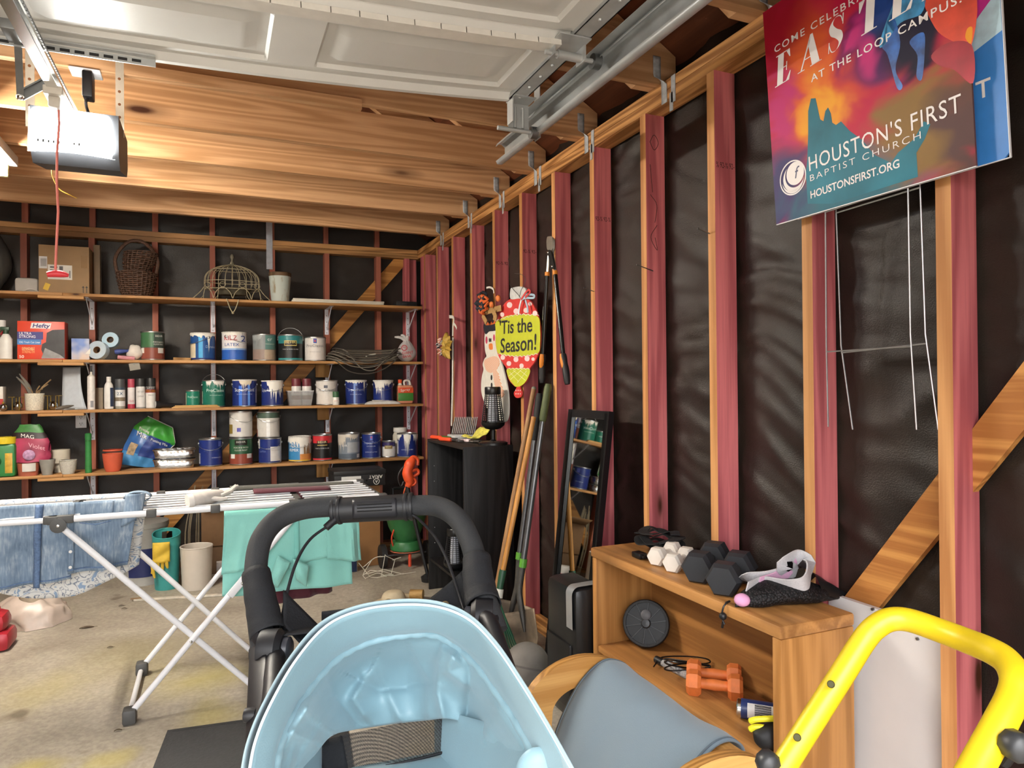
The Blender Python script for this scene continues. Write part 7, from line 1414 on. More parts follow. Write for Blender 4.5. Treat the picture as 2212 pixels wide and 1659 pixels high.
df = panel((-60, -30), (300, 275), (1098, 1076), (1278, 1232), YS-.035, .016, 3.4, .6)
m = MB(); m.grid(lambda u, v: df(u*.60, v), 34, 24); m.build('front_panel', M_DEN, root, thick=.002)
m = MB(); m.grid(lambda u, v: df(.58+.42*u, v)+Vector((0, -.006, .02*v)), 26, 24); m.build('front_panel', M_DEN, root, thick=.002)
m = MB(); m.grid(lambda u, v: df(.385+.05*u-.05*v, v*1.04)+Vector((0, -.012-.01*sin(pi*u), 0)), 6, 24); m.build('button_placket', M_DEND, root, thick=.002)
m = MB(); m.grid(lambda u, v: df(.585+.035*u, v*.98)+Vector((0, -.014, .02*v)), 4, 20); m.build('button_placket', M_DEN, root, thick=.002)
for v in (.22, .45, .68, .9):
    q = df(.60, v)+Vector((0, -.019, .02*v)); m = MB(); m.lathe(q, [(.006, 0), (.006, .002), (0, .003)], 12, axis=(0, -1, 0)); m.build('button', mat('#e6e4e0', .3), root)
m = MB(); m.grid(lambda u, v: df(.655+.2*u, .02+(.24+.04*(1-abs(2*u-1)))*v)+Vector((0, -.012, .004)), 12, 8); m.build('chest_pocket', M_DEN, root, thick=.003)
m = MB(); m.tube([df(.655+.2*k/10, .02+.26+.04*(1-abs(2*k/10-1)))+Vector((0, -.016, .004)) for k in range(11)], .0018, 5); m.build('stitching', M_DEND, root)
m = MB(); m.tube([df(k/20*.6, .965)+Vector((0, -.006, 0)) for k in range(21)], .003, 5); m.build('hem_stitching', M_DEND, root); m = MB(); m.tube([df(.58+.42*k/20, .95)+Vector((0, -.014, .02)) for k in range(21)], .003, 5); m.build('hem_stitching', M_DEND, root)
m = MB(); m.grid(lambda u, v: df(.92+.12*u, -.08+.45*v*(1-.35*u))+Vector((0, -.022-.018*sin(pi*u), .0)), 10, 12); m.build('sleeve', M_DEN, root, thick=.002)
m = MB(); c = P5(297, 1080, YS); m.grid(lambda u, v: c+Vector((.05*cos(2*pi*u)*(1+.2*nz3((u*3, v, 1))), -.02+.05*v, .022*sin(2*pi*u)+.012)), 20, 4); m.build('rolled_cuff', M_DEN, root, thick=.003)
m = MB(); m.grid(lambda u, v: df(u*1.0, 0)+Vector((0, .014+.07*v, .012*sin(pi*v)+.006)), 30, 4); m.build('draped_fold', M_FLO, root, thick=.002)
# turquoise polo
M_TUR = cloth_mat('#8acbc1'); YT = 3.195
root = thing('turquoise_polo', 'turquoise polo shirt drying over the front of the rack', 'shirt', (.3, YT, .5))
tf = panel((484, 480), (755, 762), (1104, 1088), (1290, 1262), YT-.02, .010, 2.2, 1.1)
m = MB(); m.grid(tf, 44, 26); m.build('back_panel', M_TUR, root, thick=.002)
tf2 = panel((486, 478), (600, 560), (1110, 1100), (1245, 1215), YT-.045, .02, 1.1, .4)
m = MB(); m.grid(lambda u, v: tf2(u*(1-.35*v), v), 20, 18); m.build('sleeve', M_TUR, root, thick=.002)
tf3 = panel((700, 706), (772, 782), (1098, 1090), (1208, 1212), YT-.05, .02, .8, 2.0)
m = MB(); m.grid(tf3, 14, 16); m.build('sleeve', M_TUR, root, thick=.002)
tf4 = panel((585, 570), (740, 752), (1098, 1090), (1245, 1222), YT-.04, .012, 1.6, 3.0)
m = MB(); m.grid(lambda u, v: tf4(u, v*(1-.25*u)), 24, 18); m.build('front_panel', M_TUR, root, thick=.002)
for pts in (((600, 1200), (628, 1216), (600, 1270), (578, 1262)), ((632, 1205), (668, 1222), (662, 1268), (640, 1252))):
    A = [P5(x, y, YT-.075) for x, y in pts]; m = MB(); m.grid(lambda u, v: (A[0]*(1-u)+A[1]*u)*(1-v)+(A[3]*(1-u)+A[2]*u)*v+Vector((0, -.02*sin(pi*u)*sin(pi*v), 0)), 8, 8); m.build('collar_flap', M_TUR, root, thick=.003)
m = MB(); m.grid(lambda u, v: P5(636+10*u, 1120+85*v, YT-.062), 3, 10); m.build('placket', mat('#7cc4ba', .85, var=.05), root, thick=.002)
m = MB(); m.grid(lambda u, v: tf(u, 0)+Vector((0, .002+.05*v, .012*sin(pi*v)+.002+.012*v)), 24, 4); m.build('draped_fold', M_TUR, root, thick=.002)
# maroon and grey garments
M_MAR = cloth_mat('#4d1f2a'); root = thing('maroon_shirt', 'dark maroon shirt drying behind the turquoise polo', 'shirt', (.2, 3.42, .45))
mf = panel((548, 590), (715, 718), (1072, 1064), (1305, 1278), 3.40, .014, 3., 1.0); m = MB(); m.grid(mf, 30, 20); m.build('front_panel', M_MAR, root, thick=.002); m = MB(); m.grid(lambda u, v: mf(u, 0)+Vector((0, .09*v, .016*sin(pi*v)+.012)), 20, 4); m.build('draped_fold', M_MAR, root, thick=.002); m = MB(); m.grid(lambda u, v: mf(u*.9, v*.8)+Vector((0, .095, 0)), 20, 12); m.build('back_panel', M_MAR, root, thick=.002)
M_GRY = cloth_mat('#4b4a44'); root = thing('grey_shirt', 'dark olive grey shirt drying on the far wires of the rack', 'shirt', (.25, 3.6, .5))
gf = panel((497, 500), (765, 760), (1064, 1052), (1180, 1170), 3.57, .012, 2.5, .2); m = MB(); m.grid(gf, 26, 14); m.build('front_panel', M_GRY, root, thick=.002); m = MB(); m.grid(lambda u, v: gf(u, 0)+Vector((0, .07*v, .014*sin(pi*v)+.012)), 20, 4); m.build('draped_fold', M_GRY, root, thick=.002); m = MB(); m.grid(lambda u, v: gf(u, v)+Vector((0, .075, 0)), 20, 10); m.build('back_panel', M_GRY, root, thick=.002)
# work glove lying on the rack
M_GLV = mat('#bcb6b0', .8, var=.12, scale=40); a, b = P5(430, 1088, 3.22), P5(478, 1062, 3.3)
root = thing('work_glove', 'grey white work glove lying on top of the rack', 'glove', (a.x, 3.25, RZ+.015)); z_ = RZ+.03
m = MB(); m.tube([(a.x-.03, 3.21, z_), (a.x, 3.22, z_+.003), (a.x+.05, 3.25, z_+.006), (a.x+.09, 3.275, z_+.008)], [.03, .028, .03, .022], 12); m.build('palm', M_GLV, root)
for k in range(4): m = MB(); o = Vector((a.x+.085, 3.265+.014*(k-1.5), z_+.006)); m.tube([o, o+Vector((.04, .03, .012)), o+Vector((.075-.008*abs(k-1.5), .055, .03))], [.010, .0095, .006], 8); m.build('finger', M_GLV, root)
m = MB(); o = Vector((a.x+.05, 3.225, z_)); m.tube([o, o+Vector((.035, -.008, -.004)), o+Vector((.06, -.003, -.002))], [.011, .01, .006], 8); m.build('thumb', M_GLV, root)
m = MB(); m.tube([(a.x-.045, 3.205, z_-.002), (a.x-.025, 3.212, z_)], [.031, .031], 12); m.build('cuff', mat('#d9d5d0', .8), root)
# ================================================================ things on the floor
def fl_(px, py, z=0.): return UZ(px, py, z)
# waste bins
c = fl_(364, 1272)+Vector((-.012, .03, 0)); h = .36
root = thing('teal_bin', 'teal plastic wastebasket with an oval hand hole', 'bin', c); r1 = .085
m = MB(); m.lathe(c, [(0, .001), (r1*.82, .001), (r1*.84, .01), (r1*.99, h*.80)], 36); m.lathe(c, [(0, .008), (r1*.80, .01), (r1*.96, h*.80)], 36)
# slanted lip with the hand hole cut at the back
n = 48
def lip(r_, k, a): return c+Vector((r_*cos(a), r_*sin(a), h*(.80+.2*k)+.02*k*sin(a)))
for i in range(n):
    a0_, a1_ = 2*pi*i/n, 2*pi*(i+1)/n; hole = abs(((a0_+a1_)/2-pi/2+pi) % (2*pi)-pi) < .38
    for rr in (r1*.96, r1):
        for k0, k1 in (((0, .25), (.78, 1)) if hole else ((0, 1),)): m.add([lip(rr, k0, a0_), lip(rr, k0, a1_), lip(rr, k1, a1_), lip(rr, k1, a0_)], [(0, 1, 2, 3)])
m.build('bin_wall', mat('#3f9c9a', .45, var=.03), root); m = MB(); m.tube([lip(r1*.98, 1, 2*pi*k/36) for k in range(36)], .004, 6, closed=True); m.build('rim', mat('#3f9c9a', .45, var=.03), root)
M_YG = mat('#d9b83f', .6, var=.1); gc = c+Vector((-.03, -r1*.98, h*.80))
root = thing('rubber_gloves', 'yellow rubber glove hanging over the rim of the teal bin', 'glove', (gc.x, gc.y, gc.z-.15))
m = MB(); m.grid(lambda u, v: gc+Vector((-.045+.10*u, -.012-.012*sin(pi*u)+.006*sin(v*9+u*4), .035-.13*v)), 12, 10); m.build('palm', M_YG, root, thick=.006)
for k, (dx, l) in enumerate(((-.035, .07), (-.012, .055), (.012, .06), (.034, .045), (-.05, .10))): m = MB(); o = gc+Vector((dx, -.016, -.09)); m.tube([o, o+Vector((.004*(k-2), -.004, -l*.6)), o+Vector((.008*(k-2), 0, -l))], [.011, .010, .006], 8); m.build('finger', M_YG, root)
c = fl_(421, 1268)+Vector((.012, -.02, 0)); root = thing('white_bin', 'round off white wastebasket beside the teal bin', 'bin', c); r1, h = .10, .275
m = MB(); m.lathe(c, [(0, .001), (r1*.86, .001), (r1*.89, .012), (r1*.99, h*.97), (r1, h), (r1*.95, h), (r1*.85, .015), (0, .012)], 40); m.build('bin_wall', mat('#d3cbc0', .5, var=.02), root); m = MB(); m.tube([c+Vector((r1*.985*cos(2*pi*k/36), r1*.985*sin(2*pi*k/36), h)) for k in range(36)], .004, 6, closed=True); m.build('rim', mat('#d6cec4', .5), root)
# bucket with lid
c = fl_(309, 1262)+Vector((0, .06, 0)); root = thing('plastic_bucket', 'grey lidded plastic bucket with a dark blue label behind the denim shirt', 'bucket', c); m = MB(); m.lathe(c, [(0, .001), (.12, .001), (.145, .36), (.152, .37), (.152, .40)], 36); m.build('pail', mat('#a7a6a2', .5), root); m = MB(); m.lathe(c, [(.1255, .06), (.139, .25)], 20, a0=R(-130), a1=R(-40)); m.build('blue_label', mat('#242c5c', .45), root); m = MB(); m.lathe(c, [(.157, .385), (.157, .415), (.14, .42), (0, .418)], 36); m.build('lid', mat('#8d8c88', .5), root)
# dry stalks in a pot-less bundle, dim box
c = UY(424, 1200, 5.45); root = thing('dried_stalks', 'bundle of dry thin stalks standing behind the white bin', 'stalks', (c.x, c.y, 0)); random.seed(21)
for k in range(15): a = random.uniform(-.12, .12); m = MB(); m.tube(ncurve([Vector((c.x+a*.5, c.y, .004)), Vector((c.x+a*.6, c.y-.01, .3)), Vector((c.x+a*.25+.015, c.y-.03, .55+.1*random.random()))], 4), .0022, 5); m.build('stalk', mat('#8f836c', .8), root)
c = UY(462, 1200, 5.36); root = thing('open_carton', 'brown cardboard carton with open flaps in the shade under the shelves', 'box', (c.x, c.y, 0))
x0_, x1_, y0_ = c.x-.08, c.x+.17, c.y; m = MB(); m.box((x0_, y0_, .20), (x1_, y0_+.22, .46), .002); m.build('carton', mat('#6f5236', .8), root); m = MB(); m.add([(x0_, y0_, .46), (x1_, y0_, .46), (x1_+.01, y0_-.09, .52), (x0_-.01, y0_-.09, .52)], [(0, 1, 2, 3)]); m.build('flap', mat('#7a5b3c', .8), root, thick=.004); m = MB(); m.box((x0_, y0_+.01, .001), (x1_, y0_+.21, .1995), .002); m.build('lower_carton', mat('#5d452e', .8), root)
c = fl_(478, 1248); root = thing('white_carton', 'small white carton with a red stripe behind the turquoise polo', 'carton', c); m = MB(); m.box(c+Vector((-.03, 0, .001)), c+Vector((.09, .08, .10)), .002); b = m.build('carton', mat('#d0cbc6', .6), root); m = MB(); m.box(c+Vector((-.031, -.0012, .02)), c+Vector((.091, -.0003, .04))); m.build('red_stripe', mat('#b02c44', .6), root)
a, b = fl_(290, 1298), fl_(560, 1283); root = thing('wood_strip', 'thin white painted strip of wood lying on the floor', 'board', ((a.x+b.x)/2, (a.y+b.y)/2, 0)); m = MB(); m.beam(a+Vector((0, 0, .007)), b+Vector((0, 0, .007)), .03, .012, bev=.002); m.build('strip', mat('#c6beb0', .6, var=.2), root); m = MB(); m.beam(a+Vector((-.09, .012, .005)), a+Vector((.15, -.002, .005)), .014, .008) if False else m.beam(a+Vector((-.02, .0, .0145)), a+Vector((.05, -.003, .0145)), .02, .002); m.build('bare_end', wood('#9a7a52', '#6d5234', 0, .7), root, smooth=False)
# crumpled plastic bag and red can at the left edge
c = fl_(52, 1362)+Vector((0, .12, 0)); root = thing('crumpled_bag', 'crumpled white plastic bag with red print on the floor at left', 'bag', c)
def cb(u, v):
    a = 2*pi*u; e = sin(pi*v/2); p = Vector((.20*e*cos(a)*(1+.25*nz3((cos(a)*2, sin(a)*2, 1))), .15*e*sin(a)*(1+.2*nz3((cos(a)*2, sin(a)*2, 4))), .165*(1-v*v)+.0)); k = noise.noise(Vector((p.x*16, p.y*16, p.z*16)))*.022*(.3+e)
    return c+Vector((p.x+k, p.y+k, max(.002, p.z+k*(1.2 if v < .95 else 0))))
m = MB(); m.grid(cb, 48, 22); b = m.build('bag_body', mat('#cdbcb0', .35, var=.12, scale=14, trans=.15), root, ang=60); m = MB(); m.grid(lambda u, v: cb(.55+.14*u, .80+.18*v)+Vector((0, -.006, .004)), 12, 6); m.build('red_print', mat('#cf4a3a', .45), b)
m = MB(); k = c+Vector((.02, -.05, .15)); m.grid(lambda u, v: k+Vector((.06*cos(2*pi*u)*(.6+.4*v)*(1+.2*nz3((u*4, v, 2))), .05*sin(2*pi*u)*(.6+.4*v), .07*v-.02)), 20, 6); m.build('bag_mouth', mat('#c2b49e', .4, var=.2), root, thick=.003)
c = fl_(-22, 1412); root = thing('fuel_can', 'red plastic fuel can cut off by the left edge', 'can', c); m = MB(); m.box(c+Vector((-.17, -.02, .001)), c+Vector((.085, .16, .10)), .03); m.box(c+Vector((-.16, -.01, .09)), c+Vector((.066, .15, .19)), .04); m.build('can_body', mat('#a32430', .35), root); m = MB(); m.tube(ncurve([c+Vector((-.12, .07, .18)), c+Vector((-.10, .07, .23)), c+Vector((.0, .07, .23)), c+Vector((.02, .07, .18))], 5), .014, 8); m.build('handle', mat('#a32430', .35), root)
# brown cardboard box with a black shoe box on top, upside down
a, b = UY(782, 1050, 5.12), UY(822, 1235, 5.12); root = thing('tall_carton', 'tall brown carton standing under the shelves behind the rack', 'box', (a.x, 5.25, 0)); xr = b.x; xl = UY(715, 1100, 5.12).x; ztb = UY(800, 1047, 5.12).z
m = MB(); m.box((xl, 5.12, .001), (xr, 5.36, ztb), .002); m.build('carton', mat('#9a6f44', .8, var=.06, scale=10), root); m = MB(); m.box(((xl+xr)/2-.02, 5.1192, .01), ((xl+xr)/2+.02, 5.1197, ztb)); m.build('tape', mat('#a98a5a', .4), root, smooth=False)
xl2, xr2 = UY(722, 1020, 5.06).x, UY(832, 1020, 5.06).x; z0, z1 = ztb+.001, ztb+.001+.115
root = thing('shoe_box', 'black shoe box turned upside down on the tall carton', 'box', ((xl2+xr2)/2, 5.2, z0)); m = MB(); m.box((xl2, 5.06, z0), (xr2, 5.34, z1-.03), .002); b = m.build('box', mat('#1a1a1b', .55), root); m = MB(); m.box((xl2-.004, 5.056, z1-.0295), (xr2+.004, 5.344, z1), .002); m.build('lid', mat('#1d1d1e', .55), root)
W_ = xr2-xl2; m = MB(); text_on(m, 'ARIAT', (xr2-.02, 5.0592, z0+.075), (-1, 0, 0), (0, 0, -1), .035, width=.10, lift=-.0); m.build('lettering', PW, b, smooth=False)
m = MB(); cc = Vector((xr2-.065, 5.0592, z0+.028)); m.tube([cc+Vector((.021*cos(t)*(1-.18*sin(t)), 0, -.021*sin(t))) for t in [2*pi*k/20 for k in range(20)]], .002, 5, closed=True); m.build('emblem_ring', PW, b); m = MB(); text_on(m, 'A', cc+Vector((.010, 0, .011)), (-1, 0, 0), (0, 0, -1), .03); m.build('emblem_letter', PW, b, smooth=False)
m = MB(); m.box((xl2+.05, 5.0590, z0+.03), (xl2+.19, 5.0597, z0+.075)); m.build('white_label', mat('#d6d6d3', .6), b, smooth=False); m = MB(); m.cyl((xl2+.23, 5.0588, z0+.04), (xl2+.23, 5.0599, z0+.04), .008, 12); m.build('finger_hole', mat('#050505', .9), b)
a = UY(762, 1235, 5.0); root = thing('navy_folder', 'navy blue folder edge standing behind the turquoise polo', 'folder', (a.x, 5.0, 0)); m = MB(); m.box((a.x-.06, 5.0, .001), (a.x+.03, 5.03, .26), .002); m.build('cover', mat('#1d2a4c', .5), root); m = MB(); m.box((a.x-.058, 5.005, .0015), (a.x+.032, 5.025, .255)); m.build('pages', mat('#cfcac0', .7), root, smooth=False)
# tangle of white wire
c = fl_(835, 1245); root = thing('wire_tangle', 'tangle of bent white garden wire on the floor', 'wire', c); M_WT = mat('#cfcabb', .5)
def W3(pts): return [UY(x, y, c.y+.02*math.sin(i*2.3)) for i, (x, y) in enumerate(pts)]
for pts in (((775, 1216), (800, 1260), (815, 1250), (850, 1260)), ((783, 1243), (800, 1232), (830, 1235), (848, 1242)), ((803, 1210), (785, 1240), (790, 1255)), ((832, 1198), (824, 1250), (852, 1262), (872, 1243)), ((832, 1200), (853, 1210), (845, 1240), (822, 1252)), ((790, 1240), (830, 1230), (870, 1240), (898, 1252)), ((790, 1250), (815, 1238), (835, 1258)), ((848, 1210), (866, 1204)), ((785, 1225), (810, 1205), (830, 1202))):
    m = MB(); P_ = W3(pts); P_ = [Vector((p.x, p.y, max(.004, p.z))) for p in P_]; m.tube(P_ if len(pts) > 3 else ncurve(P_, 4), .0028, 5); m.build('wire', M_WT, root)
# seed spreader
c = Vector((1.13, 4.86, 0)); c = fl_(880, 1240)+Vector((.05, .22, 0)); root = thing('seed_spreader', 'green broadcast seed spreader on small black wheels', 'spreader', (c.x, c.y, 0)); M_SPG = mat('#2e6b3c', .45, var=.06)
m = MB(); m.lathe(c+Vector((0, 0, .30)), [(.06, -.13), (.075, -.12), (.13, .0), (.155, .10), (.165, .105), (.16, .12), (.145, .10), (.07, -.1)], 32); m.build('hopper', M_SPG, root, ang=50); m = MB(); m.lathe(c+Vector((0, 0, .14)), [(.05, .06), (.10, .05), (.115, .02), (.115, -.01), (.10, -.02)], 32); m.build('spin_housing', M_SPG, root); m = MB(); m.lathe(c+Vector((0, 0, .12)), [(0, 0), (.12, 0), (.12, .006)], 28); m.build('spin_plate', mat('#b86a4a', .5), root)
m = MB(); m.tube([c+Vector((-.19, .02, .085)), c+Vector((.19, .02, .085))], .008, 8); m.build('axle', M_STEELD, root)
for s_ in (-1, 1): m = MB(); m.lathe(c+Vector((s_*.17, .02, .085)), [(0, -.016), (.05, -.016), (.083, -.02), (.085, 0), (.083, .02), (.05, .016), (0, .016)], 28, axis=(1, 0, 0)); m.build('wheel', mat('#1c1c1d', .6, var=.1), root)
m = MB(); m.tube(ncurve([c+Vector((-.09, -.02, .12)), c+Vector((-.12, -.05, .22)), c+Vector((-.10, -.06, .30))], 4), .006, 6); m.build('orange_lever', mat('#d0482c', .5), root); m = MB(); m.cyl(c+Vector((0, -.10, .02)), c+Vector((0, -.10, .11)), .012, 10); m.build('orange_pin', mat('#d0482c', .5), root)
m = MB(); m.tube(ncurve([c+Vector((.05, .10, .2)), c+Vector((.05, .16, .4)), c+Vector((.05, .19, .55))], 4), .011, 8); m.tube(ncurve([c+Vector((-.05, .10, .2)), c+Vector((-.05, .16, .4)), c+Vector((-.05, .19, .55))], 4), .011, 8); m.tube([c+Vector((-.05, .19, .55)), c+Vector((.05, .19, .55))], .014, 8); m.build('push_handle', mat('#1d1d1e', .5), root)
# tan sun hat
c = fl_(850, 1302); root = thing('sun_hat', 'tan cloth sun hat lying on the floor behind the stroller', 'hat', c); m = MB(); m.grid(lambda u, v: c+Vector(((.06+.10*v)*cos(2*pi*u), (.06+.06*v)*sin(2*pi*u), .012+.012*sin(4*pi*u)*v-.004*v)), 32, 6); m.build('brim', mat('#b9a88a', .85), root, thick=.003); m = MB(); m.grid(lambda u, v: c+Vector((.075*cos(2*pi*u)*cos(v*pi/2)**.5, .065*sin(2*pi*u)*cos(v*pi/2)**.5, .014+.06*sin(v*pi/2))), 28, 8); m.build('crown', mat('#bdae92', .85, var=.08), root)
c = fl_(905, 1300)+Vector((0, .05, 0)); root = thing('wooden_spool', 'small tan wooden cylinder lying beside the sun hat', 'spool', (c.x, c.y, 0)); m = MB(); m.cyl(c+Vector((-.035, .02, .032)), c+Vector((.035, -.02, .032)), .03, 18); m.build('cylinder', wood('#a8854f', '#7d5d32', 0, .6), root, ang=50); m = MB(); m.cyl(c+Vector((-.036, .0206, .032)), c+Vector((-.0362, .0207, .032)), .012, 12); m.build('bore', M_CHAR, root)
# string trimmer leaning in the corner
X0 = 1.245; P = lambda x, y, Y=4.62: UY(x, y, Y); root = thing('string_trimmer', 'orange and black string trimmer standing upside down in the corner', 'trimmer', (P(880, 1080).x, 4.62, 0))
m = MB(); m.tube(ncurve([P(893, 990), P(884, 1005), P(880, 1022), P(885, 1040), P(880, 1052)], 5), [.02, .026, .03, .034, .036, .036, .034, .034, .034, .034, .036, .036, .036, .036, .034, .032, .03, .028, .024, .022, .018], 12); m.build('motor_housing', mat('#dd5127', .45), root)
m = MB(); m.tube(ncurve([P(885, 994), P(892, 987), P(902, 992), P(902, 1005)], 4), .012, 8); m.tube(ncurve([P(886, 1020), P(900, 1014), P(904, 1022), P(892, 1030)], 4), .011, 8); m.tube([P(890, 1040)+Vector((.022*cos(2*pi*k/16), -.015, .022*sin(2*pi*k/16))) for k in range(16)], .009, 8, closed=True); m.build('orange_loop', mat('#dd5127', .45), root)
m = MB(); m.tube([P(880, 1050), P(884, 1075), Vector((1.32, 4.55, .03))], [.017, .015, .012], 10); m.build('shaft', mat('#1a1a1c', .4), root); m = MB(); e = Vector((1.32, 4.55, .001)); m.lathe(e, [(0, 0), (.045, 0), (.05, .03), (.02, .05)], 16); m.build('head', mat('#1a1a1c', .4), root)
m = MB(); m.tube(ncurve([P(888, 1000), P(870, 1010), P(860, 1030), P(866, 1050), P(872, 1040)], 6), .006, 6); m.build('power_cord', mat('#151516', .5), root); m = MB(); m.tube(ncurve([P(880, 1040), P(872, 1065), P(872, 1080)], 4), .004, 5); m.build('orange_cord', mat('#e2602c', .5), root)
# black rubber mat
pa, pb = fl_(362, 1582), fl_(548, 1556); root = thing('floor_mat', 'black rubber floor mat beside the stroller', 'mat', ((pa.x+pb.x)/2, pa.y-.3, 0)); d = (pb-pa).normalized(); nn = Vector((d.y, -d.x, 0)); q = pb+d*.35
m = MB(); m.add([p+Vector((0, 0, z)) for z in (.001, .009) for p in (pa, q, q+nn*.75, pa+nn*.75)], [(0, 1, 2, 3), (4, 5, 6, 7), (0, 1, 5, 4), (1, 2, 6, 5), (2, 3, 7, 6), (3, 0, 4, 7)]); m.build('mat', mat('#2b2b2c', .7, var=.15, scale=80, bump=.3), root, smooth=False); m = MB(); m.beam(pa+Vector((0, 0, .0095))+d*.02+nn*.015, q+Vector((0, 0, .0095))-d*.02+nn*.015, .012, .002); m.build('edge_strip', mat('#252526', .7), root, smooth=False)
# dry leaves and flecks on the floor
for px, py in ((262, 1310), (187, 1357), (238, 1400), (255, 1580), (720, 1262), (268, 1316)):
    p = fl_(px, py); root = thing('dry_leaf', {262: 'dark leaf scrap on the floor right of the crumpled bag', 187: 'long dark leaf lying on the floor by the crumpled bag', 238: 'tiny dark speck of leaf on the open floor', 255: 'small dark leaf near the bottom left of the floor', 720: 'leaf scrap below the maroon shirt', 268: 'leaf fragment beside the wood strip end'}[px], 'leaf', p, 'dry leaves on the floor')
    s_ = .035 if px == 187 else .014; m = MB(); m.grid(lambda u, v: p+Vector((s_*(2*u-1), s_*.35*(2*v-1)*sin(pi*(u*.9+.05)), .002+.004*sin(pi*u)+.003*(2*v-1)**2)), 6, 4); m.build('leaf', mat('#4f4232', .85), root, thick=.0006); m = MB(); m.tube([p+Vector((s_*.8, 0, .004)), p+Vector((s_*1.5, .004, .003))], .0008, 4); m.build('stalk', mat('#4f4232', .85), root)
# ================================================================ stroller with bassinet
_fw = Vector((sin(YAW), cos(YAW), 0)); _rt = Vector((cos(YAW), -sin(YAW), 0))
def LS(r, f, z): return _rt*r+_fw*f+Vector((0, 0, z))
M_BLUE = mat('#9bb3bb', .6, 0, .04, 6., .1, .35, sheen=.25, bscale=350); M_BLUEI = mat('#86a6b1', .42, 0, .05, 6., .08, .45, sheen=.2, bscale=350); M_PIPE = mat('#dfe6ef', .45)
M_FOAM = mat('#2a2b2d', .8, var=.12, scale=300, bump=.2); M_FAB = mat('#16171b', .8, var=.2, scale=250, bump=.25); M_PLS = mat('#16161a', .5, var=.05)
root = thing('stroller', 'baby stroller with a light blue bassinet hood and black padded handlebar', 'stroller', LS(-.05, 1.25, 0))
hp = [(568, 1400, 1.42), (556, 1300, 1.47), (553, 1225, 1.53), (565, 1165, 1.58), (600, 1122, 1.63), (655, 1100, 1.66), (730, 1093, 1.67), (880, 1092, 1.67), (945, 1094, 1.66), (990, 1122, 1.62), (1018, 1175, 1.57), (1032, 1235, 1.52), (1050, 1300, 1.46), (1072, 1365, 1.42)]
HP = [UD(*p) for p in hp]; cl_ = ncurve(HP[:7], 6); cr_ = ncurve(HP[7:], 6)
m = MB(); m.tube(cl_, .0245, 16); m.build('foam_handlebar', M_FOAM, root); m = MB(); m.tube(cr_, .0245, 16); m.build('foam_handlebar', M_FOAM, root)
ga, gb = UD(722, 1103, 1.67), UD(889, 1094, 1.67)
m = MB(); d = (gb-ga); x, y, z = basis(d); n = 24
def gp(t, a, ex=0.): r_ = .030+ex; k = 1.0; return ga+d*t+(x*cos(a)+y*sin(a)*1.02)*r_
m.grid(lambda u, v: gp(v, 2*pi*u), n, 1); m.build('centre_grip', M_PLS, root)
for t in (.0, .075, .93, 1.0): m = MB(); m.lathe(ga+d*t, [(.0, -.004), (.033, -.004), (.034, 0), (.033, .004), (0, .004)], 24, axis=d); m.build('grip_collar', M_PLS, root)
tcam = (CAM-(ga+gb)/2).normalized()
m = MB(); m.grid(lambda u, v: ga+d*(.24+.56*u)+(tcam*cos((v-.5)*1.5)+z.cross(tcam).normalized()*sin((v-.5)*1.5))*.0325, 16, 8); pad = m.build('grip_pad', mat('#1b1b20', .5), root, thick=.002)
for v in (.3, .45, .6): m = MB(); m.tube([ga+d*(.30+.44*k/8)+(tcam*cos((v-.5)*1.5)+z.cross(tcam).normalized()*sin((v-.5)*1.5))*.0342 for k in range(9)], .0016, 6); m.build('grip_ridge', mat('#121215', .4), pad)
# cloth sleeves on the lower bar
def sleeve_(pts, r0, r1, name):
    c = ncurve([UD(*p) for p in pts], 5); k = len(c); m = MB(); m.tube(c, [r0+(r1-r0)*i/(k-1)+.0006*sin(i*1.7) for i in range(k)], 18, cap=False); return m.build(name, M_FAB, root, thick=.002)
sleeve_([(553, 1238, 1.52), (562, 1290, 1.48), (572, 1340, 1.45), (580, 1372, 1.43)], .029, .036, 'fabric_sleeve'); sleeve_([(1030, 1205, 1.54), (1032, 1240, 1.51), (1038, 1280, 1.48), (1045, 1310, 1.45)], .03, .037, 'fabric_sleeve')
# brake cables
for pts in (((718, 1128, 1.645), (712, 1134, 1.64), (670, 1165, 1.6), (640, 1215, 1.55), (618, 1290, 1.5), (604, 1370, 1.44), (598, 1425, 1.4)), ((889, 1112, 1.65), (905, 1122, 1.64), (940, 1160, 1.6), (968, 1215, 1.55), (990, 1280, 1.5), (1008, 1335, 1.45))):
    m = MB(); m.tube(ncurve([UD(*p) for p in pts], 6), .0034, 8); m.build('brake_cable', M_PLS, root)
m = MB(); m.cyl(UD(724, 1122, 1.65), UD(704, 1140, 1.635), .009, 10); m.build('cable_ferrule', M_PLS, root)
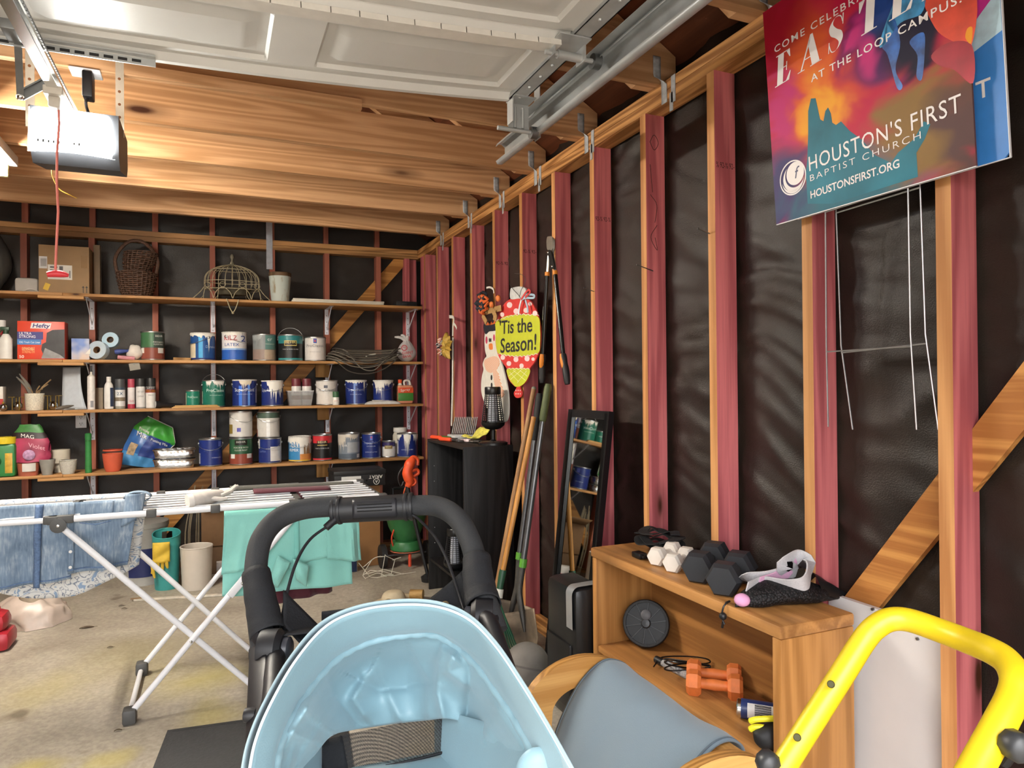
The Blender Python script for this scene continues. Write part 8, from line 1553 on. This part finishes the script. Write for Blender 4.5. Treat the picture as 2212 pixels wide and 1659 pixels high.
# frame: hubs, side tubes, legs and wheels
for s_, hub, lo in ((-1, (597, 1402, 1.40), (562, 1659, 1.14)), (1, (1034, 1335, 1.43), (1094, 1440, 1.30))):
    H = UD(*hub); Lo = UD(*lo); m = MB(); ax_ = _rt*(-s_)
    m.lathe(H-ax_*.03, [(0, 0), (.038, 0), (.04, .01), (.04, .035), (.03, .045), (0, .046)], 28, axis=ax_); m.build('pivot_hub', M_PLS, root)
    m = MB(); m.lathe(H+ax_*.016, [(.024, 0), (.024, .01), (.018, .014), (0, .014)], 20, axis=ax_); m.build('hub_button', mat('#3a3b42', .35), root)
    hb = HP[0] if s_ < 0 else HP[-1]; m = MB(); m.beam(hb+(hb-H)*.2+Vector((0, 0, .03)), H-_rt*(.0)*s_+Vector((0, 0, -.01)), .026, .05, up=_fw, bev=.008); m.build('lower_arm', M_PLS, root)
    fw_ = LS(-.44 if s_ < 0 else .24, .66, .09); rw_ = LS(s_*.27-.17, 1.42, .15)
    if s_ < 0: m = MB(); m.beam(UD(566, 1380, 1.43), UD(558, 1690, 1.13), .047, .028, up=_fw, bev=.008); m.build('side_rail', M_PLS, root)
    m = MB(); m.tube(ncurve([H-_rt*.0, Lo, fw_+Vector((0, 0, .10))], 8), .02 if s_ < 0 else .016, 12); m.build('side_tube', M_PLS, root)
    m = MB(); m.tube([LS(s_*.27-.17, 1.2, .6), rw_], .016, 12); m.build('rear_leg', M_PLS, root)
    for w_, rr in ((fw_, .09), (rw_, .15)):
        m = MB(); m.lathe(w_, [(rr*.5, -.015), (rr*.9, -.02), (rr, -.008), (rr, .008), (rr*.9, .02), (rr*.5, .015), (rr*.5, -.015)], 32, axis=_rt); wh = m.build('wheel', mat('#1a1a1b', .7), root); m = MB(); m.lathe(w_, [(0, -.014), (rr*.5, -.012), (rr*.5, .012), (0, .014)], 20, axis=_rt); m.build('wheel_hub', mat('#55565a', .4), wh)
m = MB(); kb = UD(541, 1545, 1.25); m.lathe(kb, [(0, -.012), (.012, -.01), (.014, 0), (.012, .01), (0, .012)], 16, axis=_rt); m.cyl(kb, kb+_rt*.03, .007, 8); m.build('side_knob', M_PLS, root)
m = MB(); m.tube([LS(-.44, 1.42, .15), LS(.10, 1.42, .15)], .012, 10); m.build('rear_axle', M_PLS, root)
# dark seat fabric and storage flap behind the hood
m = MB(); m.grid(lambda u, v: UD(605+400*u, 1348-46*u+ (6+10*sin(pi*u))*(1-v)+26*v, 1.50+.02*sin(pi*u)-.1*v), 20, 6); m.build('rear_fabric', M_FAB, root, thick=.003)
m = MB(); m.grid(lambda u, v: UD(612+85*u*(1-.2*v), 1275+85*u+ (75-10*u)*v, 1.50-.06*v), 10, 8); m.build('side_gusset', M_FAB, root, thick=.003)
m = MB(); m.grid(lambda u, v: UD(1030-110*u*(1-.05*v), 1195+105*u**.8+(115-85*u)*v, 1.53-.05*v+.015*sin(5*u)), 12, 8); m.build('side_gusset', M_FAB, root, thick=.003)
m = MB(); m.grid(lambda u, v: UD(695+245*u, 1322-28*u+22*v, 1.46+.01*v), 14, 3); m.build('carry_strap', M_FAB, root, thick=.004)
for px, py in ((838, 1300), (962, 1305)): m = MB(); m.tube([UD(px+6*cos(2*pi*k/14), py+5*sin(2*pi*k/14), 1.44) for k in range(14)], .002, 6, closed=True); m.build('metal_ring', mat('#b9a27a', .3, .9), root)
# ---- hood: rows of a shell, from the piped rim to the mesh window
def row(pts): return ncurve([UD(*p) for p in pts], 12)
RIM = [(536, 1680, 1.00), (552, 1600, 1.04), (585, 1520, 1.09), (640, 1425, 1.17), (705, 1352, 1.24), (780, 1318, 1.28), (870, 1306, 1.30), (950, 1312, 1.29), (1015, 1340, 1.26), (1070, 1395, 1.20), (1125, 1475, 1.13), (1180, 1565, 1.06), (1240, 1670, 1.00)]
R05 = [(580, 1685, 1.03), (592, 1605, 1.08), (622, 1530, 1.14), (668, 1455, 1.22), (725, 1402, 1.30), (790, 1370, 1.35), (872, 1357, 1.37), (945, 1362, 1.36), (1000, 1388, 1.33), (1050, 1435, 1.27), (1105, 1510, 1.19), (1150, 1585, 1.12), (1200, 1680, 1.05)]
SEAM = [(592, 1690, 1.05), (604, 1612, 1.11), (636, 1540, 1.18), (680, 1472, 1.27), (735, 1418, 1.35), (795, 1388, 1.40), (872, 1372, 1.43), (940, 1372, 1.42), (990, 1400, 1.39), (1040, 1450, 1.32), (1092, 1525, 1.24), (1138, 1600, 1.16), (1185, 1690, 1.08)]
R2 = [(612, 1700, 1.07), (630, 1640, 1.15), (660, 1590, 1.24), (700, 1525, 1.36), (752, 1475, 1.47), (805, 1450, 1.53), (870, 1440, 1.56), (925, 1442, 1.55), (975, 1470, 1.50), (1020, 1520, 1.42), (1065, 1580, 1.32), (1110, 1640, 1.22), (1160, 1710, 1.10)]
R3 = [(625, 1720, 1.10), (645, 1670, 1.18), (680, 1630, 1.28), (715, 1590, 1.40), (757, 1578, 1.50), (805, 1570, 1.55), (862, 1562, 1.57), (920, 1556, 1.56), (965, 1552, 1.52), (1005, 1565, 1.45), (1045, 1620, 1.35), (1090, 1680, 1.24), (1140, 1740, 1.12)]
rows = [row(r_) for r_ in (RIM, R05, SEAM, R2, R3)]; NU = len(rows[0])-1
def hood(u, v, rs=rows):
    i = min(NU, round(u*NU)); k = v*(len(rs)-1); j = min(len(rs)-2, int(k)); t = k-j
    P0 = rs[max(0, j-1)][i] if j > 0 else rs[0][i]*2-rs[1][i]; P1, P2 = rs[j][i], rs[j+1][i]; P3 = rs[j+2][i] if j+2 < len(rs) else P2*2-P1
    return .5*((2*P1)+(P2-P0)*t+(2*P0-5*P1+4*P2-P3)*t*t+(3*P1-P0-3*P2+P3)*t**3)
def away(p): return (p-CAM).normalized()
m = MB(); m.grid(lambda u, v: hood(u, v*.5)+away(hood(u, v*.5))*(.004*sin(u*46)*v), NU, 10); m.build('hood_band', M_BLUEI, root, thick=.003, ang=180)
def proj(p): q = p-CAM; d = q.dot(cF); return 1106+FPX*q.dot(cR)/d, 829.5-FPX*q.dot(cU)/d
FOLDS = [([(790, 1462), (764, 1510), (784, 1540)], .030), ([(950, 1428), (946, 1497), (960, 1556)], .034), ([(990, 1392), (966, 1449), (1003, 1477)], .030), ([(1016, 1430), (1011, 1517), (1006, 1569)], -.032), ([(1028, 1429), (1084, 1517), (1130, 1592)], .034),
         ([(657, 1453), (636, 1501), (673, 1549), (716, 1580)], .032), ([(633, 1537), (620, 1577), (669, 1600)], .026), ([(774, 1469), (818, 1490), (878, 1484)], -.022), ([(1060, 1420), (1108, 1497), (1142, 1580)], -.026), ([(900, 1420), (930, 1470), (925, 1540)], .016), ([(700, 1440), (720, 1500), (770, 1560)], -.022), ([(840, 1500), (860, 1545)], .018), ([(1060, 1560), (1040, 1600)], .02)]   # where the loose lining folds
def seg_d(x, y, a, b):
    dx, dy = b[0]-a[0], b[1]-a[1]; L2 = dx*dx+dy*dy; t = max(0, min(1, ((x-a[0])*dx+(y-a[1])*dy)/L2)); ex, ey = x-a[0]-t*dx, y-a[1]-t*dy
    return math.hypot(ex, ey), (dx*ey-dy*ex)
def creases(p):
    x, y = proj(p); k = 0
    for pts, a in FOLDS:
        d, s_ = min((seg_d(x, y, pts[i], pts[i+1]) for i in range(len(pts)-1)), key=lambda q: q[0])
        if d < 130: w = 11 if s_ > 0 else 27; k += 1.5*a*math.exp(-(d/w)**1.2)+.9*a*math.exp(-(d/(42 if s_ > 0 else 60))**2)
    return k
def inner(u, v): p = hood(u, .5+.5*v); return p-away(p)*(creases(p)*min(1, v*5)+.010*noise.noise(Vector((u*14, v*5, 2)))*min(1, v*3))
m = MB(); m.grid(inner, NU, 44); m.build('hood_lining', M_BLUEI, root, thick=.002, ang=180)
m = MB(); c = [hood(i/NU, .5) for i in range(NU+1)]; m.tube([p-away(p)*.006+Vector((0, 0, .0008*sin(i*1.2))) for i, p in enumerate(c)], [.008+.0007*sin(i*1.0) for i in range(NU+1)], 10); m.build('gathered_seam', M_BLUEI, root)
m = MB(); m.tube(rows[0], .0024, 10); m.build('rim_piping', M_PIPE, root)
# outside of the hood
ctr = LS(-.05, 1.3, .72)
def outer(u, v):
    p = hood(u, v*.75) if v < .99 else hood(u, .75); o = p-ctr; o.z = max(o.z, -.02); o = o.normalized() if o.length > .01 else Vector((0, 0, 1)); return hood(u, v*.8)+o*(.012+.035*sin(pi*min(1, v*.8+.0)))+_fw*.02*v
m = MB(); m.grid(outer, NU, 10); m.build('hood_shell', M_BLUE, root, thick=.003, ang=180)
# bulge of lining at the right and the mesh window
m = MB(); b0 = UD(1164, 1668, 1.09); m.grid(lambda u, v: b0+_rt*(.036*cos(2*pi*u)*sin(pi*v/2))+Vector((0, 0, .04*sin(2*pi*u)*sin(pi*v/2)))-_fw*(.02*cos(pi*v/2)), 24, 8); m.build('lining_pocket', M_BLUEI, root)
def mesh_window():
    m, t, b = _base('mesh_window', .6, 0, .3); N = t.nodes.new; L = t.links.new; tc = N('ShaderNodeTexCoord'); mp_ = N('ShaderNodeMapping'); mp_.inputs['Rotation'].default_value = (.2, .5, .8); L(tc.outputs['Object'], mp_.inputs['Vector']); ck = N('ShaderNodeTexChecker'); ck.inputs['Scale'].default_value = 520; L(mp_.outputs[0], ck.inputs['Vector']); b.inputs['Base Color'].default_value = lin('#1b1b1d'); mr = N('ShaderNodeMapRange'); mr.inputs[3].default_value = .35; mr.inputs[4].default_value = 1; L(ck.outputs['Fac'], mr.inputs[0]); L(mr.outputs[0], b.inputs['Alpha']); return m
M_MW = mesh_window()
def win(u, v):
    t = (680+300*u, 1606-62*u, 1.53+.02*sin(pi*u)); bt = (700+270*u, 1668-48*u+8*sin(pi*u), 1.50+.02*sin(pi*u)); return UD(t[0]+(bt[0]-t[0])*v, t[1]-6+(bt[1]-t[1]+6)*v, t[2]+(bt[2]-t[2])*v)
m = MB(); m.grid(lambda u, v: win(.18+.82*u, v), 20, 4); m.build('mesh_window', M_MW, root)
m = MB(); m.grid(lambda u, v: win(.2*u, v)-_fw*.004, 6, 4); m.build('window_flap', M_FAB, root, thick=.002)
m = MB(); m.grid(lambda u, v: UD(940+225*u, 1530+60*u+170*v, 1.575-.46*u-.08*v), 16, 6); m.build('inner_wall', M_BLUEI, root, thick=.003)
m = MB(); m.grid(lambda u, v: UD(700-130*u, 1575+40*u+130*v, 1.56-.45*u-.06*v), 12, 6); m.build('inner_wall', M_BLUEI, root, thick=.003)
m = MB(); m.tube([win(k/20, 1)-_fw*.004 for k in range(21)], .003, 6); m.build('zip', M_PLS, root)
m = MB(); m.grid(lambda u, v: UD(610+560*u, 1672-52*min(1, max(0, (560*u-80)/280))+150*v, 1.50-.3*v+.03*sin(pi*u)) + away(UD(900, 1700, 1.2))*(.006*sin(u*17+v*4)), 30, 8); m.build('bassinet_lining', M_BLUEI, root, thick=.003)
# bassinet tub below the frame line
m = MB(); m.lathe(LS(-.06, 1.12, .46), [(0, 0), (.20, .0), (.235, .04), (.255, .20), (.265, .21), (.255, .215)], 40, sx=1., sy=1.55) if False else None
tubc = LS(-.15, 1.03, .34)
m.grid(lambda u, v: tubc+_rt*((.20+.03*v)*cos(2*pi*u))+_fw*((.30+.04*v)*sin(2*pi*u))+Vector((0, 0, .20*v)), 40, 4); m.grid(lambda u, v: tubc+_rt*(.20*cos(2*pi*u)*v)+_fw*(.30*sin(2*pi*u)*v), 40, 2); m.build('bassinet_tub', M_BLUE, root, thick=.004)

# ================================================================ bentwood chair, yellow cart handle
M_BW = wood('#d3a05e', '#b07a3c', 0, .38, rings=5, fine=1.4, vary=.02); M_BWE = wood('#c79452', '#8f6230', 0, .4, rings=14, vary=.02)
root = thing('bentwood_chair', 'low bentwood armchair with a blue grey fabric sling in front of the oak bookcase', 'chair', (.9, 1.39, 0))
def arch(yc, x0, x1, zt, t=.026, w=.085, foot=.0):
    cx = (x0+x1)/2; hw = (x1-x0)/2; o = []; i_ = []
    for k in range(25): a = pi-pi*k/24; o.append((cx+hw*cos(a), zt-hw*.78+hw*.78*sin(a))); i_.append((cx+(hw-w)*cos(a), zt-hw*.78+(hw*.78-w*.9)*sin(a)))
    o = [(x0-.02, .003)]+o+[(x1+.02, .003)]; i_ = [(x0-.02+w*.8, .003)]+i_+[(x1+.02-w*.8, .003)]
    m = MB(); n = len(o)
    for yy in (yc, yc+t): m.add([(p[0], yy, p[1]) for p in o]+[(p[0], yy, p[1]) for p in i_], [(k, k+1, n+k+1, n+k) for k in range(n-1)], 0)
    for L_ in (o, i_): m.add([(p[0], yc, p[1]) for p in L_]+[(p[0], yc+t, p[1]) for p in L_], [(k, k+1, n+k+1, n+k) for k in range(n-1)], 1)
    return m.build('arched_side_frame', [M_BW, M_BWE], root)
arch(1.66, .735, 1.085, .575); arch(1.075, .72, 1.06, .592)
M_SL = mat('#768895', .75, 0, .03, 5., .12, .3, sheen=.2, bscale=500)
prof = ncurve([Vector((1.075, 0, .44)), Vector((1.055, 0, .52)), Vector((1.01, 0, .555)), Vector((.955, 0, .553)), Vector((.89, 0, .50)), Vector((.83, 0, .40)), Vector((.79, 0, .27)), Vector((.77, 0, .22))], 5); NP = len(prof)-1
def sl(u, v): p = prof[min(NP, round(v*NP))]; y = 1.655-(.44+.05*sin(pi*v))*u; return Vector((p.x+.006*noise.noise(Vector((u*4, v*6, 1)))-.03*u*v, y, p.z-.018*sin(pi*u)*sin(pi*v)+.006*nz3((u*5, v*4, 3))))
m = MB(); m.grid(sl, 20, NP); m.build('sling_seat', M_SL, root, thick=.005, ang=180)
m = MB(); m.tube([sl(1, v/NP)+Vector((-.002, .008, .003)) for v in range(NP+1)], .0022, 6); m.build('stitching', mat('#5f6d78', .8), root); m = MB(); m.tube([sl(.0, v/NP)+Vector((-.002, -.008, .003)) for v in range(NP+1)], .0016, 6); m.build('stitching', mat('#5f6d78', .8), root)
m = MB(); m.beam((1.0, 1.102, .515), (1.0, 1.659, .515), .03, .055, bev=.004); rl = m.build('top_rail', wood('#d3a05e', '#b07a3c', 1, .38, rings=5, vary=.02), root)
m = MB(); m.beam((.80, 1.102, .235), (.80, 1.659, .235), .03, .05, bev=.004); m.build('lower_rail', wood('#d3a05e', '#b07a3c', 1, .38, rings=5, vary=.02), root)
m = MB(); m.lathe((.983, 1.17, .515), [(0, .006), (.009, .005), (.012, 0)], 14, axis=(-1, 0, 0)); m.build('wood_plug', M_BWE, rl)
# bowed black support under the left arch
m = MB(); m.tube(ncurve([(.86, 1.60, .05), (.80, 1.60, .25), (.86, 1.60, .38), (.98, 1.60, .40)], 5), .022, 10); m.build('black_strut', M_PLS, root)
# ---- yellow tube handle
M_YEL = mat('#cbb018', .4, 0, .03, 12.)
yp = [(1690, 1659, .95), (1755, 1557, .965), (1822, 1452, .985), (1868, 1380, 1.0), (1895, 1352, 1.0), (1925, 1338, 1.0), (1965, 1340, .99), (2030, 1362, .96), (2090, 1385, .92), (2145, 1408, .87), (2178, 1432, .84), (2194, 1468, .81), (2188, 1505, .795), (2160, 1562, .775), (2112, 1650, .75)]
YP = [UD(*p) for p in yp]
root = thing('yellow_cart', 'yellow tubular push handle of a cart, nearest thing at lower right', 'cart', (.72, .6, 0))
a_end = YP[0]+(YP[0]-YP[2])*.25; b_end = YP[-1]+(YP[-1]-YP[-3])*.25
lowA = [a_end, Vector((a_end.x-.03, a_end.y, .55)), Vector((a_end.x-.03, a_end.y, .16))]; lowB = [b_end, Vector((b_end.x-.03, b_end.y-.01, .55)), Vector((b_end.x-.03, b_end.y-.01, .16))]
m = MB(); m.tube(ncurve([a_end]+YP+[b_end], 6), .0165, 20); m.build('tube_handle', M_YEL, root)
for L_ in (lowA, lowB): m = MB(); m.tube(ncurve(L_, 6), .015, 14); m.build('lower_tube', M_YEL, root)
for px, py, D in ((1795, 1478, .955), (1722, 1593, .935), (2135, 1648, .742)):
    q = UD(px, py, D); m = MB(); m.lathe(q+away(q)*-.001, [(0, .0), (.0042, .0), (.0048, .001), (.0052, -.002)], 12, axis=-away(q)); m.build('bolt_hole', mat('#3c3a10', .7), root)
for q, s_ in ((UD(1660, 1648, .95), 1), (UD(2196, 1612, .74), 1)):
    m = MB(); ax_ = Vector((-.3, -.9, .1)).normalized(); m.lathe(q, [(0, .014), (.012, .013), (.016, .006), (.016, -.008), (.01, -.014), (0, -.014)], 10, axis=ax_); kb = m.build('clamp_knob', mat('#2b2c2e', .45), root, ang=60); m = MB(); m.tube([q, q+Vector((.012, .02, -.03))], .006, 8); m.build('clamp_bolt', M_PLS, kb)
for L_ in (lowA, lowB):
    w_ = L_[-1]+Vector((0, 0, -.05)); m = MB(); m.lathe(w_, [(.03, -.02), (.09, -.022), (.11, -.01), (.11, .01), (.09, .022), (.03, .02), (.03, -.02)], 28, axis=(0, 1, 0)); m.build('wheel', mat('#1b1b1c', .7), root)
m = MB(); m.cyl(lowA[-1]+Vector((0, .03, -.05)), lowB[-1]+Vector((0, -.03, -.05)), .009, 10); m.build('axle', M_STEELD, root); m = MB(); m.cyl(lowA[1], lowB[1], .012, 12); m.build('cross_tube', M_YEL, root)
